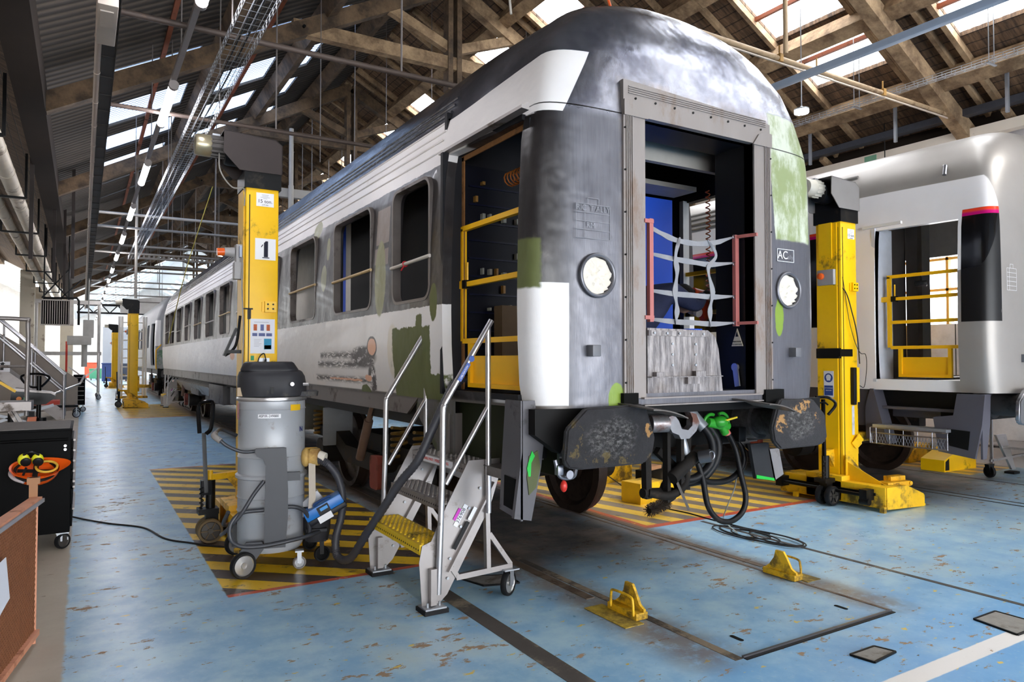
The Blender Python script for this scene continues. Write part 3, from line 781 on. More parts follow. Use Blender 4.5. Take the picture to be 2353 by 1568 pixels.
WOODST = mat('pale_wooden_pole', (206,178,132), 0.6, 0, 0.15, 12, (150,120,84), 0.2)
FRAMEM = mat('weathered_gangway_frame', (146,138,134), 0.42, 0.35, 0.2, 4, (130,108,92), 0.3, 0.1, (1,1,.35))
STRAP = mat('grey_webbing_strap', (140,140,144), 0.6, 0, 0.15, 20)
PINK = mat('pink_primer_bar', (178,104,98), 0.5, 0, 0.15, 9)
CLOTH = mat('crumpled_white_cloth', (226,218,204), 0.85, 0, 0.08, 9, None, 0, 0.4)
DOORLINE = mat('brown_foam_edge', (142,96,52), 0.9, 0, 0.4, 18, (70,48,30), 0.3, 0.6)

def wheelset(parent, y, r=0.46):
    q = MB(); q.cyl((-1.0, y, r), (1.0, y, r), 0.08, n=16); q.build('axle', GRIME, parent)
    for s in (-1, 1):
        M = Matrix.Translation((s*0.75, y, r)) @ Matrix.Rotation(s*pi/2, 4, 'Y')
        q = MB(); q.lathe([(0.0,-0.07),(0.14,-0.07),(0.15,-0.02),(0.36,-0.03),(0.40,-0.075),(r+0.028,-0.072),(r+0.028,-0.045),(r,-0.03),(r-0.006,0.06),(0.40,0.06),(0.37,0.0),(0.15,0.03),(0.13,0.10),(0.0,0.10)], 40, 0, M, cap=False)
        q.build('wheel', mat('wheel_steel', (58,46,40), 0.42, 0.4, 0.35, 5, (44,36,32), 0.35), parent)
def bogie(parent, y0, y1):
    for y in (y0, y1): wheelset(parent, y)
    q = MB()
    for s in (-1, 1):
        x = s*1.02
        q.prism([(y0-.45,.62),(y0+.3,.62),(y0+.75,.42),(y1-.75,.42),(y1-.3,.62),(y1+.45,.62),(y1+.45,.74),(y1-.4,.74),(y1-.8,.60),(y0+.8,.60),(y0+.4,.74),(y0-.45,.74)], x-.08, x+.08, 'x')
        for y in (y0, y1): q.cyl((s*0.92, y, .46), (s*1.16, y, .46), 0.15, n=20)
    q.box(-1.0, 1.0, (y0+y1)/2-.35, (y0+y1)/2+.35, .5, .78)
    q.build('bogie_frame', GRIME, parent)
    for s in (-1, 1):
        for y in (y0-.26, y0+.26, y1-.26, y1+.26):
            q = MB(); pts = [(s*1.08+.07*cos(t*.7), y+.07*sin(t*.7), .62+.006*t) for t in range(0, 50)]
            q.tube(pts, .016, 6); q.build('coil_spring', mat('ochre_spring', (128,98,40), .6, .2, .4, 9, (40,34,28), .4), parent)
        q = MB(); q.cyl((s*1.2, y0+1.0, .55), (s*1.2, y0+.75, .95), .045, n=12); q.cyl((s*1.2, y0+.75, .95), (s*1.2, y0+.6, 1.15), .03, n=10)
        q.build('damper', mat('dusty_damper', (120,96,84), .6, .2, .3, 9), parent)
        q = MB(); q.prism(rrect(y0+.5, y0+.72, .3, .62, .05), s*1.12, s*1.2, 'x'); q.build('brake_block', mat('red_oxide_caliper', (132,54,40), .7, 0, .3, 9, (50,34,28), .4), parent)

def buffer(parent, x, yf, plate_mat, w_=0.70, h_=0.37, z=1.075, flip=1):
    """buffer beam casing, plunger and head; head centre at yf"""
    q = MB(); q.lathe([(.15,0),(.15,-.18),(.105,-.2),(.105,-.42),(.12,-.44)], 24, 0, Matrix.Translation((x, yf+.62, z)) @ Matrix.Rotation(pi/2, 4, 'X') @ Matrix.Scale(-1, 4, (0,0,1)) @ Matrix.Rotation(pi, 4, 'Y'))
    q = MB(); q.cyl((x, yf+.62, z), (x, yf+.36, z), .165, .15, 24); q.cyl((x, yf+.38, z), (x, yf+.02, z), .115, .115, 24)
    q.box(x-.2, x+.2, yf+.56, yf+.64, z-.2, z+.2)
    q.build('buffer_casing', UNDER, parent)
    a, b_ = w_/2, h_/2
    c1 = (.16, .10) if flip > 0 else (.10, .10)
    poly = [(-a+.0,-b_+.06),(-a+.02,b_-.13),(-a+.16,b_-.01),(a-.10,b_+.0),(a-.07,b_-.03),(a-.0,-b_+.16),(a-.02,-b_+.06),(a-.09,-b_+.0),(-a+.12,-b_-.0),(-a+.03,-b_+.015)]
    if flip < 0: poly = [(-p[0], p[1]) for p in poly][::-1]
    # slightly domed head
    bm = bmesh.new()
    import itertools
    vs = [bm.verts.new((x+px, yf, z+pz)) for px, pz in poly]
    f = bm.faces.new(vs)
    ex = bmesh.ops.extrude_face_region(bm, geom=[f]); vv = [e for e in ex['geom'] if isinstance(e, bmesh.types.BMVert)]
    for e in vv: e.co.y += .045
    bmesh.ops.recalc_face_normals(bm, faces=bm.faces)
    bmesh.ops.bevel(bm, geom=[e for e in bm.edges], offset=.012, segments=3, affect='EDGES')
    big = [f for f in bm.faces if f.normal.y < -.98 and f.calc_area() > .1]
    me = bpy.data.meshes.new('buffer_head'); bm.to_mesh(me); bm.free(); me.materials.append(plate_mat)
    for p in me.polygons: p.use_smooth = True
    try: me.set_sharp_from_angle(angle=radians(50))
    except Exception: pass
    o = bpy.data.objects.new('buffer_head', me); C.objects.link(o); o.parent = parent
    return o
def buffer_mat(name, cx, orange, cz=1.075, rx=.17, rz=.125):
    g = G(name); x, y, z = g.xyz()
    n = g.noise(9, 8, .75); s = g.noise(30, 8, .8, (1, 1, 1.6))
    col = g.mix(n, sr((38,37,39)), sr((70,68,70)))
    xx = g.wob(x, .09, 9, detail=8); zz = g.wob(z, .09, 9, (3,3,3), 8)
    rub = g.ell(xx, zz, cx, cz, rx, rz, .45)
    col = g.mix(rub, col, g.mix(g.ss(s, .42, .78), sr((50,48,48)), sr((160,156,154))))
    for ox, oz, ra, rb, am in orange:
        k = g.mul(g.ell(xx, zz, cx+ox, cz+oz, ra, rb, .3), g.ss(g.noise(14, 6, .7, off=(ox,oz,1)), .56-am*.5, .60-am*.5))
        col = g.mix(g.mul(k, .85 if am > .1 else .45), col, sr((206,156,96)) if am > .1 else sr((150,128,70)))
    return g.set(col, .5, .35, g.m('ADD', n, g.m('MULTIPLY', s, .8)), .02, .8)

def gate(parent, x, y0, y1, rails, zb, top, panel=True, name='safety_gate', label='', group=None):
    """yellow guard gate in the plane x=const; posts at y0 and y1"""
    t = thing(name, (x, (y0+y1)/2, zb), 0, label, 'gate', group)
    yo = (y0+y1)/2; w_ = .035
    q = MB(); a, c = y0-yo, y1-yo
    q.box(-w_/2, w_/2, a, a+w_, rails[-1]-zb, top-zb); q.box(-w_/2, w_/2, c-w_, c, rails[-1]-zb, top-zb); q.build('upright', YELG, t)
    for z in rails:
        q = MB(); q.box(-w_/2, w_/2, a+w_ if z != top else a, c-w_ if z != top else c, z-zb-w_/2, z-zb+w_/2); q.build('rail', YELG, t)
    if panel:
        pa, pc = a+.12, c-.08*1.5
        q = MB(); zt = rails[-1]-zb-w_/2
        q.box(-w_/2, w_/2, pa, pa+w_, 0.02, zt); q.box(-w_/2, w_/2, pc-w_, pc, 0.02, zt); q.box(-w_/2, w_/2, pa+w_, pc-w_, 0.02, 0.05)
        q.build('kick_frame', YELG, t)
        q = MB(); q.box(.008, .016, pa+w_, pc-w_, .05, zt-.09); q.build('kick_plate', YELG, t)
    q = MB(); zl = rails[1]-zb
    q.box(-.028, .028, c-.05, c+.07, zl-.028, zl+.028); q.build('latch', YELG, t)
    q = MB(); q.box(-.03, .03, c-.10, c-.05, zl-.03, zl+.03); q.cyl((0, c-.08, zl), (0, c-.08, zl+.16), .008, n=8, m=1); q.build('latch_sleeve', [BLKM, YELG], t)
    return t
# ------------------------------------------------------------------ carriage 1 (grey primer, in front)
XC, YC = 3.612, 3.46
L1 = 22.15
car1 = thing('railway_carriage', (XC, YC, 0), 0, 'long grey primed railway carriage with white band and green patches, nearest the camera', 'railway carriage')
wins = []
ys = [4.83, 6.09, 7.87, 9.65, 11.43, 13.21, 14.99, 16.77, 18.55, 20.33, 22.11, 23.6]
wd = [0.73] + [1.09]*10 + [0.9]
for a, b_ in zip(ys, wd): wins.append((a-YC, a+b_-YC, 2.005, 2.925))
shell_mesh(L1, 1.25, wins, [(-1, .245, 1.16, 1.33, 3.035), (1, .44, 1.46, 1.33, 3.035)], True, 'body_shell', [BM_GREY, INNER], car1)
WFR = mat('window_edge_primer', (112,104,100), 0.45, 0.4, 0.3, 9, (70,62,56), 0.3)
for i, (y0, y1, z0, z1) in enumerate(wins):
    xo = -1.404
    q = MB(); a = rrect(y0-.012, y1+.012, z0-.012, z1+.012, .11); c = rrect(y0+.012, y1-.012, z0+.012, z1-.012, .09); n = len(a)
    v = [(xo-.010, p[0], p[1]) for p in a]+[(xo-.010, p[0], p[1]) for p in c]+[(xo+.06, p[0], p[1]) for p in c]+[(xo+.03, p[0], p[1]) for p in a]
    q.add(v, [(k, (k+1) % n, n+(k+1) % n, n+k) for k in range(n)]+[(n+k, n+(k+1) % n, 2*n+(k+1) % n, 2*n+k) for k in range(n)]+[(3*n+k, 3*n+(k+1) % n, (k+1) % n, k) for k in range(n)])
    f = q.build('window_frame', WFR, car1)
    if i != 3:
        q = MB(); zz = 2.34+.03*((i*7) % 3-1)
        q.cyl((xo-.012, y0-.02, zz+.01), (xo-.012, y1+.02, zz-.005), .014, n=10)
        tag(q.build('window_pole', WOODST if i in (1, 2, 5, 7) else mat('white_taped_pole', (206,198,190), .6), car1), 'round wooden pole tied across the window')
    if i == 0:
        q = MB(); q.torus((xo-.012, y0+.45, zz), .02, .005, 'y'); q.bar((xo-.02, y0+.46, zz-.02), (xo-.03, y0+.49, zz-.05), .008); q.build('red_tie', mat('red_string', (190,30,40), .5), car1)
# ribs along the roof edge
def surf(z, off=0.0): return -(lerp(WZ, z)+off)
q = MB()
for z, r in ((3.10,.008), (3.19,.009), (3.26,.008), (3.345,.012), (3.41,.012), (3.47,.010), (3.53,.010)):
    q.tube([(surf(z, .002), 1.30, z), (surf(z, .002), L1-.5, z)], r, 6)
q.build('roof_rib', BM_GREY, car1)
q = MB()
q.prism([(surf(3.07)-.035, 3.055), (surf(3.07)-.035, 3.075), (surf(3.07)+.02, 3.10), (surf(3.07)+.02, 3.05)], .11, 1.27, 'y'); q.build('door_gutter', ALU2, car1)
# door surround: recessed inner frame with foam remains
q = MB()
q.box(-1.245, -1.235, 1.13, 1.165, 1.33, 3.03); q.box(-1.245, -1.235, .1, 1.165, 3.0, 3.035)
q.build('door_foam_edge', DOORLINE, car1)
q = MB(); q.box(-1.40, -1.24, 1.165, 1.20, 1.30, 3.05); q.box(-1.29, -1.20, .17, .235, 1.34, 3.03); q.box(-1.30, -1.24, .24, 1.18, 3.036, 3.07); q.box(-1.33, -1.24, .24, 1.2, 1.29, 1.33)
q.build('door_jamb', INNER, car1)
# interior
q = MB(); q.box(-1.30, -.02, 1.30, 1.34, 1.325, 3.4); q.build('cabinet_bulkhead', INNER, car1)
q = MB(); q.box(.0, .98, 1.30, 1.34, 1.325, 3.0); q.build('blue_partition', BLUEP, car1)
q = MB(); q.box(-.55, .98, 1.0, 1.28, 3.02, 3.06); q.box(-.2, .9, .55, .60, 3.05, 3.2); q.build('ceiling_panel', mat('off_white_panel', (150,146,140), .6), car1)
q = MB(); q.box(1.235, 1.31, 1.42, 1.47, 1.33, 3.05); q.build('door_post', mat('grey_door_post', (150,150,150), .5), car1)
ec = MB(); ec.box(-1.20, -.10, 1.22, 1.30, 1.40, 3.0); cab = ec.build('electrical_cabinet', mat('dark_blue_cabinet', (7,9,22), .5), car1)
random.seed(3)
q = MB()
for r in range(11):
    z = 1.5+r*.135; q.box(-1.16, -.14, 1.205, 1.22, z-.012, z, 0)
    for k in range(16):
        if random.random() < .3: xx = -1.12+k*.06; q.box(xx, xx+random.uniform(.012, .035), 1.18, 1.22, z+.01, z+random.uniform(.03, .07), random.choice((1, 1, 2)))
q.build('breaker_row', [mat('navy_rail', (10,15,44), .4), mat('pale_component', (150,150,140), .5), mat('amber_component', (150,110,50), .5)], cab)
q = MB(); q.box(-.95, -.80, 1.08, 1.2, 1.34, 1.95); q.build('inner_post', mat('beige_box', (120,98,74), .7), car1)
# compartment wall seen through the windows
W1_ = mat('off_white_compartment_wall', (236,232,224), .5); W2_ = mat('dark_compartment_opening', (30,30,34), .6)
segs = [(1.4,2.2,'d'),(2.2,2.9,'d'),(2.9,4.42,'d'),(4.42,4.60,'w'),(4.60,4.70,'b'),(4.70,5.75,'d'),(5.75,7.3,'w')]
y = 7.3
while y < L1-1: segs += [(y, y+.7, 'd'), (y+.7, y+1.78, 'w')]; y += 1.78
for a, b_, k in segs:
    q = MB(); q.box(-1.0, -.96, a, min(b_, L1-.4)-.004, 1.33, 3.3)
    q.build('corridor_panel', {'d': W2_, 'w': W1_, 'b': BLUEP}[k], car1)
# pneumatic coil hanging in the vestibule
q = MB(); q.tube([(.80+.018*cos(t*.9), .70+.018*sin(t*.9), 2.95-.0062*t) for t in range(0, 135)], .005, 5); q.build('coiled_air_line', mat('orange_air_line', (230,110,50), .4), car1)
q = MB(); q.tube([(-1.0+.05*cos(t*.6), .9-.004*t, 2.84+.05*sin(t*.6)) for t in range(0, 90)], .006, 5); q.build('coiled_air_line', mat('ochre_air_line', (190,110,40), .4), car1)
# ---- end wall fittings
q = MB()
q.prism([(-.70,3.11),(.69,3.11),(.69,3.27),(.60,3.285),(-.64,3.33),(-.70,3.33)], -.012, .03, 'y')
for k in range(4): q.box(-.66, .64, -.020, -.010, 3.245+.014*k, 3.251+.014*k)
q.build('gangway_header', FRAMEM, car1)
for s in (-1, 1):
    q = MB(); a, c = sorted((s*.52, s*.70)); q.box(a, c, -.012, .03, 1.30, 3.11)
    for k in range(4): xx = s*(.63+.016*k); q.box(xx-.003, xx+.003, -.020, -.012, 1.30, 3.10)
    q.build('gangway_post', FRAMEM, car1)
    q = MB(); q.prism([(s*.50, 3.10), (s*.70, 3.10), (s*.70, 3.20), (s*.62, 3.205), (s*.56, 3.18)], -.024, -.010, 'y'); q.build('corner_gusset', FRAMEM, car1)
    q = MB(); a, c = sorted((s*.52, s*.545)); q.box(a, c, .03, .36, 1.30, 3.13); q.build('gangway_reveal', mat('black_reveal', (22,22,24), .45), car1)
q = MB(); q.box(-.545, .545, .03, .36, 1.29, 1.328); q.build('threshold', mat('black_reveal', (22,22,24), .45), car1)
q = MB(); q.box(-.545, .545, .03, .36, 3.115, 3.14); q.build('gangway_reveal', mat('black_reveal', (22,22,24), .45), car1)
# holes and screws on the posts
q = MB()
for s in (-1, 1):
    for k in range(7): q.cyl((s*.69, -.008, 1.4+.27*k), (s*.69, -.022, 1.4+.27*k), .006, n=8)
for k in range(8): q.cyl((-.6+.17*k, -.010, 3.22), (-.6+.17*k, -.018, 3.22), .008, n=8)
tag(q.build('screws', BLKM, car1), kind='stuff')
# folded steel gangway plate across the bottom of the opening
def plate_mat():
    g = G('streaked_steel_plate'); n = g.noise(9, 8, .7, (4, 1, .5)); n2 = g.noise(3.2, 5, .6)
    col = g.mix(g.ss(n, .3, .75), sr((84,80,82)), sr((168,162,160))); col = g.mix(g.mul(g.ss(n2, .5, .7), .6), col, sr((86,72,62)))
    return g.set(col, .38, .6, n, .01, .3)
PLM = plate_mat()
q = MB(); q.prism([(-.515,1.33),(.17,1.33),(.13,1.62),(.10,1.70),(.03,1.745),(-.515,1.75)], -.02, .0, 'y'); gp = q.build('fall_plate', PLM, car1)
q = MB(); q.box(-.515, .03, -.034, -.02, 1.70, 1.735); q.box(-.515, .13, -.06, -.02, 1.43, 1.437)
q.box(-.47, -.40, -.055, -.02, 1.437, 1.465); q.box(-.12, -.03, -.055, -.02, 1.437, 1.47); q.box(-.19, -.07, -.05, -.02, 1.385, 1.43)
q.build('stiffener', PLM, gp)
q = MB()
for k in range(5): q.cyl((-.47+.11*k, -.034, 1.718), (-.47+.11*k, -.042, 1.718), .008, n=10)
for z in (1.65, 1.58, 1.51):
    for x in (-.30, -.09): q.cyl((x, -.02, z), (x, -.026, z), .008, n=10)
tag(q.build('rivets', GALV, gp), kind='stuff')
q = MB(); q.box(-.56, .56, -.04, -.01, 1.295, 1.305); q.box(-.56, .56, -.045, 0, 1.25, 1.258);  q.build('sill_angle', FRAMEM, car1)
q = MB(); q.box(-.72, -.60, -.03, .0, 1.25, 1.335); q.build('jack_pocket', mat('slot_black', (6,6,6), .9), car1)
q = MB(); q.box(.60, .80, -.03, .0, 1.24, 1.33); q.build('jack_pocket', mat('slot_black', (6,6,6), .9), car1)
# warning triangle and latch in the right reveal
q = MB(); q.prism([(.505+0*.1, 1.66), (.505, 1.66)], 0, 0, 'y') if False else None
q.prism([(.10,1.645),(.205,1.645),(.152,1.775)], .512, .518, 'x'); tri = q.build('warning_triangle', mat('cream_plate', (206,196,170), .6), car1)
q = MB(); q.prism([(.14,1.715),(.164,1.715),(.152,1.752)], .509, .512, 'x'); q.build('arrow_mark', BLK, tri)
text('MAINTENANT', .013, (.5115, .152, 1.678), LEFT, BLK, tri); text('LES CABLES HAUTS', .011, (.5115, .152, 1.658), LEFT, BLK, tri)
q = MB(); q.bar((.505,.165,1.49),(.50,.14,1.35), .045, .012, up=(1,0,0)); q.cyl((.515,.165,1.49),(.495,.165,1.49), .03, n=14); q.build('door_latch', ALU, car1)
# tail lamp openings plugged with cloth
for s in (-1, 1):
    q = MB(); q.torus((s*.90, -.002, 2.065), .128, .012, 'y', 40); q.build('lamp_ring', mat('lamp_ring_grey', (104,104,110), .35, .5), car1)
    v = []; n = 40; q = MB()
    random.seed(5+s)
    rings = 6
    vs = [(s*.90, .0, 2.065)]
    for r in range(1, rings+1):
        for k in range(n):
            t = 2*pi*k/n; rr = .114*r/rings
            px, pz = rr*cos(t), rr*sin(t)
            d = .010*sin((px*.8+pz)*110)+.006*sin(px*190+pz*60)
            vs.append((s*.90+px, .012+d, 2.065+pz))
    fs = [(0, 1+(k+1) % n, 1+k) for k in range(n)]
    for r in range(rings-1):
        for k in range(n): a = 1+r*n; fs.append((a+k, a+(k+1) % n, a+n+(k+1) % n, a+n+k))
    q.add(vs, fs, 0, True); tag(q.build('lamp_plug', CLOTH, car1, 80), 'crumpled white cloth plug')
    q = MB(); q.box(s*.945-.032, s*.945+.032, -.05, .02, 1.565, 1.635, b=.006); q.build('lamp_bracket', mat('bracket_grey', (110,110,114), .5, .2), car1)
# scratched stencil table and AC plate
SCR = mat('scratched_white_stencil', (138,138,144), .6, 0, .3, 60)
def line_table(parent, x0, x1, z0, z1, rows, y, m, t=.0035, cols=(.25,)):
    q = MB()
    for k in range(rows+1): z = z0+(z1-z0)*k/rows; q.box(x0, x1, y-.0008, y, z-t/2, z+t/2)
    for c_ in (0, 1)+tuple(cols): xx = x0+(x1-x0)*c_; q.box(xx-t/2, xx+t/2, y-.0008, y, z0, z1)
    xm = (x0+x1)/2; w2 = (x1-x0)*.17
    q.box(xm-w2, xm+w2, y-.0008, y, z1+.04-t/2, z1+.04+t/2); q.box(xm-w2, xm-w2+t, y-.0008, y, z1, z1+.04); q.box(xm+w2-t, xm+w2, y-.0008, y, z1, z1+.04)
    return q.build('stencil_table', m, parent)
line_table(car1, -1.06, -.80, 2.29, 2.50, 4, .003, SCR)
text('RIC  T ALLY', .05, (-.93, .002, 2.475), FRONT, SCR, car1, 'stencil_lettering'); text('RM', .05, (-.95, .002, 2.37), FRONT, SCR, car1, 'stencil_lettering')
q = MB()
for a in ((.775,.965,2.275,2.279),(.775,.965,2.366,2.37),(.775,.779,2.275,2.37),(.961,.965,2.275,2.37)): q.box(a[0], a[1], -.002, .002, a[2], a[3])
q.build('stencil_frame', WSTK, car1)
text('AC', .085, (.835, -.003, 2.322), FRONT, WSTK, car1, 'stencil_lettering'); text('ally', .05, (.92, -.003, 2.312), FRONT, SCR, car1, 'stencil_lettering')
# strap net closing the gangway: a thing of its own, tied to two pink bars
net = thing('gangway_strap_net', (XC-.05, YC+.02, 1.80), 0, 'net of grey webbing straps between two pink bars closing the carriage end doorway', 'safety net')
def NP(p): return (p[0]+.05, p[1]-.02, p[2]-1.80)
def ribbon(pts, w_, vert, name, parent, sag=0):
    P = spline([NP(p) for p in pts], 6); v = []; n = len(P)
    for i, p in enumerate(P):
        e = min(i, n-1-i)/5.0; ww = w_/2*min(1, .35+.65*e)
        tw = .006*sin(i*.8)
        if vert: v += [(p.x-ww, p.y+tw, p.z), (p.x+ww, p.y-tw, p.z)]
        else: v += [(p.x, p.y+tw, p.z-ww), (p.x, p.y-tw, p.z+ww)]
    q = MB(); m_ = len(v)
    v2 = v+[(a, b_+.004, c_) for a, b_, c_ in v]
    f = [(2*i, 2*i+1, 2*i+3, 2*i+2) for i in range(n-1)]+[(m_+2*i, m_+2*i+2, m_+2*i+3, m_+2*i+1) for i in range(n-1)]
    f += [(2*i, 2*i+2, m_+2*i+2, m_+2*i) for i in range(n-1)]+[(2*i+1, m_+2*i+1, m_+2*i+3, 2*i+3) for i in range(n-1)]
    q.add(v2, f, 0, True); return q.build(name, STRAP, parent, 60)
H = [[(-0.46,.034,2.424),(-.333,.05,2.389),(-.189,.067,2.36),(-.031,.085,2.353),(.115,.101,2.362),(.284,.119,2.391),(.455,.137,2.442)],
     [(-.457,.035,2.244),(-.207,.065,2.228),(.004,.089,2.223),(.188,.109,2.221),(.460,.139,2.254)],
     [(-.463,.034,2.001),(-.209,.065,1.991),(.002,.089,1.991),(.223,.113,1.992),(.460,.139,2.010)],
     [(-.464,.034,1.813),(-.21,.065,1.802),(.0,.089,1.801),(.221,.113,1.799),(.460,.139,1.815)]]
for h_ in H: ribbon(h_, .036, False, 'horizontal_strap', net)
V = [[(-.146,.06,2.378),(-.191,.055,2.251),(-.178,.056,2.138),(-.198,.055,2.002),(-.180,.056,1.89),(-.194,.055,1.780)],
     [(.16,.094,2.392),(.248,.103,2.29),(.160,.095,2.189),(.207,.099,2.026),(.178,.097,1.906),(.182,.097,1.775)]]
for v_ in V: ribbon(v_, .036, True, 'vertical_strap', net)
q = MB(); q.box(-.487+.05, -.455+.05, -.035, -.005, -.01, .66); q.box(-.53+.05, -.455+.05, -.04, -.015, .63, .655); q.box(-.53+.05, -.455+.05, -.04, -.015, .005, .03); q.build('end_bar', PINK, net)
q = MB(); q.box(.46+.05, .497+.05, .095, .125, -.01, .66); q.bar((.48+.05,.10,.645),(.515+.05,-.055,.645), .022, .022); q.bar((.48+.05,.10,.011),(.515+.05,-.055,.011), .022, .022); q.build('end_bar', PINK, net)
q = MB()
for z in (2.425, 2.245, 2.001, 1.812):
    for x, yy_ in ((-.455, .02), (.452, .12)): p = NP((x, yy_, z+(.02 if x > 0 and z > 2.3 else 0))); q.torus(p, .012, .003, 'y', 14, 6)
q.build('eye_ring', STEEL, net)
# ---- under the body: headstock, skirts, steps
q = MB(); q.box(-1.25, 1.25, .42, .60, .90, 1.24); q.box(-1.2, 1.2, .4, 21.5, 1.0, 1.24); q.box(-1.2, 1.2, .06, .42, 1.19, 1.248)
q.prism([(-1.33,1.25),(-1.33,1.10),(-1.15,.98),(-1.0,1.25)], .05, .14, 'y'); q.prism([(1.33,1.25),(1.33,1.10),(1.15,.98),(1.0,1.25)], .05, .14, 'y')
q.build('headstock', mat('black_underframe', (14,13,13), .6, .1, .3, 5), car1)
bl = buffer_mat('worn_buffer_face_left', -.88, [(.28,.03,.03,.05,.12),(-.28,0,.06,.12,.04),(-.12,-.13,.2,.05,.02),(.16,-.14,.14,.04,.05)], 1.08, .19, .12)
br = buffer_mat('worn_buffer_face_right', .88, [(-.21,.0,.045,.05,.14),(.19,.02,.04,.06,.14),(.0,.125,.10,.035,.14)], 1.08, .16, .12)
buffer(car1, -.88, -.11, bl, .70, .37, 1.085, 1); buffer(car1, .88, -.11, br, .62, .36, 1.085, -1)
for s, x0, x1 in ((-1, -.74, -.46), (1, .28, .56)):
    q = MB(); n = 9; v = []
    for k in range(n):
        t = k/(n-1); x = x0+(x1-x0)*t; z = 1.275-.06*t*t
        v += [(x, -.32, z-.03), (x, .05, z-.005), (x, .05, z+.003), (x, -.32, z-.022)]
    f = []
    for k in range(n-1):
        for j in range(4): f.append((4*k+j, 4*k+(j+1) % 4, 4*k+4+(j+1) % 4, 4*k+4+j))
    f += [(0,1,2,3), (4*n-4, 4*n-1, 4*n-2, 4*n-3)]
    q.add(v, f, 0, True); q.build('fish_plate', mat('fish_plate_grey', (96,90,86), .45, .3), car1)
# skirts along the left side
def skirt(poly, name='side_skirt', m=SKIRT, x=-1.36, t=.02):
    q = MB(); q.prism(poly, x, x+t, 'x'); return q.build(name, m, car1)
skirt([(1.68,1.25),(L1-.1,1.25),(L1-.1,1.07),(1.9,1.11)])
skirt([(1.16,1.25),(1.68,1.25),(1.72,1.14),(1.36,.88),(1.07,.80),(1.07,1.25)], 'step_well_cheek', mat('cheek_primer', (84,80,78), .5, .1, .2, 4, (70,78,40), .5))
# step-well: cheeks, treads
UG = mat('step_cheek_grey', (84,82,86), .45, .2, .2, 4, (46,44,44), .2)
q = MB(); q.prism([(-1.375,1.30),(-1.19,1.30),(-1.24,.90),(-1.31,.585),(-1.43,.61),(-1.375,1.0)], .12, .15, 'y'); q.build('front_step_cheek', UG, car1)
q = MB(); q.prism([(.12,1.30),(.30,1.30),(.345,.90),(.37,.62),(.12,.59),(.12,.90)], -1.385, -1.37, 'x')
q.build('front_step_cheek', UG, car1)
q = MB(); q.prism([(.18,.64),(.31,.655),(.30,.84),(.17,.83)], -1.392, -1.386, 'x'); q.build('foot_hole', mat('slot_black', (6,6,6), .9), car1)
gs = MB(); gs.prism([(-1.335,.85),(-1.32,.85),(-1.315,.93),(-1.29,.97),(-1.31,1.0),(-1.33,.95),(-1.345,.90)], .112, .119, 'y'); gs.build('spray_mark', mat('green_spray', (20,190,60), .5), car1)
os_ = MB(); os_.prism([(-1.33,.74),(-1.28,.78),(-1.25,.90),(-1.27,1.0),(-1.33,.97),(-1.345,.85)], .1135, .1195, 'y'); os_.build('olive_patch', OLIVE, car1)
TREAD = mat('tread_plate', (112,106,102), .5, .5, .35, 40, (60,54,48), .3, .4)
for z, x0, x1, y0, y1 in ((.86,-1.38,-1.12,.33,1.16),(1.08,-1.25,-.98,.33,1.16)):
    q = MB(); q.box(x0, x1, y0, y1, z-.055, z); q.box(x0-.004, x1, y0, y1, z, z+.006); q.build('step_tread', TREAD, car1)
q = MB(); q.box(-1.26, -1.24, .30, 1.16, .80, 1.30); q.box(-1.0, -.98, .3, 1.16, .8, 1.3); q.box(-1.25, -.98, 1.14, 1.16, .7, 1.3); q.build('step_well_back', mat('dark_olive_well', (40,44,26), .6), car1)
q = MB(); q.prism([(-1.0,1.16),(-1.36,1.16),(-1.40,.75),(-1.12,.62),(-1.0,.7)], 1.12, 1.14, 'y'); q.build('rear_step_cheek', SKIRT, car1)
# underfloor equipment
def under(y0, y1, z0, z1, x0=-1.25, x1=-.6, m=None, name='equipment_box'):
    q = MB(); q.box(x0, x1, y0, y1, z0, z1, b=.02); return q.build(name, m or UNDER, car1)
q = MB(); q.prism([(6.2,1.06),(7.2,1.06),(7.35,.9),(7.3,.62),(6.9,.56),(6.2,.6)], -1.28, -.7, 'x'); q.build('battery_box', mat('grey_olive_box', (112,114,110), .5, .1, .25, 2, (110,114,62), .5), car1)
under(4.6, 4.64, .56, 1.0, -1.25, -.9, mat('grey_equipment', (118,120,124), .5), 'equipment_panel')
for a, b_, z0, x0 in ((8.2,9.0,.62,-1.2),(9.4,10.6,.72,-1.25),(11.2,13.0,.66,-1.28),(13.6,14.4,.55,-1.15),(15.0,16.4,.68,-1.22)): under(a, b_, z0, 1.04, x0)
q = MB(); q.prism([(-1.2,1.05),(-1.3,.95),(-1.15,.72),(-.8,.60),(-.8,1.05)], 13.0, 19.0, 'y'); q.build('water_tank_cover', mat('pale_tank', (170,166,160), .5, .2, .2, 2, (120,110,90), .3), car1)
bogie(car1, 2.49, 5.05); bogie(car1, 17.3, 19.86)
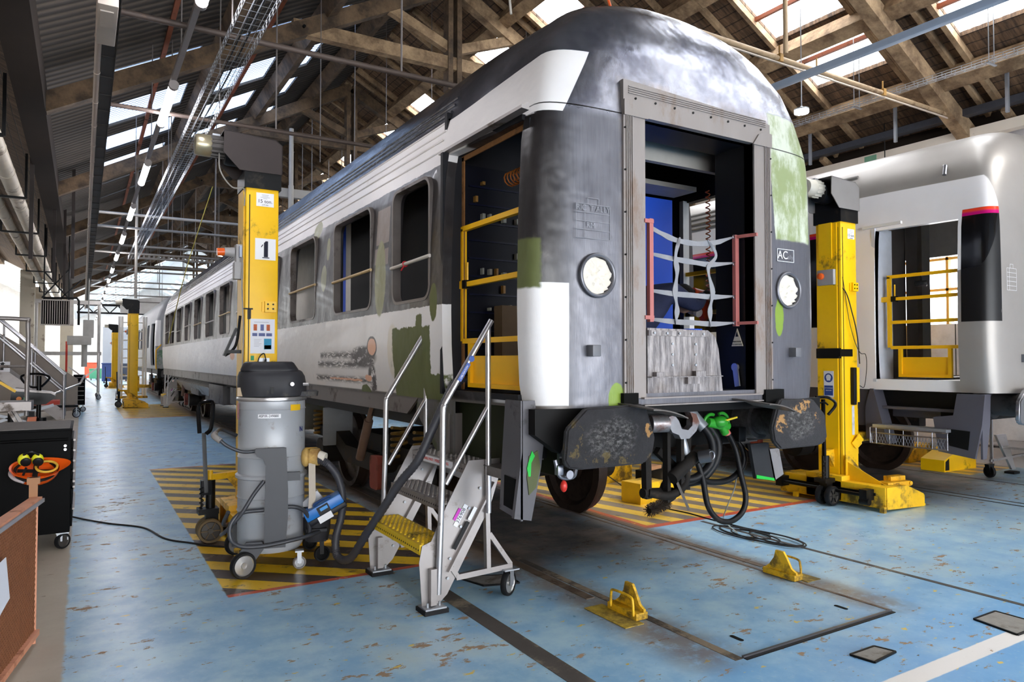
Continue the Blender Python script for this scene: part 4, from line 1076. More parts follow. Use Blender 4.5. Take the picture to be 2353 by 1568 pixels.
# couplings, hoses
q = MB(); pts = [(.0,.30,1.09),(.0,.16,1.09),(.0,.08,1.12)]
hk = [(-.05,1.02),(-.03,.99),(.05,.99),(.12,1.04),(.15,1.10),(.12,1.16),(.06,1.175),(.085,1.13),(.08,1.08),(.04,1.05),(-.02,1.06),(-.05,1.12),(-.09,1.16),(-.14,1.15),(-.15,1.10),(-.11,1.04)]
q.prism([(p[0], p[1]) for p in hk], .18, .24, 'y'); q.cyl((-.12,.22,1.10),(-.24,.26,1.10), .06, n=18); q.build('draw_hook', mat('worn_hook_steel', (150,148,150), .4, .7, .3, 8, (110,64,44), .45), car1)
q = MB(); q.bar((-.10,.25,1.05),(-.10,.25,.55), .03, .05); q.bar((.03,.25,1.0),(.03,.25,.60), .03, .05); q.cyl((-.10,.2,.72),(.16,.24,.85), .045, n=14); q.tube(spline([(-.24,.28,.62),(-.1,.22,.60),(.06,.24,.66),(.12,.28,.80)], 6), .03, 10)
q.bar((-.25,.3,1.15),(-.24,.3,.58), .05, .05); q.bar((-.1,.35,.9),(.2,.35,.66), .05, .05); q.bar((.2,.35,1.1),(.16,.33,.6), .04, .05); q.cyl((-.28,.3,.62),(.0,.3,.60), .035, n=12); q.torus((-.03,.3,.62), .07, .018, 'y', 20, 8); q.build('screw_coupling', GRIME, car1)
q = MB(); q.cyl((.14,.17,.852),(.18,.10,.872), .045, n=20); q.torus((.18,.10,.872), .03, .006, 'y'); q.build('coupling_nut', STEEL, car1)
q = MB(); q.bar((-.05,.22,.72),(.02,.16,.50), .035, .018); q.build('coupling_lever', mat('lever_steel', (84,80,78), .4, .5), car1)
HOSE = mat('black_hose_rubber', (20,20,22), .45, 0, .3, 10, (60,54,50), .12)
def hose(pts, r, name='brake_hose', m=HOSE, parent=car1, n=10): q = MB(); q.tube(spline(pts, 8), r, n); return q.build(name, m, parent)
hose([(.20,.34,1.16),(.231,.26,1.091),(.31,.22,.96),(.308,.22,.80),(.184,.24,.70),(.055,.26,.688)], .030)
hose([(.25,.34,1.16),(.285,.28,1.104),(.40,.25,.95),(.389,.25,.80),(.28,.28,.675),(.12,.3,.65)], .030)
q = MB(); q.cyl((.17,.34,1.22),(.24,.24,1.07), .035, n=14); q.cyl((.22,.27,1.10),(.25,.23,1.05), .042, n=14); q.build('hose_fitting', GALV, car1)
gcm = GRN
q = MB(); q.cyl((.29,.24,1.09),(.50,.24,1.05), .035, n=16); q.torus((.33,.24,1.07), .075, .012, 'y', 24, 8, a0=1.2, a1=4.9); q.torus((.44,.24,1.08), .07, .012, 'y', 24, 8, a0=-1.6, a1=2.0); q.ball((.40,.22,1.09), .055, sc=(1.2,1,.8)); q.cyl((.44,.24,1.05),(.48,.24,1.0), .03, n=12)
q.build('brake_cock', gcm, car1)
q = MB(); q.bar((.40,.18,1.10),(.53,.18,1.12), .02, .012); q.build('cock_handle', mat('yellow_handle', (220,190,40), .5), car1)
hose([(.49,.24,1.02),(.557,.22,.885),(.597,.20,.687),(.623,.18,.522),(.58,.18,.414),(.458,.18,.363),(.327,.18,.394),(.249,.2,.497),(.22,.22,.687),(.19,.24,.80)], .021)
hose([(.60,.28,.98),(.65,.25,.90),(.679,.24,.795),(.621,.24,.702),(.489,.24,.648),(.308,.24,.655),(.19,.24,.70)], .023)
q = MB(); q.cyl((.47,.245,1.04),(.50,.235,.99), .026, n=12); q.build('copper_collar', mat('pink_collar', (200,110,96), .5), car1)
q = MB(); q.box(.58,.66,.2,.3,.93,1.04, b=.01); q.bar((.62,.25,.98),(.70,.2,.88), .05, .05); q.build('coupling_head', BLKM, car1)
q = MB(); q.cyl((.06,.3,1.05),(.14,.28,.80), .035, n=12); q.cyl((.14,.28,.82),(.10,.28,.72), .04, n=12); q.build('grey_connector', GALV, car1)
# right lifeguard plate and left cock under the buffer
q = MB(); q.prism([(.62,.92),(.82,.92),(.90,.63),(.68,.66)], .13, .16, 'y'); q.prism([(.16,.92),(.30,.92),(.30,.68),(.16,.63)], .82, .84, 'x') if False else None
q.prism([(.82,.87),(.94,.87),(.99,.67),(.88,.628)], .13, .16, 'y', 1); q.build('lifeguard_plate', [mat('dark_lifeguard', (44,44,46), .5), ALU2], car1)
q = MB(); q.prism([(.68,.665),(.88,.63),(.875,.65),(.68,.69)], .124, .13, 'y'); q.build('spray_mark', mat('green_spray', (20,190,60), .5), car1)
q = MB(); q.tube(spline([(-1.20,.03,.95),(-1.17,.02,.85),(-1.08,.02,.84),(-1.05,.03,.88)], 5), .014, 8); q.cyl((-1.12,-.01,.86),(-1.12,.05,.86), .026, n=14); q.box(-1.20,-1.16,.0,.04,.86,.92, b=.005); q.build('isolating_cock', STEEL, car1)
q = MB(); q.ball((-1.145,.02,.79), .022, sc=(1,1,1.6)); q.cyl((-1.145,.02,.80),(-1.14,.03,.85), .006, n=8); q.build('red_knob', mat('red_knob', (206,50,40), .4), car1)
# gate in the left door and in the far-side door
gate(car1, XC-1.235, 3.60, 4.63, [2.50, 2.09, 1.68], 1.33, 2.50, name='safety_gate', label='yellow guard gate in the nearest doorway of the grey carriage, above the step ladder')
gt = gate(car1, XC+1.28, 3.98, 4.92, [2.35, 1.98, 1.62], 1.33, 2.35, name='safety_gate', label='yellow guard gate in the far doorway, seen through the carriage behind the strap net')
# ------------------------------------------------------------------ person kneeling in the vestibule
def skin_body(name, bones, parent, material, sub=1):
    """bones: dict name -> (pos, radius); edges list"""
    pts, edges = bones
    me = bpy.data.meshes.new(name); idx = {k: i for i, k in enumerate(pts)}
    me.from_pydata([pts[k][0] for k in pts], [(idx[a], idx[b_]) for a, b_ in edges], [])
    o = bpy.data.objects.new(name, me); C.objects.link(o)
    md = o.modifiers.new('s', 'SKIN'); md.use_smooth_shade = True
    for k in pts:
        r = pts[k][1]; r = (r, r) if not isinstance(r, tuple) else r
        me.skin_vertices[0].data[idx[k]].radius = r
    me.skin_vertices[0].data[0].use_root = True
    m2 = o.modifiers.new('u', 'SUBSURF'); m2.levels = sub; m2.render_levels = sub
    dg = bpy.context.evaluated_depsgraph_get(); dg.update()
    nm = bpy.data.meshes.new_from_object(o.evaluated_get(dg)); o.modifiers.clear(); o.data = nm; nm.name = name
    nm.materials.clear(); nm.materials.append(material)
    for p in nm.polygons: p.use_smooth = True
    o.parent = parent; return o
OVER = mat('dark_blue_overalls', (30,36,66), .85, 0, .3, 10, None, 0, .3)
SKINM = mat('skin', (196,150,126), .55, 0, .1, 6)
per = thing('person', (XC-.05, YC+.74, 1.325), 0, 'person in dark blue overalls crouching inside the grey carriage doorway, bent over a task', 'person')
B = {'pelvis': ((0,0,.36), .17), 'waist': ((.08,-.02,.56), .16), 'chest': ((.24,-.04,.74), .19), 'neck': ((.42,-.05,.76), .075),
     'shl': ((.30,-.20,.74), .085), 'ell': ((.50,-.26,.62), .055), 'wrl': ((.60,-.22,.74), .042),
     'shr': ((.30,.13,.74), .085), 'elr': ((.48,.18,.66), .055), 'wrr': ((.64,.08,.76), .042),
     'kl': ((.36,-.20,.30), .085), 'al': ((.14,-.22,.09), .06), 'fl': ((.33,-.22,.055), .05),
     'kr': ((.34,.14,.34), .085), 'ar': ((.18,.16,.09), .06), 'fr': ((.36,.16,.055), .05), 'hl': ((.04,-.12,.34), .12), 'hr': ((.04,.10,.34), .12)}
Ed = [('pelvis','waist'),('waist','chest'),('chest','neck'),('chest','shl'),('shl','ell'),('ell','wrl'),('chest','shr'),('shr','elr'),('elr','wrr'),
      ('pelvis','hl'),('hl','kl'),('kl','al'),('al','fl'),('pelvis','hr'),('hr','kr'),('kr','ar'),('ar','fr')]
body = skin_body('body', (B, Ed), per, OVER, 2)
q = MB(); q.ball((.55,-.06,.70), .098, 18, sc=(.95,.8,1.12)); q.ball((.635,-.06,.67), .022, 8, sc=(1,.7,1)); q.ball((.55,-.145,.69), .025, 8, sc=(.6,.5,1)); q.build('head', SKINM, per)
q = MB(); q.ball((.535,-.06,.735), .106, 18, sc=(1,.88,.9)); q.build('dark_hair', mat('dark_hair', (26,22,20), .8), per)
q = MB(); q.ball((.625,-.08,.62), .05, 14, sc=(.7,1,.8)); q.cyl((.62,-.13,.60),(.62,-.16,.59), .035, n=14); q.tube([(.6,-.13,.62),(.53,-.155,.66),(.46,-.12,.70)], .006, 6); q.build('respirator', mat('grey_respirator', (170,160,156), .5), per)
for sgn, wv, tl in ((-1, (.60,-.22,.74), .60), (1, (.64,.08,.76), .6)):
    q = MB(); wx, wy, wz = wv
    q.ball((wx+.05, wy, wz+.005), .04, 12, sc=(1.1,.9,.6))
    for k in range(4):
        yy = wy-.03+.02*k; q.tube([(wx+.07,yy,wz+.01),(wx+.11,yy,wz+.012),(wx+.125,yy,wz-.02),(wx+.11,yy,wz-.035)], .0095, 8)
    q.tube([(wx+.04,wy+sgn*-.035,wz),(wx+.07,wy+sgn*-.05,wz-.015),(wx+.10,wy+sgn*-.035,wz-.03)], .011, 8)
    q.build('gloved_hand', mat('black_work_glove', (28,26,26), .8), per)
tl = thing('orange_power_tool', (XC+.69, YC+.70, 2.0), 0, 'orange hand power tool held by the crouching person in the carriage', 'power tool')
q = MB(); q.cyl((-.07,0,.09),(.09,0,.06), .042, .05, 16); q.build('tool_body', mat('orange_tool', (216,72,30), .45), tl)
q = MB(); q.prism([(.0,.06),(.08,.05),(.10,-.10),(.05,-.14),(.02,-.10)], -.03, .03, 'y'); q.build('tool_handle', mat('orange_tool', (216,72,30), .45), tl)
q = MB(); q.cyl((-.10,0,.10),(-.07,0,.09), .03, n=14); q.build('tool_nose', BLK, tl)
bk = thing('blue_bucket', (XC+.30, YC+.42, 1.325), 0, 'small blue bucket on the carriage floor behind the steel gangway plate', 'bucket')
q = MB(); q.lathe([(.07,0),(.09,.44),(.096,.45),(.09,.45),(.07,.02)], 20); q.build('bucket_body', BLUEP, bk)

# ------------------------------------------------------------------ carriage 2 (white, right edge)
X2, Y2 = 8.97, 3.46
car2 = thing('railway_carriage', (X2, Y2, 0), 0, 'white railway carriage with black window panels and pale grey end, at the right edge', 'railway carriage')
w2 = [(5.45-Y2+.25, 6.45-Y2, 2.0, 2.9), (7.4-Y2, 8.5-Y2, 2.0, 2.9), (9.2-Y2, 10.3-Y2, 2.0, 2.9)]
shell_mesh(20.0, 1.21, [], [(-1, .37, 1.22, 1.33, 2.99), (1, 1.5, 2.7, 1.33, 2.99)], False, 'body_shell', [BM_WHITE, mat('pale_interior', (190,188,186), .6)], car2, lamps=False)
WP = WHT
q = MB(); q.box(-1.42,-1.385,.9,1.34,3.02,3.05); q.build('door_frame', WP, car2)
q = MB(); q.box(-1.38,-1.05,1.22,1.26,1.3,3.02); q.build('door_jamb', mat('pale_jamb', (206,208,216), .5), car2)
for z in (1.42, 1.7, 2.1): pass
q = MB(); q.box(-1.25,1.25,.42,.6,.90,1.20); q.box(-1.2,1.2,.4,19.5,1.0,1.2); q.build('headstock', mat('black_underframe', (24,23,23), .6, .2, .3, 5), car2)
buffer(car2, -.88, -.11, mat('polished_buffer_face', (150,150,154), .25, .8, .2, 4), .62, .37, 1.085, 1)
q = MB(); q.prism([(1.30,1.22),(18,1.22),(18,1.02),(2.5,1.02),(2.2,.80),(1.30,.80)], -1.36, -1.34, 'x'); q.build('side_skirt', mat('dark_grey_skirt', (72,70,76), .4, .1, .2, 3), car2)
q = MB(); q.prism([(.36,1.20),(.10,1.20),(.13,.9),(.20,.56),(.55,.60),(.60,.95),(.40,.98)], -1.40, -1.37, 'x'); q.prism([(-1.37,1.2),(-1.2,1.2),(-1.22,.9),(-1.30,.56),(-1.37,.56)], .14, .16, 'y'); q.build('front_step_cheek', mat('grey_cheek', (86,84,92), .4, .1, .2, 3), car2)
q = MB(); q.prism([(.26,.64),(.44,.67),(.46,.84),(.24,.83)], -1.406, -1.40, 'x'); q.build('foot_hole', mat('slot_black', (6,6,6), .9), car2)
q = MB(); q.prism([(1.30,1.22),(1.26,1.22),(1.10,.62),(1.35,.66),(1.36,1.0)], -1.38, -1.2, 'x'); q.build('rear_step_cheek', mat('grey_cheek', (86,84,92), .4, .1, .2, 3), car2)
q = MB(); q.box(-1.30,-1.05,.4,1.25,1.0,1.03); q.box(-1.02,-1.0,.4,1.25,.9,1.3); q.build('step_tread', mat('grey_cheek', (86,84,92), .4, .1, .2, 3), car2)
bs = tag(MB().box(0,0,0,0,0,0).build('x', WHT), 'x'); bpy.data.objects.remove(bs)
# mesh basket step hanging under the door
st = MB(); st.box(-1.50,-1.28,.42,1.20,.805,.835); stp = st.build('wire_step', GALV, car2)
q = MB()
for z in (.80,.745,.63): q.tube([(-1.50,.40,z),(-1.53,.80,z),(-1.50,1.22,z)], .008, 6)
for y in (.40,.55,.70,.85,1.0,1.15,1.22): q.cyl((-1.515,y,.80),(-1.515,y,.63), .005, n=6)
for k in range(26):
    y = .42+.031*k; q.tube([(-1.51,y,.74),(-1.51,min(1.22,y+.05),.63)], .0025, 4); q.tube([(-1.51,min(1.22,y+.05),.74),(-1.51,y,.63)], .0025, 4)
q.build('basket_guard', STEEL, stp)
for y in (2.49,):
    bogie(car2, 2.49, 5.05)
q = MB(); q.torus((-1.07,.055,2.03), .10, .014, 'y', 32); car2l = q.build('tail_lamp_ring', ALU2, car2)
def tl_mat():
    g = G('tail_lamp_lens'); x, y, z = g.xyz(); col = g.mix(g.ss(g.m('ABSOLUTE', g.m('SUBTRACT', z, 2.03)), .045, .05), sr((236,226,224)), sr((170,40,50))); return g.set(col, .15)
q = MB(); q.lathe([(0,.0),(.05,.004),(.09,.014),(.1,.03)], 32, 0, Matrix.Translation((-1.07,.035,2.03)) @ Matrix.Rotation(-pi/2, 4, 'X')); q.build('tail_lamp', tl_mat(), car2)
line_table(car2, -1.12, -.93, 2.24, 2.46, 5, .01, WSTK, .003)
q = MB(); q.box(-.86,-.80,-.03,.05,1.52,1.60); q.build('lamp_bracket', mat('bracket_grey', (110,110,114), .5, .2), car2)
q = MB(); q.tube([(-1.2,.55,3.5),(-1.16,.56,3.60),(-1.1,.6,3.62)], .02, 8); q.build('lifting_lug', STEEL, car2)
for z in (3.48,3.56,3.64,3.72):
    q = MB(); q.tube([(-lerp(WZ,z)-.004, 1.6, z),(-lerp(WZ,z)-.004, 19, z)], .022, 6); q.build('roof_rib', mat('roof_rib_grey', (140,136,132), .5, .2), car2)
text('INTERDIT', .035, (-1.365, 1.95, 1.08), (pi/2,0,-pi/2), WSTK, car2)
q = MB(); q.prism([(2.05,.985),(1.90,1.01),(1.88,.99),(1.96,.97)], -1.366, -1.362, 'x'); q.build('arrow_mark', WSTK, car2)
q = MB(); q.box(-1.37,1.20,1.20,1.35,1.30,1.33); q.build('threshold', ALU2, car2)
# interior things glimpsed through the door
q = MB(); q.box(-.84,-.2,1.55,1.6,1.3,3.3); q.box(-.28,-.18,1.36,1.5,1.3,3.2); q.build('inner_partition', mat('grey_partition', (112,106,104), .5), car2)
q = MB(); q.box(.0,.26,1.5,1.58,1.3,3.3); q.build('inner_post_panel', mat('pale_post', (176,182,188), .5), car2)
q = MB(); q.box(-1.2,-.88,1.34,1.42,1.35,3.1)
eb = q.build('electrical_cabinet', mat('dark_blue_cabinet', (7,9,22), .5), car2)
q = MB(); random.seed(9)
for r in range(12):
    z = 1.42+r*.135; q.box(-1.19,-.89,1.325,1.34,z-.012,z,0)
    for k in range(6):
        if random.random() < .5: xx = -1.17+.05*k; q.box(xx,xx+.025,1.32,1.34,z+.01,z+.05,1)
q.build('breaker_row', [mat('navy_rail', (20,30,84), .4), mat('pale_component', (150,150,140), .5)], eb)
gate(None, X2-1.24, 3.82, 4.62, [2.47, 2.22, 1.96, 1.68], 1.335, 2.47, name='safety_gate', label='yellow four-rail guard gate in the doorway of the white carriage')
wl = thing('work_lamp', (X2-1.15, 4.30, 2.38), .5, 'black clamp work lamp hanging on the guard gate of the white carriage', 'work lamp')
q = MB(); q.box(-.10,.10,-.06,.06,-.03,.02,b=.012); q.build('lamp_housing', BLKM, wl)
q = MB(); q.tube([(-.08,0,.02),(-.06,0,.07),(0,0,.08),(.06,0,.06),(.10,0,.02)], .01, 8); q.build('lamp_handle', BLK, wl)

# ------------------------------------------------------------------ carriage 3 (old grey, far behind carriage 1)
car3 = thing('railway_carriage', (3.612, 29.0, 0), 0, 'old light grey carriage end far behind, beyond the first carriage', 'railway carriage')
shell_mesh(16.8, 1.21, [(2.0+1.78*k, 3.05+1.78*k, 2.0, 2.9) for k in range(8)], [(-1, .40, 1.2, 1.33, 2.9)], True, 'body_shell', [BM_OLD, INNER], car3, lamps=False)
q = MB(); q.box(-1.25,1.25,.05,.4,.86,1.22); q.box(-1.2,1.2,.4,16.4,1.0,1.2); q.build('headstock', mat('black_underframe', (24,23,23), .6, .2, .3, 5), car3)
buffer(car3, -.88, -.5, UNDER, .6, .36); buffer(car3, .88, -.5, UNDER, .6, .36)
q = MB(); q.torus((-.9,-.005,2.065), .12, .015, 'y'); q.cyl((-.9,.0,2.065),(-.9,-.01,2.065), .11, n=24); q.build('lamp_ring', UNDER, car3)
bogie(car3, 2.49, 5.05)
hr = MB(); hr.tube([(-1.3,-.02,1.2),(-1.32,-.12,1.35),(-1.32,-.12,1.9),(-1.15,-.12,2.1)], .02, 8); hr.build('yellow_handrail', YELG, car3)
# ================================================================== LIFTING JACKS
def wheel_disc(q, c, r, w_, ax='y', m=0, mh=1, spokes=0):
    """solid tyre wheel; ax = axle axis"""
    c = Vector(c); R = {'y': Matrix.Rotation(pi/2, 4, 'X'), 'x': Matrix.Rotation(pi/2, 4, 'Y'), 'z': Matrix.Identity(4)}[ax] if isinstance(ax, str) else ax
    M = Matrix.Translation(c) @ R
    q.lathe([(r*.78,-w_/2),(r*.95,-w_/2),(r,-w_*.3),(r,w_*.3),(r*.95,w_/2),(r*.78,w_/2),(r*.78,-w_/2)], 32, m, M, cap=False)
    q.lathe([(0,-w_*.38),(r*.22,-w_*.42),(r*.24,-w_*.25),(r*.70,-w_*.2),(r*.79,-w_*.42),(r*.79,w_*.42),(r*.70,w_*.2),(r*.24,w_*.25),(r*.22,w_*.42),(0,w_*.38)], 32, mh, M, cap=False)
    if spokes:
        for k in range(spokes):
            t = 2*pi*k/spokes
            for s in (-1, 1):
                q.bar(M @ Vector((r*.2*cos(t), r*.2*sin(t), s*w_*.3)), M @ Vector((r*.74*cos(t), r*.74*sin(t), s*w_*.3)), r*.13, w_*.12, m)
    return q
def jack(loc, label, number=None, detail=0):
    t = thing('lifting_jack', (loc[0], loc[1], 0), 0, label, 'lifting jack', None)
    a, c = .142, .155
    q = MB(); q.box(-a, a, -c, c, .06, 3.08, b=.022); q.box(-a-.012, -a, -c+.045, c-.02, .3, 3.05); q.build('column', YEL, t)
    q = MB(); q.box(-a+.028, -a+.036, -c-.003, -c, .35, 3.0); q.box(-a-.0125, -a-.0121, -c+.02, -c+.026, .3, 3.0); q.build('column_slot', BLK, t)
    q = MB(); q.box(-a-.015, a+.015, -c-.015, c+.015, 3.06, 3.20); q.build('head_collar', BLKM, t)
    # hood, open towards the motor
    pr = [(.16,3.20),(.16,3.46),(.10,3.505),(-.33,3.53),(-.335,3.34),(-.20,3.20)]
    q = MB()
    for y0, y1 in ((-.185,-.178),(.178,.185)): q.prism(pr, y0, y1, 'y')
    q.bar((.16,0,3.20),(.16,0,3.46), .37, .006, up=(1,0,0)); q.bar((.16,0,3.46),(.10,0,3.505), .37, .006); q.bar((.10,0,3.505),(-.33,0,3.53), .37, .006)
    q.build('motor_hood', mat('hood_grey', (58,51,50), .5, .1, .2, 5) if detail == 1 else (mat('hood_light', (150,146,144), .4, .4, .15, 5) if detail == 2 else BLKM), t)
    q = MB(); q.box(-.12, .15, -.17, .17, 3.2, 3.42); q.lathe([(0,-.30),(.11,-.30),(.12,-.27),(.12,-.16),(0,-.16)], 24, 0, Matrix.Translation((0,0,3.39)) @ Matrix.Rotation(pi/2, 4, 'Y')); q.build('gearbox', mat('dark_gearbox', (18,20,26), .4, .2), t)
    if detail:
        q = MB(); M = Matrix.Translation((-.30,0,3.42)) @ Matrix.Rotation(-pi/2, 4, 'Y')
        q.lathe([(.085,-.02),(.085,.10),(.078,.115),(.078,.20)], 28, 0, M, cap=False)
        for k in range(14): t_ = 2*pi*k/14; q.bar(M @ Vector((.09*cos(t_),.09*sin(t_),0)), M @ Vector((.09*cos(t_),.09*sin(t_),.12)), .006, .018)
        mo = q.build('motor', mat('dark_motor_fins', (70,66,64), .45, .4) if detail == 1 else mat('cream_motor', (206,200,186), .45, .1), t)
        q = MB(); q.lathe([(.088,.11),(.095,.12),(.095,.215),(.085,.24),(.05,.245),(0,.245)], 28, 0, M, cap=False); q.build('fan_cover', mat('worn_fan_cover', (178,168,140), .3, .6, .3, 6) if detail == 1 else mat('cream_motor', (206,200,186), .45, .1), mo)
        q = MB(); q.box(-.40,-.34,-.03,.03,3.50,3.53); q.build('terminal_box', GALV, mo)
    else:
        q = MB(); q.cyl((-.30,0,3.42),(-.52,0,3.42), .085, n=20); q.build('motor', mat('cream_motor', (206,200,186), .45, .1), t)
    # base: beam along y, two ramped legs towards +x
    q = MB(); q.box(-.27, -.02, -.70, .55, .035, .25, b=.008); q.box(-.27, .16, -.22, .22, .035, .30, b=.01)
    for y0, y1 in ((-.712,-.46),(.31,.562)):
        q.prism([(-.26,.03),(.42,.0),(.42,.11),(.40,.135),(.10,.245),(-.26,.25)], y0, y1, 'y')
        q.box(.42, .47, y0+.02, y0+.08, 0, .02); q.box(-.31, -.27, y0+.0, y0+.05, 0, .06)
    q.prism([(-.16,.25),(-.16,.52),(-.10,.50),(.16,.30),(.16,.25)], -.20, -.19, 'y'); q.prism([(-.70+.08,.25),(-.155,.25),(-.155,.46)], -.13, -.12, 'x')
    q.build('base_frame', YEL2, t)
    # carriage claw on the +x side and wheel dolly on the -x side
    q = MB(); q.box(.145, .19, -.12, .12, .5, 1.0); q.box(.19, .55, -.06, .06, .62, .72); q.build('lifting_claw', YEL2, t)
    q = MB(); q.bar((-.14,-.02,.54),(-.40,-.10,.54), .06, .05); q.prism([(-.14,.35),(-.14,.52),(-.26,.52)], -.06, -.01, 'y'); q.cyl((-.40,-.10,.51),(-.40,-.10,.60), .022, n=12); q.build('tow_arm', YEL2, t)
    d = MB(); d.cyl((-.40,-.12,.26),(-.40,-.12,.52), .038, n=18); d.box(-.50,-.34,-.19,-.05,.24,.285); d.box(-.44,-.34,-.16,-.08,.15,.26)
    for k in range(30): pass
    d.tube([(-.475+.016*cos(k*.9), -.15+.016*sin(k*.9), .28+.0055*k) for k in range(36)], .005, 5)
    d.cyl((-.475,-.15,.26),(-.475,-.15,.52), .007, n=8)
    d.bar((-.27,-.60,.17),(-.27,.55,.17), .03, .03) if detail != 1 else None
    d.cyl((-.36,-.55,.16),(-.36,.50,.16), .018, n=10) if detail == 2 else None
    if detail == 2:
        d.box(-.40,-.27,-.58,-.50,.11,.22); d.box(-.40,-.27,.44,.52,.11,.22); d.cyl((-.38,-.6,.10),(-.38,-.5,.10), .035, n=12)
    d.build('dolly_pump', BLKM, t)
    q = MB()
    for s in (-1, 1): wheel_disc(q, (-.41, -.20 if s < 0 else -.09, .105), .102, .055, 'y', 0, 1, 6)
    q.cyl((-.41,-.22,.105),(-.41,-.06,.105), .016, n=10)
    q.build('dolly_wheel', [mat('ochre_polyurethane', (104,84,50), .6, 0, .3, 8, (60,50,40), .3) if detail == 1 else RUB, mat('dark_wheel_hub', (74,70,66), .5, .4)], t)
    if detail == 1:
        q = MB(); q.bar((-.44,-.16,.42),(-.455,-.10,.92), .030, .03); q.box(-.475,-.40,-.16,-.06,.40,.52)
        h_ = [(-.49,-.11,.92),(-.50,-.11,1.10),(-.485,-.11,1.17),(-.40,-.11,1.185),(-.385,-.11,1.13),(-.40,-.11,.96),(-.44,-.11,.91)]
        q.tube(spline(h_, 5), .017, 8); q.build('tow_handle', mat('glossy_black', (16,16,18), .2), t)
    elif detail == 2:
        q = MB(); q.bar((-.42,-.12,.5),(-.40,-.10,1.12), .03, .03)
        q.tube(spline([(-.52,-.1,1.145),(-.36,-.12,1.14),(-.30,-.16,1.10),(-.31,-.18,1.05),(-.40,-.16,.96)], 6), .016, 8); q.tube(spline([(-.46,-.1,1.08),(-.40,-.11,1.09),(-.36,-.13,1.06)], 4), .010, 8); q.build('tow_handle', mat('glossy_black', (16,16,18), .2), t)
    else:
        q = MB(); q.bar((-.44,-.16,.42),(-.46,-.10,1.15), .035, .05); q.build('tow_handle', BLKM, t)
    # beacon on the -x face
    if detail == 1:
        q = MB(); q.box(-.21,-.157,-.11,-.02,2.40,2.56, b=.006); q.box(-.23,-.155,-.14,-.05,2.25,2.40, b=.006); q.cyl((-.22,-.06,2.49),(-.30,-.06,2.49), .045, .038, 18); bx = q.build('switch_box', mat('grey_switch_box', (158,156,156), .5), t)
        q = MB(); q.cyl((-.30,-.06,2.49),(-.36,-.06,2.485), .034, n=16); q.build('orange_beacon', mat('orange_lens', (232,96,30), .25), bx)
        q = MB(); q.box(-.19,-.17,-.16,-.11,2.44,2.54, b=.004); q.build('socket', mat('pale_blue_plastic', (170,180,200), .4), bx)
        q = MB(); q.tube(spline([(-.165,-.15,2.44),(-.17,-.165,2.2),(-.155,-.17,1.8),(-.16,-.165,1.4),(-.15,-.16,.9)], 8), .006, 6); q.build('grey_cable', mat('grey_cable', (150,146,140), .5), t)
        q = MB(); q.tube(spline([(-.35,-.05,3.36),(-.34,-.06,3.2),(-.25,-.1,3.06),(-.15,-.12,3.05),(-.15,-.13,2.9)], 6), .006, 6); q.build('grey_cable', mat('grey_cable', (150,146,140), .5), t)
    else:
        q = MB(); q.box(-.20,-.155,-.10,.10,2.37,2.54, b=.006); bx = q.build('switch_box', mat('grey_switch_box', (158,156,156), .5), t)
        q = MB(); q.lathe([(.036,0),(.034,.035),(.015,.045),(0,.045)], 18, 0, Matrix.Translation((-.20,.045,2.47)) @ Matrix.Rotation(-pi/2, 4, 'Y'), cap=False); q.build('orange_beacon', mat('orange_lens', (232,96,30), .25), bx)
        q = MB(); q.box(-.17,-.150,-.06,.10,2.66,3.06); q.build('cable_cover', YEL, t)
    # signs on the -y face
    yf = -c-.001
    if detail:
        q = MB(); q.box(-.055,.095,yf-.003,yf,2.905,3.025) if detail == 1 else q.box(-.02,.10,yf-.003,yf,2.88,2.99); sg = q.build('load_plate', WSTK, t)
        zc = 2.962 if detail == 1 else 2.93; xc_ = .02 if detail == 1 else .04
        text('15 ton.', .044, (xc_, yf-.004, zc-.012), FRONT, INK, sg); text('(147 kN)', .015, (xc_, yf-.004, zc-.043), FRONT, INK, sg)
        q = MB()
        for k in range(4): ww = (.03,.026,.04,.018)[k]; q.box(xc_-ww, xc_+ww, yf-.004, yf-.003, zc+.045-.011*k, zc+.0475-.011*k)
        e = .052; 
        q.build('small_print', mat('grey_print', (140,140,150), .6), sg)
        q = MB(); zb = 1.965 if detail == 1 else 2.30; q.box(.02,.115,yf-.035,yf,zb,zb+.095); q.box(-.0,.125,yf-.012,yf,zb+.005,zb+.09); br_ = q.build('stop_block', YEL, t)
        q = MB()
        for xx in (.045,.09):
            for zz in (.03,.07): q.cyl((xx,yf-.035,zb+zz),(xx,yf-.040,zb+zz), .008, n=10)
        q.build('bolt', BLKM, br_)
    if number:
        q = MB(); q.box(-.062,.115,yf-.003,yf,2.43,2.62); sg = q.build('number_plate', WSTK, t)
        # stencilled digit one
        q = MB(); yy = yf-.004
        for p in ([(.013,2.455),(.048,2.455),(.048,2.597),(.028,2.597),(.013,2.580)], [(.0,2.445),(.06,2.445),(.06,2.453),(.0,2.453)], [(-.013,2.545),(-.008,2.54),(.007,2.562),(.003,2.568)]): q.prism(p, yy-.001, yy, 'y')
        q.build('stencilled_digit', INK, sg)
        q = MB(); q.box(-.095,.112,yf-.003,yf,1.60,1.905); po = q.build('instruction_sheet', PAPER, t)
        cols = [mat('photo_orange', (190,90,40), .6, 0, .5, 40), mat('photo_blue', (90,100,150), .6, 0, .5, 40), mat('photo_teal', (30,140,180), .6, 0, .3, 30), mat('photo_amber', (220,140,20), .6, 0, .3, 30), mat('grey_print', (140,140,150), .6)]
        q = MB(); Y_ = yf-.0035
        def R(x0, x1, z0, z1, m): q.box(-.095+.207*x0, -.095+.207*x1, Y_-.0006, Y_, 1.60+.305*z0, 1.60+.305*z1, m)
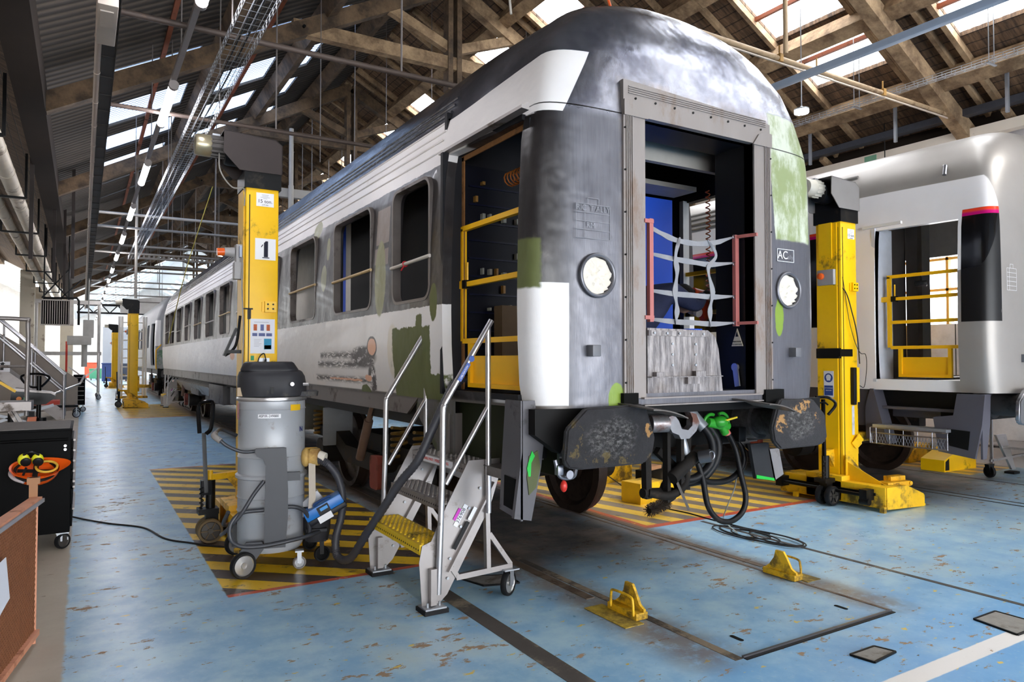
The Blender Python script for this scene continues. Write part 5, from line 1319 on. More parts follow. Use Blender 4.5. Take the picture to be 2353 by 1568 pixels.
        R(.13,.27,.66,.84,0); R(.41,.55,.66,.84,1); R(.66,.80,.66,.84,0); R(.08,.28,.50,.59,1); R(.34,.60,.50,.59,1); R(.65,.89,.50,.59,1); R(.56,.87,.12,.43,2); R(.58,.85,.13,.24,3)
        for k in range(6): R(.15,.46-.05*(k % 3),.40-.04*k,.407-.04*k,4)
        R(.15,.75,.90,.91,4)
        q.build('printed_picture', cols, po)
        q = MB(); q.box(-.12,-.09,yf-.001,yf,1.90,1.995); q.box(-.155,-.075,yf-.002,yf,1.985,1.998); q.build('black_tape', BLK, t)
        q = MB(); q.box(-.09,-.062,yf-.002,yf,1.54,1.58); q.build('green_label', mat('green_label', (30,150,90), .5), t)
        q = MB(); q.box(-.02,.07,yf-.002,yf,1.50,1.56); q.build('type_plate', GALV, t)
        q = MB(); q.cyl((.02,yf-.04,1.47),(.03,yf-.04,1.55), .016, .008, 12); q.box(-.0,.05,yf-.06,yf,1.42,1.47,1); q.tube(spline([(.03,yf-.04,1.55),(.01,yf-.05,1.60),(-.03,yf-.05,1.56),(-.05,yf-.04,1.45)], 6), .005, 6); q.build('power_plug', [BLK, mat('yellow_plug', (230,220,40), .4)], t)
        q = MB(); q.tube(spline([(-.175,-.13,1.93),(-.20,-.12,1.7),(-.24,-.10,1.62),(-.29,-.08,1.58)], 5), .012, 8); q.box(-.28,-.16,-.12,-.10,1.60,1.63); q.bar((-.20,-.1,1.82),(-.30,-.1,1.58), .05, .02); q.build('cable_hook', BLKM, t)
    return t
jack((1.35, 6.66), 'yellow column lifting jack marked 1, behind the grey vacuum cleaner', True, 1)
jr = jack((7.215, 4.905), 'yellow column lifting jack standing between the grey and the white carriage', None, 2)
jack((1.42, 26.40), 'yellow lifting jack far down the blue aisle, nearer of the two distant ones', None, 0)
jack((1.55, 45.5), 'small distant yellow lifting jack at the end of the left row, by the far hall', None, 0)
jack((6.35, 8.6), 'yellow lifting jack hidden beyond the grey carriage, only its base showing under the buffers', None, 0).rotation_euler = (0, 0, pi)
jack((11.0, 6.6), 'yellow lifting jack hidden behind the white carriage, base showing beneath it', None, 0).rotation_euler = (0, 0, pi)
# extras on the right-hand jack
a, c = .142, .155
q = MB(); q.box(-.20,-.154,-.155,.12,1.56,1.67); q.box(-.20,.02,-.175,-.155,1.58,1.66); q.build('black_clamp', BLKM, jr)
q = MB(); q.box(-.157,-.153,-.06,.06,1.13,1.42); sg = q.build('mask_sign', mat('white_sign', (226,226,230), .5), jr)
sb = mat('sign_blue', (40,70,140), .5)
q = MB(); q.cyl((-.157,0,1.345),(-.159,0,1.345), .05, n=32); q.box(-.159,-.157,-.052,.052,1.15,1.26); bsn = q.build('blue_disc', sb, sg)
q = MB(); q.lathe([(0,0),(.03,0),(.03,.001),(0,.001)], 20, 0, Matrix.Translation((-.161,0,1.352)) @ Matrix.Rotation(pi/2, 4, 'Y')); q.box(-.1602,-.1592,-.022,.022,1.315,1.345); q.build('mask_pictogram', mat('white_sign', (226,226,230), .5), bsn)
text('PORT DU MASQUE', .0115, (-.1595, 0, 1.232), LEFT, mat('white_sign', (226,226,230), .5), bsn); text('OBLIGATOIRE', .0115, (-.1595, 0, 1.205), LEFT, mat('white_sign', (226,226,230), .5), bsn)
q = MB(); q.box(.0,.05,-.20,-.157,1.05,1.46, b=.008); q.box(.055,.10,-.20,-.157,1.08,1.46, 1); q.build('hand_pendant', [BLK, YEL], jr)
q = MB(); q.box(.02,.065,-.158,-.156,.72,1.04); q.build('long_sticker', mat('scuffed_sticker', (206,204,206), .6, 0, .3, 30, (90,90,96), .4), jr)
q = MB(); q.bar((.03,-.17,.60),(.12,-.20,.70), .10, .008, up=(0,1,0)); q.tube([(.10,-.17,.58),(.15,-.18,.62),(.14,-.18,.68)], .006, 6); q.build('tilted_flap', YEL, jr)
q = MB(); q.tube(spline([(-.16,-.06,2.38),(-.10,-.17,2.30),(.0,-.19,2.05),(.07,-.20,1.8),(.09,-.21,1.5)], 8), .007, 6); q.tube(spline([(-.12,-.16,2.45),(-.05,-.18,2.0),(.02,-.20,1.75),(.09,-.22,1.62),(.17,-.23,1.6),(.20,-.22,1.45),(.17,-.21,1.25),(.10,-.20,1.26)], 8), .004, 6); q.build('loose_cable', mat('dark_cable', (34,32,32), .5), jr)
st43 = thing('support_block', (7.32, 4.34, .215), -.1, 'yellow support block marked 43A lying on the foot of the right lifting jack', 'support block')
q = MB(); q.box(-.18,.18,-.07,.07,.0,.055, b=.006); q.box(-.04,.19,.0,.09,.05,.10, b=.006); q.cyl((.17,-.08,.03),(.17,.02,.03), .022, n=12); q.build('block_body', mat('orange_yellow_paint', (228,170,20), .5, 0, .15, 9, (80,60,30), .25), st43)
text('43A\u00b0', .06, (-.06, -.0715, .027), (pi/2, pi, 0), BLK, st43)

# ================================================================== VACUUM CLEANER
RZ = -.219
vc = thing('industrial_vacuum_cleaner', (1.25, 5.62, 0), RZ, 'tall grey industrial vacuum cleaner with dark head, standing on the hazard stripes before the jack', 'vacuum cleaner')
VG = mat('vacuum_grey_paint', (172,175,180), .4, .12, .12, 4, (128,112,98), .15)
q = MB()
R_ = .243
prof = [(0,.12),(R_-.03,.12),(R_-.01,.15),(R_,.2)]
for z in (.42,.52): prof += [(R_,z-.008),(R_+.006,z),(R_,z+.008)]
prof += [(R_,.655),(R_+.018,.665),(R_+.018,.685),(R_,.695)]
for z in (.82,1.175): prof += [(R_,z-.008),(R_+.006,z),(R_,z+.008)]
prof += [(R_,1.235)]
q.lathe(prof, 56); q.build('drum', VG, vc)
q = MB(); q.lathe([(R_-.01,1.235),(R_+.012,1.238),(R_+.016,1.252),(R_+.012,1.266),(R_-.02,1.268)], 56); q.build('clamp_ring', ALU, vc)
def rr_loft(levels, n=8):
    """levels: list of (z, x0, x1, y0, y1, r)"""
    q = MB(); v = []; m_ = 4*(n+1)
    for z, x0, x1, y0, y1, r in levels:
        v += [(p[0], p[1], z) for p in rrect(x0, x1, y0, y1, r, n)]
    L_ = len(levels); f = [(i*m_+k, i*m_+(k+1) % m_, (i+1)*m_+(k+1) % m_, (i+1)*m_+k) for i in range(L_-1) for k in range(m_)]
    q.add(v, f, 0, True); q.add(v[:m_], [tuple(range(m_))[::-1]]); q.add(v[-m_:], [tuple(range(m_))]); return q
q = rr_loft([(1.268,-.245,.245,-.245,.245,.22),(1.275,-.25,.25,-.25,.25,.21),(1.34,-.25,.25,-.25,.25,.18),(1.42,-.248,.235,-.25,.24,.15),(1.455,-.235,.215,-.235,.23,.14),(1.465,-.215,.20,-.22,.215,.13)]); q.build('motor_head', DGR, vc)
q = rr_loft([(1.462,-.225,.19,-.225,.22,.10),(1.475,-.225,.185,-.225,.22,.09),(1.52,-.205,.155,-.20,.20,.09),(1.53,-.19,.14,-.185,.185,.08)]); q.build('head_lid', mat('charcoal_lid', (46,46,50), .45), vc)
q = rr_loft([(1.27,.05,.33,-.17,.17,.04),(1.305,.05,.335,-.17,.17,.04)]); q.build('head_handle_lip', DGR, vc)
q = MB(); q.cyl((.14,-.25,1.365),(.14,-.272,1.365), .014, n=14); q.cyl((.22,-.2,1.36),(.26,-.21,1.36), .012, n=12); q.build('latch_pin', ALU, vc)
q = MB(); q.box(-.01,.01,-.262,-.245,1.295,1.345); q.build('hinge_clip', BLK, vc)
q = MB(); q.box(-.243,-.20,-.165,-.16,1.275,1.34); q.build('paper_label', mat('stained_label', (178,156,128), .7), vc)
def drumlabel(name, a0, a1, z0, z1, m, parent=vc, r=.2475):
    q = MB(); n = 10; v = []
    for k in range(n+1):
        t = a0+(a1-a0)*k/n; v += [(r*sin(t), -r*cos(t), z0), (r*sin(t), -r*cos(t), z1)]
    q.add(v, [(2*k, 2*k+2, 2*k+3, 2*k+1) for k in range(n)], 0, True); return q.build(name, m, parent)
lb = drumlabel('name_label', -.40, .25, 1.115, 1.145, WSTK, r=.2512)
for i, ch in enumerate('ASPIR-249880'):
    t = -.34+.046*i; text(ch, .026, (.2522*sin(t), -.2522*cos(t), 1.131), (pi/2, 0, t), INK, lb)
drumlabel('yellow_warning_label', .55, .93, 1.165, 1.21, mat('yellow_label', (240,190,30), .4), r=.2512)
drumlabel('red_white_label', -1.42, -1.18, 1.10, 1.22, mat('red_white_label', (220,150,150), .5, 0, .5, 60), r=.2512)
text('N', .055, (.2522*sin(.98), -.2522*cos(.98), 1.02), (pi/2, 0, .98), mat('navy_lettering', (20,30,110), .4), vc)
q = MB()
q.prism([(-.047,.19),(.10,.19),(.115,.4),(.115,.6),(.10,.905),(-.11,.905),(-.115,.88),(-.10,.85),(-.06,.83),(-.04,.78),(-.045,.5)], -.34, -.305, 'y')
q.box(-.03,.09,-.305,-.24,.86,.9); q.box(-.03,.09,-.305,-.24,.22,.27); q.box(.10,.20,-.30,-.26,.66,.72)
q.build('front_strut', mat('charcoal_strut', (52,54,60), .45, 0, .15, 6), vc)
FR = mat('dark_frame_tube', (58,60,66), .42, .1, .2, 6, (100,96,90), .15)
q = MB()
q.tube(spline([(-.05,-.30,.46),(-.20,-.31,.45),(-.27,-.33,.38),(-.27,-.34,.28),(-.20,-.36,.225),(-.05,-.36,.215),(.12,-.35,.235),(.28,-.28,.25),(.37,-.12,.25),(.38,.10,.25),(.30,.28,.25),(0,.34,.25),(-.28,.30,.25),(-.34,.05,.30),(-.30,-.1,.42)], 6), .015, 10)
q.tube(spline([(.05,-.31,.47),(.16,-.31,.47),(.24,-.27,.42),(.27,-.24,.32),(.27,-.23,.25)], 6), .015, 10)
q.tube(spline([(-.05,-.31,.67),(-.12,-.32,.58),(-.20,-.33,.45),(-.30,-.30,.33),(-.34,-.2,.28)], 6), .014, 10)
q.build('base_frame', FR, vc)
q = MB(); q.tube(spline([(-.10,-.29,.885),(-.20,-.30,.885),(-.30,-.30,.93),(-.36,-.29,.985),(-.385,-.20,1.01),(-.385,.10,1.01),(-.36,.2,1.0),(-.26,.24,.95)], 6), .013, 10); q.build('push_handle', FR, vc)
q = MB(); q.tube(spline([(-.345,-.295,.965),(-.39,-.27,1.0),(-.39,-.20,1.01)], 5), .021, 10); q.build('handle_grip', mat('grey_grip', (140,134,130), .6), vc)
wm = Matrix.Rotation(pi/2, 4, 'X') @ Matrix.Rotation(.5, 4, 'Y')
q = MB(); wheel_disc(q, (-.185,-.37,.093), .092, .045, wm, 0, 1); q.build('large_wheel', [RUB, mat('bright_wheel_hub', (190,188,186), .3, .8)], vc)
q = MB(); wheel_disc(q, (-.26,.30,.093), .092, .045, wm, 0, 1); q.build('large_wheel', [RUB, mat('bright_wheel_hub', (190,188,186), .3, .8)], vc)
q = MB(); q.prism([(-.24,.12),(-.10,.12),(-.04,.20),(-.06,.24),(-.17,.24)], -.345, -.30, 'y'); q.build('axle_bracket', mat('charcoal_strut', (52,54,60), .45), vc)
q = MB(); q.box(-.29,-.17,.24,.28,.08,.25); q.build('axle_bracket', mat('charcoal_strut', (52,54,60), .45), vc)
def castor(q, x, y, r, plate_z, m0=0, m1=1, ang=0.3):
    wheel_disc(q, (x, y, r), r, .028, Matrix.Rotation(pi/2, 4, 'X') @ Matrix.Rotation(ang, 4, 'Y'), m0, m1)
    dx, dy = cos(ang+pi/2)*.02, sin(ang+pi/2)*.02
    for s in (-1, 1): q.bar((x+s*.0+dx*s*0, y+s*.020, r), (x, y+s*.020, plate_z-.01), .03, .004, m1)
    q.box(x-.03, x+.03, y-.03, y+.03, plate_z-.012, plate_z, m1)
q = MB(); castor(q, .20, -.25, .048, .14); q.build('castor', [mat('grey_tyre', (120,114,110), .6), GALV], vc)
q = MB(); castor(q, .37, -.10, .06, .17); q.build('castor', [RUB, BLKM], vc)
q = MB(); castor(q, .30, .28, .06, .17); q.build('castor', [RUB, BLKM], vc)
q = MB(); q.lathe([(.0,.16),(.085,.16),(.10,.24),(.105,.42),(.0,.42)], 28, 0, Matrix.Translation((.335,-.06,0))); q.box(.25,.40,-.2,.1,.25,.27); q.build('accessory_bucket', mat('charcoal_bucket', (48,48,52), .5), vc)
TAPE = mat('tan_adhesive_tape', (206,168,96), .55, 0, .3, 14, (150,110,60), .3, .3)
q = MB(); q.cyl((.235,-.08,.79),(.29,-.10,.80), .055, .05, 20); q.cyl((.285,-.10,.80),(.345,-.12,.80), .066, .064, 24); q.ball((.245,-.11,.80), .06, 14, sc=(.6,1,1.2)); q.build('taped_inlet', TAPE, vc)
q = MB(); q.cyl((.345,-.12,.80),(.39,-.14,.79), .05, .042, 18); q.build('cloth_cuff', CLOTH, vc)
q = MB(); q.add([(.265,-.155,.76),(.315,-.15,.76),(.318,-.17,.5),(.300,-.20,.43),(.262,-.21,.43),(.268,-.18,.5)], [(0,1,2,5),(5,2,3,4)]); q.add([(.265,-.152,.76),(.315,-.147,.76),(.318,-.167,.5),(.300,-.197,.43),(.262,-.207,.43),(.268,-.177,.5)], [(0,5,2,1),(5,4,3,2)]); q.build('fabric_strap', mat('beige_strap', (196,184,168), .8, 0, .15, 10), vc)
# ribbed suction hose from the cleaner up into the carriage
hp = [(1.53,5.41,.79),(1.605,5.391,.755),(1.687,5.38,.65),(1.723,5.362,.50),(1.701,5.321,.35),(1.653,5.296,.20),(1.65,5.242,.075),(1.70,5.10,.09),(1.75,4.889,.31),(1.815,4.726,.515),(1.89,4.612,.70),(1.97,4.50,.856),(2.07,4.479,1.07),(2.19,4.511,1.27),(2.33,4.60,1.39),(2.6,4.68,1.37)]
hpts = spline(hp, 14); q = MB(); rad = [.029+(.0022 if i % 2 else -.0012) for i in range(len(hpts))]
q.tube(hpts, .03, 14, rad=rad); tag(q.build('suction_hose', mat('dark_suction_hose', (58,58,64), .5, 0, .15, 8)), 'ribbed dark grey suction hose running from the vacuum cleaner up into the carriage', 'hose')
# blue tool case and white carton resting on the cleaner
tc = thing('tool_case', (1.575, 5.36, .435), RZ, 'blue and black power tool case perched tilted on the vacuum cleaner base', 'tool case')
TM = Matrix.Rotation(radians(-28), 4, 'Y')
q = MB(); q.box(-.15,.15,-.085,.085,-.035,.04, M=TM, b=.012); q.build('case_lid', mat('blue_case', (20,110,190), .35, 0, .15, 5), tc)
q = MB(); q.box(-.145,.155,-.08,.08,-.075,-.034, M=TM, b=.01); q.build('case_base', mat('black_case', (24,26,34), .4), tc)
q = MB(); q.box(-.05,.04,-.094,-.084,-.03,.03, M=TM); q.build('case_latch', BLK, tc)
q = MB(); q.box(-.03,.03,-.097,-.094,-.005,.018, M=TM); q.build('maker_badge', mat('light_blue_badge', (60,150,220), .4), tc)
q = MB(); q.box(-.075,.035,-.093,-.086,-.085,-.036, M=TM); q.build('white_label', WSTK, tc)
q = MB(); q.tube(spline([tuple(TM @ Vector(p)) for p in ((-.06,-.03,.04),(-.04,-.03,.055),(.06,-.03,.055),(.08,-.03,.04))], 4), .010, 8); q.build('carry_handle', mat('dark_blue_handle', (24,60,110), .4), tc)
wb = thing('white_carton', (1.525, 5.52, .43), RZ, 'white cardboard carton wedged behind the blue tool case', 'box')
q = MB(); q.box(-.10,.10,-.045,.045,-.05,.06, M=Matrix.Rotation(radians(-38), 4, 'Y')); q.build('carton_body', mat('white_card', (216,216,220), .7, 0, .06, 8), wb)

# ================================================================== STEP LADDER
ld = thing('rolling_step_ladder', (1.84, 4.50, 0), 0, 'aluminium rolling step ladder with yellow bottom step, leading up to the carriage doorway', 'step ladder')
def LP_(x, y, z): return (x-1.84, y-4.50, z)
for nm, yy, s in (('near', 4.04, -1), ('far', 4.95, 1)):
    y0 = yy-4.50
    q = MB(); x = lambda v: v-1.84
    # side cheek plate following the steps
    q.prism([(x(1.80),.02),(x(1.90),.02),(x(1.97),.08),(x(2.28),.60),(x(2.37),.86),(x(2.37),.90),(x(2.12),.90),(x(1.96),.62),(x(1.86),.42),(x(1.80),.40),(x(1.78),.30)], y0-.002, y0+.004, 'y')
    q.build('side_cheek', ALU2, ld)
    q = MB(); rr = .0195
    ys_ = y0-.03 if s < 0 else y0+.03
    q.tube(spline([(x(1.895),ys_,.10),(x(1.92),ys_,.8),(x(1.925),ys_,1.20),(x(1.935),ys_,1.26),(x(1.96),ys_,1.31),(x(2.27),ys_,1.80)], 5), rr, 14)
    q.build('handrail', ALU, ld)
    q = MB(); q.cyl((x(2.25),ys_,.56),(x(2.245),ys_,1.75), rr-.001, n=14); q.build('rear_post', ALU, ld)
    q = MB(); q.cyl((x(1.945),ys_,.77),(x(2.24),ys_,1.235), .016, n=12); q.build('mid_rail', ALU, ld)
    q = MB(); q.box(x(1.78),x(1.94),y0-.09,y0+.05,.0,.025); q.build('foot_pad', RUB, ld)
    q = MB(); q.box(x(1.79),x(1.93),y0-.08,y0+.04,.025,.034); q.cyl((x(1.82),y0-.04,.03),(x(1.82),y0-.04,.06), .008, n=8); q.cyl((x(1.90),y0-.04,.03),(x(1.90),y0-.04,.06), .008, n=8); q.build('foot_plate', GALV, ld)
    # rear frame and castor
    q = MB()
    q.bar((x(2.00),y0,.24),(x(2.05),y0,.165), .025, .03); q.bar((x(2.03),y0,.175),(x(2.44),y0,.19), .03, .035); q.bar((x(2.26),y0,.20),(x(2.25),y0,.62), .03, .04, up=(0,1,0)); q.bar((x(2.27),y0,.42),(x(2.43),y0,.20), .025, .03)
    q.bar((x(1.97),y0-.015,.22),(x(2.30),y0-.015,.75), .035, .012); q.box(x(1.84),x(1.88),y0-.045,y0-.006,.04,.26)
    q.build('rear_frame', ALU2, ld)
    q = MB(); wheel_disc(q, (x(2.41),y0-.01,.082), .082, .036, Matrix.Rotation(pi/2, 4, 'X') @ Matrix.Rotation(.55, 4, 'Y'), 0, 1)
    q.box(x(2.36),x(2.47),y0-.055,y0+.045,.170,.178, 2)
    for t_ in (-.028, .028):
        ca, sa = cos(.55), sin(.55)
        q.bar((x(2.41)-sa*t_*0+t_*sa, y0-.01-t_*ca, .07),(x(2.41)+t_*sa, y0-.01-t_*ca,.172), .045, .004, 2, up=(t_*sa, -t_*ca, 0))
    q.build('castor', [RUB, mat('bright_wheel_hub', (190,188,186), .3, .8), GALV], ld)
    q = MB()
    for bx, bz in ((1.985,.30),(2.06,.49),(2.12,.60),(1.97,.18),(2.20,.72)): q.cyl((x(bx),y0-.004*s*-1-.004,bz),(x(bx),y0-.014,bz), .009, n=10)
    q.build('cheek_bolt', GALV, ld)
TRY = mat('yellow_tread', (238,196,30), .45, 0, .12, 8, (60,50,30), .3, .3)
TRA = mat('serrated_aluminium_tread', (170,164,160), .35, .8, .3, 60, (90,80,74), .3, .5)
for i, (x0, z) in enumerate(((1.79,.405),(1.955,.645),(2.125,.87))):
    xa = x0-1.84; m_ = TRY if i == 0 else TRA
    q = MB(); q.box(xa, xa+.22, -.45, .445, z-.012, z); q.box(xa-.002, xa+.004, -.45, .445, z-.062, z); q.box(xa+.216, xa+.22, -.45, .445, z-.05, z); tr = q.build('tread', m_, ld)
    q = MB(); random.seed(4+i)
    for a_ in range(6):
        for b_ in range(26):
            cx, cy = xa+.025+.034*a_+(.017 if b_ % 2 else 0), -.43+.034*b_
            if cx < xa+.21: q.cyl((cx, cy, z),(cx, cy, z+.007), .011, .006, 6, cap=True, smooth=False)
    tag(q.build('tread_studs', m_, tr), kind='stuff')
    q = MB()
    for b_ in range(26):
        if not (i == 2 and 8 <= b_ <= 20): q.cyl((xa-.0025,-.43+.034*b_,z-.035),(xa-.0035,-.43+.034*b_,z-.035), .006, n=8)
    q.build('nosing_holes', BLK, tr)
xa = 2.125-1.84
q = MB(); q.box(xa-.004, xa-.002, -.23, .31, .815, .862); lb = q.build('load_label', WSTK, ld)
text('CHARGE MAXI : 1 PERSONNE 150 KG', .028, (xa-.0045, .04, .839), LEFT, mat('red_lettering', (220,50,40), .5), lb, sx=.9)
ang = math.atan2(.30,.20)
LM = Matrix.Translation((2.06-1.84, -.4655, .56)) @ Matrix.Rotation(-radians(58), 4, 'Y')
q = MB(); q.box(-.075,.075,-.002,0,-.018,.014, M=LM); lb = q.build('inventory_label', WSTK, ld)
text('376908', .034, tuple(LM @ Vector((0,-.0025,-.002))), (pi/2, -radians(58), 0), INK, lb)
q = MB(); q.box(-.045,.035,-.0025,-.0005,.016,.036, M=LM); q.build('pink_label', mat('pink_label', (206,60,190), .5), ld)
q = MB(); q.box(-.20,-.01,-.018,-.016,-.075,-.050, M=LM); q.build('black_label', BLK, ld)
q = MB(); q.box(.0,.09,-.018,-.016,-.075,-.050, M=LM); q.build('white_label', WSTK, ld)
HM = Matrix.Translation((2.085-1.84, -.49-.022, 1.505)) @ Matrix.Rotation(-radians(57.5), 4, 'Y')
q = MB(); q.box(-.11,.02,-.001,.012,-.014,.014, M=HM); q.build('blue_sticker', mat('sticker_blue', (24,70,150), .4), ld)
q = MB(); q.cyl(tuple(HM @ Vector((.055,-.001,0))), tuple(HM @ Vector((.055,.004,0))), .020, n=20); q.build('blue_sticker', mat('sticker_blue', (24,70,150), .4), ld)
text('OBLIGATION', .016, tuple(HM @ Vector((-.045,-.002,0))), (pi/2, -radians(57.5), 0), WSTK, ld)

# ================================================================== WHEEL CHOCKS
def chock(loc, label, mirror=1):
    t = thing('wheel_chock', (loc[0], loc[1], 0), 0, label, 'wheel chock', None)
    q = MB(); q.box(-.045,.045,-.14,.13,.004,.045, b=.004); q.build('chock_base', YEL2, t)
    q = MB(); pr = [(-.14,.04),(.13,.04),(.085,.075),(.045,.13),(.03,.185),(-.035,.185),(-.06,.15),(-.10,.08),(-.14,.06)]
    q.prism(pr, (.012)*mirror, (.030)*mirror, 'x'); q.build('curved_stop', YEL2, t)
    q = MB(); xh = -.05*mirror
    q.tube(spline([(xh,-.12,.03),(xh,-.115,.10),(xh,-.09,.135),(xh,.06,.135),(xh,.085,.11),(xh,.09,.03)], 5), .008, 8); q.build('handle', YEL2, t)
    q = MB(); q.box(-.17*mirror if mirror > 0 else .03, -.03 if mirror > 0 else .17, -.19, .20, .001, .006); q.build('base_plate', mat('yellow_checker_plate', (200,170,60), .6, .2, .4, 50, (90,76,50), .5, .3), t)
    return t
chock((2.855, 3.37), 'yellow wheel chock with bent handle on the left rail slot, nearest the camera', 1)
chock((4.29, 3.37), 'yellow wheel chock on the right rail slot, beyond the steel pit cover', -1)

# ================================================================== CABLES AND BITS ON THE FLOOR
CB = mat('dark_cable', (34,32,32), .5)
pts = []
for k in range(300):
    t_ = k/299*2*pi*4.2; r = .17+.05*sin(k*.10)
    pts.append((5.02+r*1.05*cos(t_)*.75+.06*cos(k*.025), 4.22+r*1.7*sin(t_)+.12*sin(k*.0215), .006+.00006*k))
lead = spline([(4.25,5.30,.006),(4.7,5.42,.005),(5.0,5.5,.005),(5.12,5.2,.005),(5.15,4.85,.006),(5.0,4.6,.006)], 8)
q = MB(); q.tube([(5.55,6.9,.12),(5.45,6.4,.03)]+spline([(5.35,6.1,.006),(5.2,5.6,.006),(5.22,5.2,.006),(5.2,4.85,.006),pts[0]], 8)[:-1]+pts, .0065, 6); tag(q.build('coiled_cable', CB), 'thin dark cable lying in loose loops on the floor in front of the buffers', 'cable')
q = MB(); q.tube(spline([(4.225,3.70,.85),(4.25,3.75,.60),(4.262,3.85,.40),(4.62,4.2,.20),(4.95,4.35,.02)], 8), .005, 6); tag(q.build('hanging_cable', mat('grey_cable', (150,146,140), .5)), 'thin grey cable hanging from the brake hose down to the coiled cable', 'cable')
q = MB(); q.tube(spline([(-.07,8.15,.02),(.05,8.0,.006),(.233,7.70,.006),(.5,7.34,.006),(.63,6.8,.006),(.80,6.53,.006),(.93,6.35,.006),(1.02,6.25,.006),(1.1,6.2,.006),(1.15,6.3,.006)], 8), .008, 6); tag(q.build('power_cable', CB), 'black power cable crossing the blue aisle from the tool cabinet to the jack', 'cable')
br = thing('broom_head', (4.85, 4.72, 0), .25, 'black bristle broom head lying under the coupling on the hazard stripes', 'broom')
br.location = (4.95, 5.35, 0); br.rotation_euler = (0, 0, .45)
q = MB(); q.cyl((-.25,0,.075),(.25,0,.075), .028, n=14); q.build('broom_stock', BLKM, br)
q = MB(); random.seed(2)
for k in range(420):
    x_ = random.uniform(-.25,.25); t_ = random.uniform(0, 2*pi); q.cyl((x_, .025*cos(t_), .075+.025*sin(t_)), (x_+random.uniform(-.004,.004), .065*cos(t_), .075+.065*sin(t_)), .0035, .002, 4, cap=False)
tag(q.build('bristles', mat('brown_black_bristle', (50,42,36), .8), br), kind='stuff')
# jack foot blocks glimpsed under the carriage
fb = thing('jack_foot_block', (5.38, 5.95, 0), .1, 'yellow steel foot block under the buffers of the grey carriage, nearer one', 'foot block', None)
q = MB(); q.prism([(-.30,0),(.30,0),(.30,.16),(.10,.22),(-.30,.22)], -.14, .14, 'y'); q.build('block_body', YEL2, fb)
fb2 = thing('jack_foot_block', (5.75, 7.15, 0), .1, 'yellow steel foot block further back under the carriage, topped with wood', 'foot block', None)
q = MB(); q.prism([(-.35,0),(.30,0),(.30,.20),(.05,.26),(-.35,.24)], -.14, .14, 'y'); q.build('block_body', YEL2, fb2)
wp = thing('wooden_packing', (5.95, 6.55, 0), .3, 'small dark trestle with a wooden packing board on top, under the carriage', 'packing')
q = MB(); q.box(-.22,.22,-.09,.09,.0,.22); q.build('trestle', BLKM, wp); q = MB(); q.box(-.14,.10,-.08,.08,.22,.26); q.build('board', mat('raw_board', (170,126,90), .8), wp)
fb3 = thing('jack_foot_block', (10.55, 5.45, 0), 0, 'yellow ramped steel foot block under the doorway of the white carriage', 'foot block', None)
q = MB(); q.prism([(-.42,0),(.42,0),(.42,.34),(.20,.36),(-.42,.16)], -.16, .16, 'y'); q.build('block_body', YEL, fb3)
q = MB(); q.prism([(-.40,.02),(-.39,.14),(-.30,.18),(-.30,.02)], -.163, -.161, 'y'); q.build('dark_mouth', BLK, fb3)

# ================================================================== LEFT FOREGROUND
# black tool cabinet with a helmet hanging on its side
cb = thing('tool_cabinet', (-.36, 7.28, 0), 0, 'black steel tool cabinet on castors at the left edge, a hard hat hanging on it', 'tool cabinet')
KB = mat('black_cabinet_paint', (8,8,9), .6, 0, .2, 3, spec=.08)
q = MB(); q.box(-.30,.29,-.44,.44,.14,.97, b=.008); q.build('cabinet_body', KB, cb)
q = MB(); q.box(-.31,.30,-.45,.45,.965,.985, b=.004)
for k in range(22): q.box(-.29,.28,-.43+.04*k,-.412+.04*k,.985,.990, 1)
q.build('ribbed_top_mat', [KB, mat('grey_top_rib', (96,88,84), .5)], cb)
q = MB(); q.cyl((-.28,-.465,.90),(.27,-.465,.90), .012, n=10); q.build('side_handle', KB, cb)
for k in range(7):
    z0 = .82-.085*k if k < 5 else (.36 if k == 5 else .18); h_ = .075 if k < 5 else .15
    q = MB(); q.box(.29,.305,-.40,.40,z0,z0+h_, b=.003); dr = q.build('drawer', KB, cb)
    q = MB(); q.bar((.312,-.38,z0+h_-.012),(.312,.38,z0+h_-.012), .016, .016); q.build('drawer_pull', mat('grey_pull', (150,144,140), .4, .5), dr)
q = MB()
for xx in (-.26,.25):
    for z in (.845,.815): q.cyl((xx,-.441,z),(xx,-.448,z), .011, n=12)
q.build('screw_head', ALU, cb)
for x_, y_ in ((.24,-.38),(-.24,-.38),(.24,.38),(-.24,.38)):
    q = MB(); wheel_disc(q, (x_, y_, .065), .063, .035, Matrix.Rotation(pi/2, 4, 'X') @ Matrix.Rotation(.7, 4, 'Y'), 0, 1)
    q.box(x_-.045,x_+.045,y_-.045,y_+.045,.13,.14, 2); q.bar((x_-.02,y_-.02,.065),(x_-.02,y_-.02,.135), .04, .004, 2, up=(0,1,0)); q.bar((x_+.02,y_+.02,.065),(x_+.02,y_+.02,.135), .04, .004, 2, up=(0,1,0))
    q.build('castor', [RUB, mat('dark_wheel_hub', (74,70,66), .5, .4), GALV], cb)
hh = thing('hard_hat', (-.30, 6.68, .70), 0, 'orange hard hat with yellow ear defenders hanging upside down on the black cabinet', 'helmet')
q = MB(); n = 32; v = []; f = []
rows = 8
for i in range(rows+1):
    t_ = pi/2*i/rows
    for k in range(n):
        p = 2*pi*k/n; rx, ry = .135, .105
        v.append((rx*cos(t_)*cos(p), ry*cos(t_)*sin(p), -.12*sin(t_)+.0))
for i in range(rows):
    for k in range(n): f.append((i*n+k, i*n+(k+1) % n, (i+1)*n+(k+1) % n, (i+1)*n+k))
q.add(v, f, 0, True); q.add([(a_*.93, b_*.93, c_*.93+.002) for a_, b_, c_ in v], [t[::-1] for t in f], 0, True)
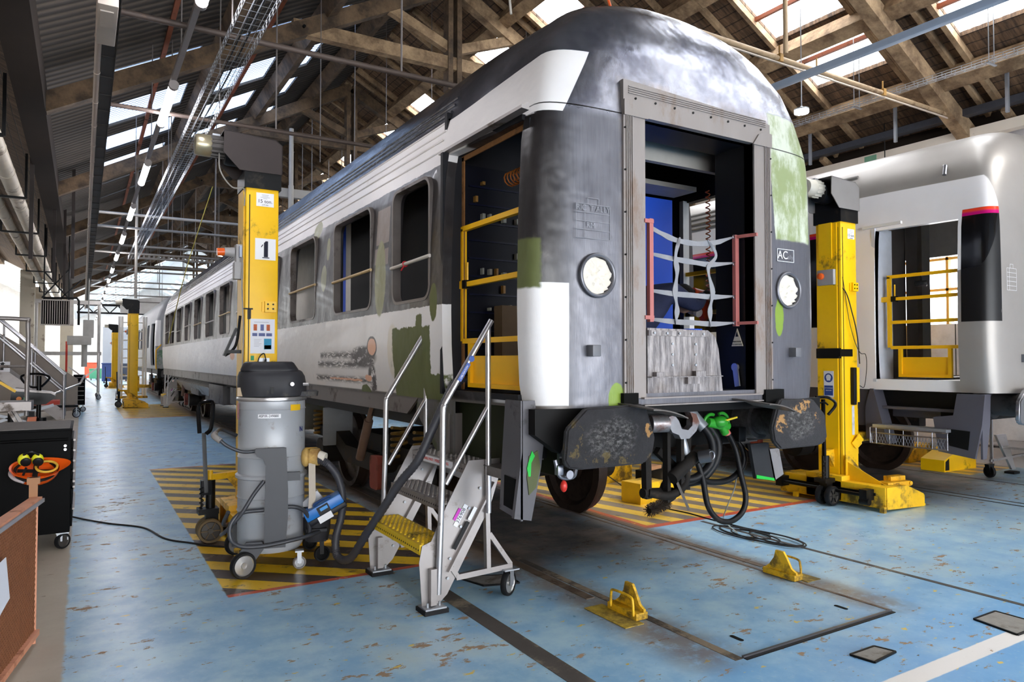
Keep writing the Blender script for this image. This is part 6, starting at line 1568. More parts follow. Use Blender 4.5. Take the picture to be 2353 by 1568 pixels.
# brim and peak
v = []; 
for k in range(n):
    p = 2*pi*k/n; e = 1.10+.38*max(0, cos(p))**2; v += [(.133*cos(p), .103*sin(p), 0), (.133*e*cos(p), .103*(1.10)*sin(p), .004+.035*max(0, cos(p))**2)]
q.add(v, [(2*k, 2*k+1, (2*k+3) % (2*n), (2*k+2) % (2*n)) for k in range(n)], 0, True)
hs = q.build('helmet_shell', mat('hard_hat_orange', (232,92,20), .3, 0, .08, 4), hh); hh.rotation_euler = (.5, .05, 0); hh.scale = (1.18, 1.18, 1.18)
q = MB(); q.torus((.0,0,-.02), .115, .010, 'z', 30); q.bar((-.1,0,-.02),(.1,0,-.03), .03, .006); q.bar((0,-.09,-.02),(0,.09,-.02), .03, .006); q.build('head_cradle', BLK, hh)
q = MB(); q.torus((.06,0,.01), .06, .008, 'z', 24); q.build('sweat_band', mat('yellow_band', (226,180,60), .6), hh)
q = MB()
for s in (-1, 1): q.ball((-.03+s*.038, .0, .068), .044, 14, sc=(.8,.55,1.05), m=0); q.ball((-.022+s*.034,-.018,.062), .031, 14, sc=(1,.45,1.1), m=1)
q.build('ear_defender', [mat('ear_yellow', (226,222,40), .4), BLK], hh)
q = MB(); q.tube(spline([(-.07,-.02,.12),(-.03,-.03,.15),(.015,-.02,.12)], 5), .007, 6); q.tube([(-.05,-.05,.04),(-.07,-.07,-.03)], .008, 6); q.build('ear_defender_band', BLK, hh)
q = MB(); q.torus((0,0,-.035), .137, .012, 'z', 36, 6, a0=2.4, a1=4.3); rf = q.build('reflective_stripe', mat('reflective_grey', (196,186,190), .3), hh); rf.scale = (1, .8, 1)
# rusty orange mesh guard in the corner
gd = thing('mesh_guard_panel', (-.25, 4.3, 0), 0, 'rust orange framed wire mesh guard panel in the bottom left corner', 'guard panel')
GO = mat('rusty_orange_frame', (226,158,124), .55, .1, .25, 7, (140,80,50), .35)
# plane runs from (-.21,4.69) towards the camera and left
A_ = Vector((.045, .39, 0)); B_ = Vector((-.42, -2.2, 0))
q = MB(); q.bar(A_+Vector((0,0,.78)), B_+Vector((0,0,.78)), .055, .03); q.bar(A_+Vector((0,0,.06)), B_+Vector((0,0,.06)), .05, .03); q.bar(A_, A_+Vector((0,0,.79)), .016, .02)
q.build('guard_frame', GO, gd)
q = MB(); q.box(.01,.05,.385,.42,.70,.90); q.box(-.0,.06,.38,.425,.865,.90); q.build('corner_post', mat('brown_rusty_post', (150,104,66), .6, 0, .2, 9), gd)
q = MB(); q.bar(A_+Vector((.034,0,.775)), B_+Vector((.034,0,.775)), .008, .02); q.build('steel_edge', mat('grey_steel_edge', (150,150,156), .5), gd)
q = MB(); d_ = (B_-A_).normalized(); L_ = (B_-A_).length; k = 0; s_ = .0
while s_ < L_+.7:
    a_ = max(0, s_-.70); b_ = min(s_, L_)
    if b_ > a_:
        q.tube([A_+d_*a_+Vector((0,0,.06+(s_-a_)*1.0)), A_+d_*b_+Vector((0,0,.06+(s_-b_)*1.0))], .0038, 4, cap=False)
        q.tube([A_+d_*a_+Vector((0,0,.76-(s_-a_)*1.0)), A_+d_*b_+Vector((0,0,.76-(s_-b_)*1.0))], .0038, 4, cap=False)
    s_ += .030
tag(q.build('wire_mesh', mat('brown_wire_mesh', (130,82,52), .6, .2, .3, 20), gd), kind='stuff')
ps = thing('paper_sheet', (-.325, 4.02, .30), 0, 'white paper sheet hanging over the guard panel at the left edge', 'paper')
q = MB(); v = []
for k in range(9):
    t_ = k/8; v += [(.035-.09*t_, .03-.5*t_, .33-.02*t_), (.05-.09*t_, .06-.5*t_, .03+.10*(1-t_)**2+.015*sin(6*t_))]
q.add(v, [(2*i, 2*i+1, 2*i+3, 2*i+2) for i in range(8)], 0, True); q.add([(a_-.002, b_, c_) for a_, b_, c_ in v], [(2*i, 2*i+2, 2*i+3, 2*i+1) for i in range(8)], 0, True); q.build('sheet', PAPER, ps)
q = MB(); q.box(-.95,-.06,6.9,6.96,0,.0) if False else None
# ================================================================== OVERHEAD SERVICES
LAMP = emis('fluorescent_tube_glow', (0.97, 0.95, 1.0), 30.0)
CON = mat('painted_conduit', (150,142,140), .5, .2, .2, 6)
q = MB(); q.box(.755,.805,2.0,62,4.47,4.52); tag(q.build('lighting_rail', CON), 'grey lighting rail running down the shed above the blue aisle', 'rail')
tl0 = None
ORD = ['first','second','third','fourth','fifth','sixth','seventh','eighth','ninth','tenth','eleventh','twelfth','thirteenth','fourteenth','fifteenth','sixteenth','last']
for k in range(17):
    y0 = 4.75+3.42*k
    if tl0 is None:
        tl0 = thing('fluorescent_light', (.78, y0, 4.42), 0, 'glowing tube light on the aisle rail, half cut by the top edge of the frame', 'light', 'row of tube lights above the blue aisle')
        q = MB(); q.cyl((0,0,0),(0,1.35,0), .045, n=16); q.build('tube', LAMP, tl0)
        q = MB(); q.cyl((0,-.06,0),(0,0,0), .05, n=14); q.build('end_cap', CON, tl0); q = MB(); q.cyl((0,1.35,0),(0,1.41,0), .05, n=14); q.build('end_cap', CON, tl0)
    else:
        labs = {1: 'glowing tube light on the aisle rail, the largest one fully in view', 2: 'glowing tube light on the aisle rail, second fully visible one', 3: 'glowing tube light on the aisle rail, third fully visible one'}
        dup(tl0, (.78, y0, 4.42), 0, labs.get(k, 'small glowing tube light above the blue aisle, %s of the receding row' % ORD[k]))
# beige conduit and cable tray over the aisle edge
q = MB(); q.box(.11,.225,3.5,45,4.34,4.36); q.box(.11,.115,3.5,45,4.36,4.44); q.box(.22,.225,3.5,45,4.30,4.44)
y = 3.6
while y < 45: q.box(.10,.23,y,y+.02,4.33,4.345); y += .55
tag(q.build('cable_tray', mat('dark_cable_tray', (70,66,64), .6, .3, .3, 8)), 'dark cable tray running straight down the shed beside a beige conduit', 'cable tray')
q = MB(); q.cyl((.08,3.5,4.30),(.08,45,4.30), .026, n=12)
y = 4.2
while y < 45: q.cyl((.08,y,4.30),(.08,y+.03,4.30), .030, n=12); y += .9
tag(q.build('conduit', mat('beige_conduit', (176,160,148), .55, 0, .2, 5)), 'long beige conduit clipped along the cable tray over the aisle', 'conduit')
jb = MB(); jb.box(.06,.20,6.1,6.9,4.22,4.30, b=.01); jb.box(.08,.17,6.2,6.5,4.21,4.22); tag(jb.build('junction_box', mat('beige_box_paint', (188,176,164), .5)), 'beige junction box on the cable tray at the top left', 'junction box')
# zinc wire basket tray
q = MB(); xa, xb, z0 = 1.03, 1.27, 4.30
for x_ in (xa, xa+.06, xa+.12, xa+.18, xb): q.cyl((x_,4.0,z0),(x_,22,z0), .003, n=5, cap=False)
for x_ in (xa, xb):
    for dz in (.035,.07): q.cyl((x_,4.0,z0+dz),(x_,22,z0+dz), .003, n=5, cap=False)
y = 4.0
while y < 22: q.tube([(xa,y,z0+.07),(xa,y,z0),(xb,y,z0),(xb,y,z0+.07)], .003, 4, cap=False); y += .12
tag(q.build('wire_basket_tray', GALV), 'zinc wire basket cable tray hanging over the aisle in front of the left rooflights', 'cable tray')
q = MB()
for x_ in (1.10,1.16): q.tube([(x_+.02*sin(k*.7), 5.0+.8*k, z0+.02+.01*cos(k)) for k in range(20)], .008, 5)
tag(q.build('tray_cables', BLK), 'black cables lying in the zinc wire basket tray', 'cable')
ROD = mat('thin_steel_rod', (120,114,112), .5, .5)
q = None
def rod(x, y, z0, z1, lab='thin steel hanger rod dropping from the roof timbers', r=.007):
    q = MB(); q.cyl((x,y,z0),(x,y,z1), r, n=6); return tag(q.build('hanger_rod', ROD), lab, 'rod', 'thin hanger rods under the roof')
RODS = ((1.03,6.2,4.34,'near left rod of the wire basket tray, close to the top edge'),(1.27,8.4,4.34,'rod of the wire basket tray in front of the first rooflights'),(1.03,11,4.34,'rod of the wire basket tray among the ribbed rooflights'),(1.27,14,4.34,'rod of the wire basket tray beyond the ribbed rooflights'),
        (.78,7.5,4.5,'rod of the lighting rail before the largest tube light'),(.78,11,4.5,'rod of the lighting rail before the second tube light'),(.78,14.5,4.5,'rod of the lighting rail before the third tube light'))
for x_, y_, z0, lb_ in RODS: rod(x_, y_, z0, zr(x_)+.02, 'thin steel '+lb_)
HR2 = ((3.0,10.5,4.5,'left of the king post, leftmost of the long free rods'),(4.0,11.9,4.6,'beside the grey carriage roof, second of the long free rods'),(5.0,13.0,5.0,'in front of the corrugated sheets, third of the long free rods'),(5.6,12.2,5.4,'just left of the king post foot'),(6.6,11.8,5.2,'just right of the king post foot'),(6.9,10.9,4.8,'dropping to the carriage roof, rightmost of the long free rods'))
for x_, y_, z0, z1 in ():
    pass
for x_, y_, z0, lb_ in HR2: rod(x_, y_, z0, zr(x_)+.02, 'long thin steel rod '+lb_)
# transverse pipes with hangers
PIPE = mat('old_brown_pipe', (86,74,68), .6, .3, .3, 6, (130,104,84), .2)
def xpipe(y, z, x0, x1, r, lab, name='suspended_pipe', drops=(), m=PIPE):
    t = thing(name, (x0, y, z), 0, lab, 'pipe', None)
    q = MB(); q.cyl((0,0,0),(x1-x0,0,0), r, n=12); q.build('pipe_run', m, t)
    for d in drops:
        q = MB(); q.cyl((d-x0,0,r),(d-x0,0,min(zr(d)-z, 3.0)), .010, n=6); q.build('hanger', ROD, t)
    return t
xpipe(6.85, 4.52, .12, 5.2, .028, 'brown pipe crossing the shed overhead at the top left, nearest of the crossing pipes', drops=(2.8,))
xpipe(9.36, 4.50, .12, 6.0, .026, 'brown pipe crossing overhead just behind the nearest lifting jack hood, second of the crossing pipes', drops=(2.1,))
GR_ = mat('grid_steel', (150,146,142), .5, .5, .2, 6)
lab3 = ['first', 'second', 'third', 'fourth', 'fifth', 'sixth', 'seventh', 'eighth', 'ninth', 'tenth']
for i, (y_, z_) in enumerate(((16.6,4.55),(18.6,4.6),(20.8,4.5),(23.0,4.6),(25.2,4.5),(27.8,4.6),(30.6,4.5),(33.6,4.55),(37.0,4.5),(41.0,4.5))):
    xpipe(y_, z_, .2, 11.5, .030, 'grey overhead pipe with hangers in the grid above the far jacks, %s from the front' % lab3[i], drops=tuple(1.4+1.05*k+.3*(i % 3) for k in range(7)), m=GR_)
q = MB(); q.box(1.4,11,24.2,24.4,4.62,4.66)
for xx in (3,6,9): q.cyl((xx,24.3,4.66),(xx,24.3,zr(xx)-.03), .012, n=6)
for k in range(70): q.box(1.4+.137*k,1.4+.137*k+.05,24.19,24.41,4.66,4.72)
tag(q.build('cross_cable_tray', GR_), 'grey cable tray crossing the shed in the pipe grid', 'cable tray')
q = MB(); q.box(3.3,9.5,16.4,16.55,5.25,5.45); q.cyl((4.0,16.3,5.5),(4.0,16.3,6.8), .05, n=10); q.cyl((4.0,16.3,4.4),(4.0,16.3,5.5), .06, n=10)
tag(q.build('pale_steel_beam', mat('pale_beam_grey', (168,162,154), .6, .1, .15, 4)), 'pale steel cross beam and post behind the hood of the nearest jack', 'beam')
# right-hand services
SC = mat('ochre_scaffold_tube', (176,150,118), .5, .2, .3, 10, (110,84,60), .35)
t = xpipe(5.5, 5.13, 5.4, 11.2, .030, 'weathered ochre scaffold tube crossing below the right rooflight', m=SC)
q = MB(); q.box(.6,6.0,-.01,.01,-.06,-.045); q.build('thin_flat_bar', mat('pale_flat_bar', (190,176,160), .5), t)
for d in (1.65, 2.35, 3.75):
    q = MB(); q.cyl((d,0,-.02),(d,0,.16), .010, n=8); q.box(d-.03,d+.03,-.035,.035,-.04,.05); q.build('tube_clamp', mat('brass_clamp', (170,130,70), .5, .4), t)
q = MB(); q.cyl((7.06,5.42,5.16),(7.06,5.42,7.55), .028, n=10); tag(q.build('drop_pipe', SC), 'vertical weathered pipe dropping from the roof to the ochre tube', 'pipe')
q = MB(); q.box(7.46,7.54,2.6,9.4,4.98,5.06, b=.008); tag(q.build('blue_grey_conduit', mat('blue_grey_steel', (150,164,182), .4, .2, .15, 6)), 'blue grey steel conduit slanting across the right rooflight', 'conduit')
q = MB(); q.lathe([(.0,0),(.10,0),(.10,.02),(.04,.04),(.008,.06),(.006,1.6)], 24, 0, Matrix.Translation((8.6,6.35,5.05))); hl = q.build('pendant_light', GALV); tag(hl, 'round pendant lamp glowing just right of the carriage roof', 'light')
q = MB(); q.cyl((8.6,6.35,5.01),(8.6,6.35,5.05), .095, n=24); q.build('glowing_lens', LAMP, hl)
def wiretray(name, x, z, y0, y1, w_, lab, step=.12):
    q = MB()
    for x_ in (x, x+w_/2, x+w_): q.cyl((x_,y0,z),(x_,y1,z), .004, n=5, cap=False)
    for x_ in (x, x+w_):
        for dz in (.03,.06): q.cyl((x_,y0,z+dz),(x_,y1,z+dz), .004, n=5, cap=False)
    y = y0
    while y < y1: q.tube([(x,y,z+.06),(x,y,z),(x+w_,y,z),(x+w_,y,z+.06)], .004, 5, cap=False); y += step
    return tag(q.build(name, GALV), lab, 'cable tray')
wiretray('wire_basket_tray', 9.55, 5.24, 2.3, 12.9, .09, 'zinc wire basket tray running under the long purlin at the top right')
for y_, lb_ in ((4.37, 'the right pair'), (6.16, 'the left pair')):
    q = MB()
    for dx in (0, .13): q.cyl((9.53+dx,y_,5.21),(9.53+dx,y_,zr(9.53)), .006, n=6)
    q.box(9.50,9.70,y_-.015,y_+.015,5.205,5.22)
    tag(q.build('tray_hanger', GALV), 'pair of zinc rods holding the right wire basket tray, ' + lb_, 'rod')
lab_p = ['thin galvanised channel post by the wall beam, left one beside the carriage roof', 'thin galvanised channel post by the wall beam, middle one', 'thin galvanised channel post by the wall beam, right one']
for i, y_ in enumerate((7.68, 6.19, 4.65)):
    q = MB(); q.box(10.6,10.64,y_-.02,y_+.02,4.88,5.80); tag(q.build('channel_post', GALV), lab_p[i], 'post')
q = MB(); q.box(11.0,11.15,3.2,12,5.12,5.14); q.box(11.0,11.01,3.2,12,5.14,5.22); q.cyl((11.08,3.2,5.17),(11.08,12,5.17), .025, n=8); tag(q.build('wall_cable_tray', mat('slate_tray', (72,74,82), .5, .4, .3, 8)), 'slate grey perforated cable tray above the cream wall beam', 'cable tray')
q = MB(); q.box(11.19,11.198,6.85,7.06,4.845,4.945); tag(q.build('green_plate', mat('pale_green_plate', (120,170,140), .5)), 'small pale green plate on the cream wall beam', 'sign')
q = MB(); q.tube(spline([(11.13,6.44,4.77),(11.13,6.5,4.6),(11.13,6.67,4.54),(11.13,6.83,4.68)], 6), .011, 6); q.cyl((11.13,6.67,5.4),(11.13,6.67,3.98), .009, n=6); tag(q.build('looped_cable', CB), 'dark cable looping below the cream wall beam', 'cable')
q = MB(); q.cyl((11.48,5.15,4.8),(11.48,5.15,2.6), .018, n=8); q.tube(spline([(11.47,5.0,4.8),(11.46,5.01,4.5),(11.47,4.95,4.0)], 5), .014, 6); tag(q.build('wall_pipe', CB), 'thin dark pipes running down the whitewashed wall at right', 'pipe')
# small things above the near carriage roof
q = MB(); q.tube(spline([(3.95,4.9,5.6),(3.9,4.85,5.1),(3.87,4.8,4.75),(3.92,4.7,4.4)], 8), .012, 6); tag(q.build('orange_air_hose', mat('orange_hose', (220,90,30), .5)), 'orange air hose hanging down behind the grey carriage roof', 'hose')
q = MB(); q.tube([(3.5,6.2,7.2),(3.62,6.0,5.0)], .012, 6); tag(q.build('rope', mat('pale_rope', (176,170,160), .8)), 'pale rope hanging slightly slanted beside the near carriage roof', 'rope')
ol = MB(); ol.tube([(4.02,5.1,4.75),(4.3,5.6,5.0),(4.5,6.0,5.2)], .045, 10); tag(ol.build('orange_pipe_end', mat('rust_orange_pipe', (200,110,50), .5)), 'short rusty orange pipe end above the carriage roof', 'pipe')
# yellow cord hanging by the far carriage
q = MB(); q.tube(spline([(2.30,16,5.2),(1.9,16.5,3.6),(1.72,17,2.6),(1.6,17.2,1.9)], 8), .010, 5); tag(q.build('yellow_cord', mat('dull_yellow_cord', (150,134,50), .6)), 'dull yellow cord hanging slanted in front of the far grey carriage', 'cord')
q = MB(); q.cyl((1.06,19,zr(1.06)),(1.06,19,3.0), .03, n=8); tag(q.build('drop_pipe', mat('pale_beam_grey', (168,162,154), .6)), 'thin pale pipe hanging above the second jack', 'pipe')
# insulated heating pipes, left
INS = mat('insulated_pipe_cladding', (222,210,190), .5, .05, .2, 4, (120,104,90), .25)
t = thing('heating_pipes', (-1.15, 0, 4.6), 0, 'pair of thick insulated heating pipes slanting along the top left', 'pipe')
for dx, r in ((.05,.12),(-.30,.10)):
    q = MB(); yy = 2.0
    while yy < 44: q.cyl((dx,yy,0),(dx,yy+1.48,0), r, n=20); q.cyl((dx,yy+1.48,0),(dx,yy+1.5,0), r+.006, n=20); yy += 1.5
    q.build('insulated_pipe', INS, t)
yy = 7
while yy < 44:
    q = MB(); q.box(-.46,.24,yy-.03,yy+.03,-.17,-.13); q.bar((.24,yy,-.16),(.24,yy,.66), .04, .04); q.bar((-.46,yy,-.16),(-.46,yy,.5), .04, .04); q.build('pipe_bracket', BLKM, t); yy += 4.2
# dark vertical posts behind, left
for i, (x_, y_) in enumerate(((-.55,18),(-.42,21),(-.2,17),(-.75,14))):
    q = MB(); q.box(x_-.03,x_+.03,y_-.03,y_+.03,3.2,zr(x_)+.02); tag(q.build('hanging_post', mat('dark_post', (52,46,44), .6, .2)), 'dark thin post hanging in the upper left shadow, %s from the aisle' % ORD[(2, 1, 0, 3)[i]], 'post', 'dark hanging posts at the upper left')
# heater unit
hu = thing('unit_heater', (-.66, 24.0, 2.55), 0, 'suspended unit heater with vertical louvres, hanging at the left over the stairs', 'heater')
q = MB(); q.box(-.37,.34,.06,.7,.0,.70, 0); q.box(-.37,-.35,-.02,.06,0,.7,0); q.box(.32,.42,-.02,.7,0,.72, 0); q.box(-.37,.34,-.02,.06,-.03,.0, 0); q.box(-.37,.34,-.02,.06,.68,.71,0); q.build('heater_casing', mat('pale_casing', (196,188,178), .5, .1), hu)
q = MB()
for k in range(12): q.bar((-.31+.055*k,.02,.02),(-.31+.055*k,.02,.67), .012, .05, up=(0,1,0))
q.build('louvre', mat('cream_louvre', (214,204,190), .5, .1), hu); q = MB(); q.box(-.35,.32,.05,.058,.01,.68); q.build('dark_core', mat('dark_core', (22,18,16), .8), hu)
q = MB(); q.tube([(-.3,.1,.75),(.5,.1,.78),(.55,.1,.7),(.55,.1,-.0)], .03, 8); q.bar((-.35,.1,.75),(.3,.1,1.6), .04); q.bar((.3,.1,.75),(-.3,.1,1.5), .04); q.bar((.1,.1,.75),(.6,.1,1.3), .04); q.cyl((.3,.1,.7),(.3,.1,3.2), .02); q.cyl((-.3,.1,.7),(-.3,.1,3.4), .02); q.build('mounting_frame', BLKM, hu)
q = MB(); q.box(-.45,.25,28.0,28.7,2.05,2.35, b=.02); q.box(.0,.32,28.1,28.6,2.3,2.9, b=.02); q.cyl((.05,28.3,1.3),(.05,28.3,2.1), .09, n=14); q.cyl((.16,28.3,2.9),(.16,28.3,5.45), .02, n=8); tag(q.build('extraction_unit', mat('pale_grey_unit', (190,188,184), .5)), 'pale grey extraction unit hanging behind the heater', 'machine')

# ================================================================== LEFT BACKGROUND MACHINES
# big aluminium stair platform
sp = thing('stair_platform', (-.40, 21.7, 0), 0, 'large aluminium mobile stair platform with twin handrails at the left', 'stairs')
for s, y_ in ((0, 0.0), (1, 1.5)):
    q = MB(); q.prism([(.02,.0),(-.15,.0),(-3.0,2.5),(-3.0,2.8),(.02,.22)], y_-.02, y_+.02, 'y'); q.build('stringer', ALU2, sp)
    q = MB(); q.cyl((.0,y_,.0),(.0,y_,1.15), .03, n=10)
    for xx in (-.7,-1.4,-2.1): q.cyl((xx,y_,-xx*.95),(xx,y_,1.15-xx*1.0), .026, n=10)
    q.build('stanchion', ALU, sp)
    q = MB(); q.tube([(.01,y_,1.15),(-3.0,y_,4.15)], .034, 10); q.tube([(.0,y_,.72),(-3.0,y_,3.7)], .028, 10); q.build('handrail', ALU, sp)
q = MB(); q.prism([(.3,.12),(.3,1.0),(-.1,1.3),(-2.6,3.0),(-2.6,.12)], 1.60, 1.63, 'y'); q.build('side_sheet', mat('dull_sheet', (150,138,128), .5, .4, .15, 3), sp)
for k in range(9):
    q = MB(); xx = -.15-.28*k; q.box(xx-.24,xx,.03,1.47,.22+.25*k,.25+.25*k); q.build('stair_tread', ALU2, sp)
q = MB(); castor(q, .28, .55, .10, .30); castor(q, .28, 1.5, .10, .30); q.box(-2.4,.32,.5,.56,.28,.34); q.build('castor', [RUB, GALV], sp)
q = MB(); q.tube([(.45,1.0,1.1),(.35,.5,.9),(-.5,-.1,.55)], .03, 8); q.build('drop_bar', ALU, sp)
sg = MB(); sg.box(-2.05,-1.75,.0,.02,1.62,1.85); sg2 = tag(sg.build('mark_sign', WSTK), 'x', 'sign'); sg2.location = (.35, 19.6, -.35); sg2['label'] = 'small white sign with a black arrow mark behind the stair handrails'
q = MB(); q.prism([(-1.93,1.66),(-1.87,1.66),(-1.86,1.80),(-1.83,1.80),(-1.88,1.84),(-1.95,1.80),(-1.92,1.80)], -.003, 0, 'y'); q.build('arrow_mark', BLK, sg2)
# hand pallet truck with control box, nearer
pt = thing('lift_truck', (-.62, 14.0, 0), 0, 'black and orange pedestrian lift truck with looped handle in front of the aluminium stairs', 'lift truck')
q = MB(); q.prism([(-.34,1.04),(.18,.99),(.24,.95),(.24,.92),(.12,.82),(-.30,.80),(-.36,.84)], -.2, .2, 'y'); q.build('control_box', mat('glossy_black', (16,16,18), .3), pt)
q = MB(); q.prism([(-.34,1.045),(.18,.995),(.25,.955),(.25,.985),(.18,1.02),(-.30,1.09)], -.21, .2, 'y'); q.build('pale_top', ALU2, pt)
q = MB(); q.cyl((-.24,-.205,.92),(-.24,-.23,.92), .035, n=14); q.build('emergency_stop', mat('amber_button', (220,120,20), .4), pt)
q = MB(); q.box(-.18,-.13,-.215,-.20,.90,.94); q.build('green_switch', mat('green_switch', (90,190,130), .4), pt)
q = MB(); q.tube(spline([(.05,-.1,1.10),(.12,-.1,1.18),(.16,-.1,1.26),(.05,-.1,1.31),(-.12,-.1,1.31),(-.22,-.1,1.27),(-.18,-.1,1.18),(-.08,-.1,1.10),(.05,-.1,1.10)], 6), .018, 8); q.cyl((.02,-.1,.3),(.02,-.1,1.28), .035, n=10); q.build('steering_loop', mat('glossy_black', (16,16,18), .3), pt)
q = MB(); q.box(-.14,-.04,-.12,.1,.12,.70); q.cyl((-.35,0,.1),(-.35,0,.85), .05, n=10); q.cyl((.06,-.1,.15),(.06,-.1,.6), .07, n=14); q.box(-.5,.2,-.15,.2,.06,.14); q.build('mast', BLKM, pt)
q = MB(); q.prism([(-.20,.10),(-.06,.10),(-.0,.62),(-.12,.62)], -.18, .0, 'y'); q.build('orange_chassis', mat('salmon_orange', (226,130,90), .5), pt)
q = MB(); wheel_disc(q, (0,0,.09), .09, .05, 'x'); wheel_disc(q, (-.4,0,.09), .09, .05, 'x'); q.build('wheel', [RUB, BLKM], pt)
# small aluminium work platform at the edge
wp = thing('work_platform', (-.95, 12.2, 0), 0, 'small aluminium work platform with curved guard rail, cut by the left edge', 'work platform')
q = MB(); q.tube(spline([(-.6,0,2.12),(.2,0,2.12),(.28,0,2.02),(.28,0,1.2),(.28,0,.75)], 5), .03, 10); q.tube([(-.5,0,1.45),(.28,0,1.45)], .02, 8); q.build('guard_rail', ALU2, wp)
q = MB(); q.box(-.6,.35,-.3,.3,.84,.96); q.build('platform_deck', ALU2, wp)
for s in (-1, 1):
    q = MB(); q.bar((.10,s*.28,.84),(.55,s*.28,.0), .06, .04); q.bar((-.3,s*.28,.84),(-.6,s*.28,0), .06, .04); q.bar((-.4,s*.28,.45),(.3,s*.28,.5), .05, .03); q.build('leg', ALU2, wp)
q = MB(); q.prism([(.0,1.25),(.18,1.12),(.16,1.09),(-.02,1.22)], -.31, -.30, 'y'); q.build('yellow_tape', YEL, wp)
# red low lift frame behind
rf = thing('scissor_lift', (-1.3, 18.0, 0), 0, 'low red scissor lift table behind the lift truck at the left', 'lift table')
q = MB(); q.box(-.8,.9,-.3,.3,.60,.68); q.box(-.8,.9,-.3,.3,.06,.12); q.build('table_frame', mat('red_paint', (200,60,36), .5), rf)
q = MB(); q.bar((-.7,-.28,.1),(.8,-.28,.6), .06); q.bar((.8,-.28,.1),(-.7,-.28,.6), .06); q.build('scissor_arm', GALV, rf)
# black drawer cart behind the stairs, gantry, ladders
dc = thing('drawer_cart', (-.02, 24.6, 0), 0, 'tall black drawer cart at the foot of the aluminium stairs', 'tool cart')
q = MB(); q.box(-.20,.10,-.3,.3,.22,1.10, b=.01); q.build('cart_body', KB, dc)
for k in range(6):
    q = MB(); q.box(-.18,.08,-.315,-.30,.28+.13*k,.385+.13*k); dr = q.build('drawer', KB, dc); q = MB(); q.bar((-.17,-.325,.37+.13*k),(.07,-.325,.37+.13*k), .014); q.build('drawer_pull', mat('grey_pull', (150,144,140), .4, .5), dr)
q = MB(); castor(q, -.1, 0, .08, .2); castor(q, .05, 0, .08, .2); q.build('castor', [RUB, GALV], dc)
gn = thing('gantry_hoist', (.55, 33.0, 0), 0, 'pale portable gantry with slim legs standing in the aisle', 'gantry')
for xx in (0, -2.1):
    q = MB(); q.cyl((xx,0,.25),(xx,0,3.8), .055, n=12); q.build('upright', mat('pale_gantry', (214,210,204), .5, .1), gn)
    q = MB(); q.bar((xx,0,1.9),(xx-.0,-1.2,.3), .05); q.bar((xx,0,1.9),(xx,1.2,.3), .05); q.bar((xx,-1.2,.22),(xx,1.2,.22), .06); q.build('brace', mat('pale_gantry', (214,210,204), .5, .1), gn)
    q = MB(); castor(q, xx, -1.2, .09, .22); castor(q, xx, 1.2, .09, .22); castor(q, xx, 0, .09, .25); q.build('castor', [BLKM, GALV], gn)
q = MB(); q.box(-2.15,.05,-.08,.08,3.75,3.9); q.box(-3.0,.1,-.1,.1,1.72,1.86); q.build('cross_beam', mat('pale_gantry', (214,210,204), .5, .1), gn)
q = MB(); q.bar((.0,-.15,1.25),(-1.0,-.2,.42), .05); q.bar((-1.0,-.15,1.25),(.0,-.2,.42), .05); q.build('x_brace', ALU, gn)
q = MB(); q.box(-.7,-.45,30.0,30.3,.0,2.2); tag(q.build('red_pole', mat('signal_red', (220,60,40), .5)), 'thin red pole behind the aluminium stairs', 'pole').scale = (.25, 1, 1)
bpy.data.objects['red_pole'].location.x = -.35
sc2 = dup(ld, (2.30, 25.9, 0), 0, 'small distant step ladder standing between the second jack and the carriage')
for y_, lab in ((27.2, 'white aluminium ladder tower standing behind the second jack'),):
    t = thing('ladder_tower', (1.05, y_, 0), 0, lab, 'ladder')
    for xx in (0, .08, .72, .80):
        q = MB(); q.cyl((xx,0,.3),(xx,0,3.0), .035, n=8); q.build('ladder_stile', WHT, t)
    q = MB()
    for k in range(9): q.cyl((.08,0,.4+.3*k),(.72,0,.4+.3*k), .02, n=8)
    q.build('rung', WHT, t); q = MB(); q.box(-.05,.85,-.3,.3,.25,.32); q.build('base', YEL2, t)
# far machinery
def bigbin(x, y, w_, h_, m, nm, lab, d_=.8):
    t = thing(nm, (x, y, 0), 0, lab, nm.replace('_', ' '))
    q = MB(); q.box(-w_/2,w_/2,-d_/2,d_/2,.12,h_, b=.04); q.build('body', m, t)
    q = MB(); q.box(-w_/2-.03,w_/2+.03,-d_/2-.03,d_/2+.03,h_,h_+.08, b=.02); q.build('lid', m, t)
    q = MB(); wheel_disc(q, (-w_/2+.12,-d_/2+.1,.1), .1, .06, 'x'); wheel_disc(q, (w_/2-.12,-d_/2+.1,.1), .1, .06, 'x'); q.build('wheel', [RUB, BLKM], t)
    return t
bigbin(1.55, 54, .9, 1.25, mat('blue_bin', (40,60,110), .5), 'waste_bin', 'dark blue waste bin far down the shed beside the aisle')
bigbin(.95, 62, 1.0, .8, mat('green_bin', (70,140,104), .5), 'waste_container', 'green container far at the end of the aisle')
bigbin(.6, 64.5, .9, 1.25, mat('red_machine', (226,86,56), .5), 'red_machine', 'red machine housing far at the end of the aisle')
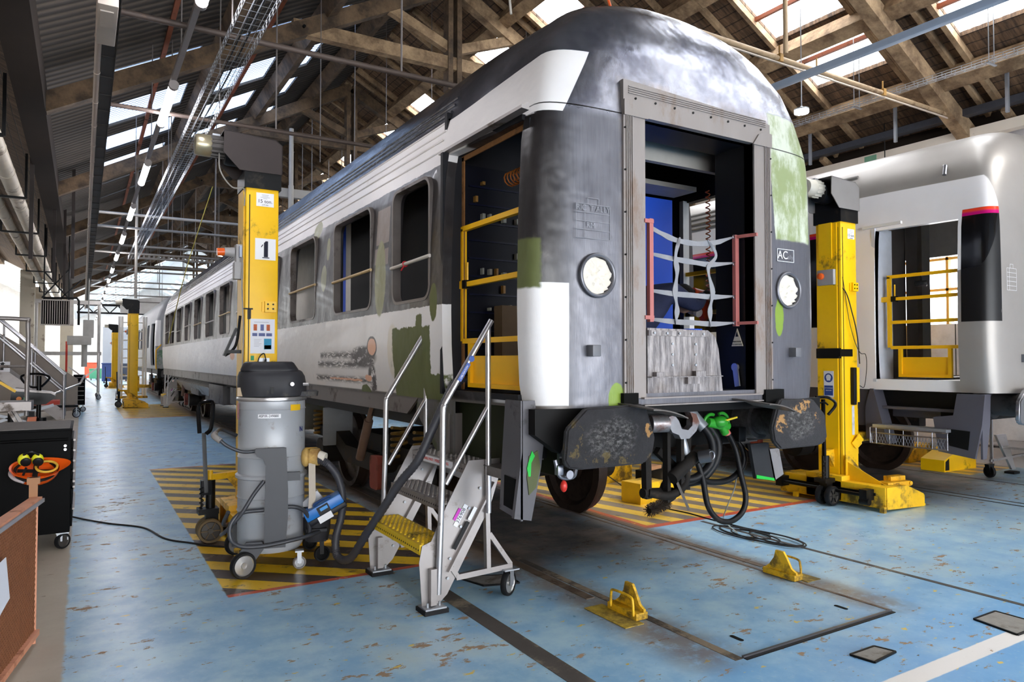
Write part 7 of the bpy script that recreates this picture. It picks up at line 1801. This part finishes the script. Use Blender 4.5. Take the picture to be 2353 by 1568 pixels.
bigbin(2.3, 58, 1.0, 1.2, mat('dark_machine', (50,56,70), .5), 'workbench_unit', 'dark machine unit by the grey far door')
# bright glazed far-left bay
for i in range(6):
    q = MB(); y_ = 40+5.5*i; q.box(-13.05,-12.98,y_,y_+4.2,1.6,4.6); tag(q.build('window_%d' % (200+i), emis('daylit_window', (.95,.98,1.0), 2.6)), kind='structure')
# right edge: step ladder and green cock under the white carriage
sl = thing('step_stool', (10.25, 4.75, 0), 0, 'folding aluminium step with one castor under the end of the white carriage', 'step')
q = MB(); q.bar((0,0,.12),(.0,0,.86), .03, .03); q.prism([(.10,.55),(.36,.55),(.62,.06),(.52,.06)], -.01, .02, 'y'); q.bar((-.05,0,.22),(1.0,0,.24), .03, .03); q.build('step_frame', ALU, sl)
q = MB(); q.box(.28,1.2,-.3,.3,.36,.39, 0); q.build('step_tread', TRA, sl); q = MB(); q.box(.45,1.2,-.32,-.26,.19,.25); q.build('yellow_tread', TRY, sl)
q = MB(); wheel_disc(q, (-.06,0,.08), .08, .04, Matrix.Rotation(pi/2, 4, 'X') @ Matrix.Rotation(1.3, 4, 'Y'), 0, 1); q.prism([(-.14,.18),(.02,.18),(-.03,.06),(-.09,.06)], -.025, .025, 'y', 2); q.build('castor', [RUB, BLKM, BLKM], sl)
q = MB(); q.box(.50,.66,-.04,.08,.0,.03); q.build('foot_pad', RUB, sl)
gv = MB(); gv.ball((1.12-.0,.62,.86), .07, 16, sc=(1,.6,1)); gv.torus((1.05,.60,.88), .08, .014, 'y', 20, 6); gv.box(1.1,1.22,.57,.62,.80,.83, 1)
gv.build('brake_cock', [GRN, mat('yellow_handle', (220,190,40), .5)], car2)
for o_ in [bpy.data.objects[n] for n in ()]: pass
q = MB(); q.box(10.9,11.3,8.0,8.6,0,.75, b=.01); tag(q.build('wooden_crate', mat('brown_crate', (150,100,60), .7)), 'brown crate against the wall seen beneath the white carriage end', 'crate')
# extra lights inside the dark end of the shed are the tubes only; far hall gets daylight through its roof
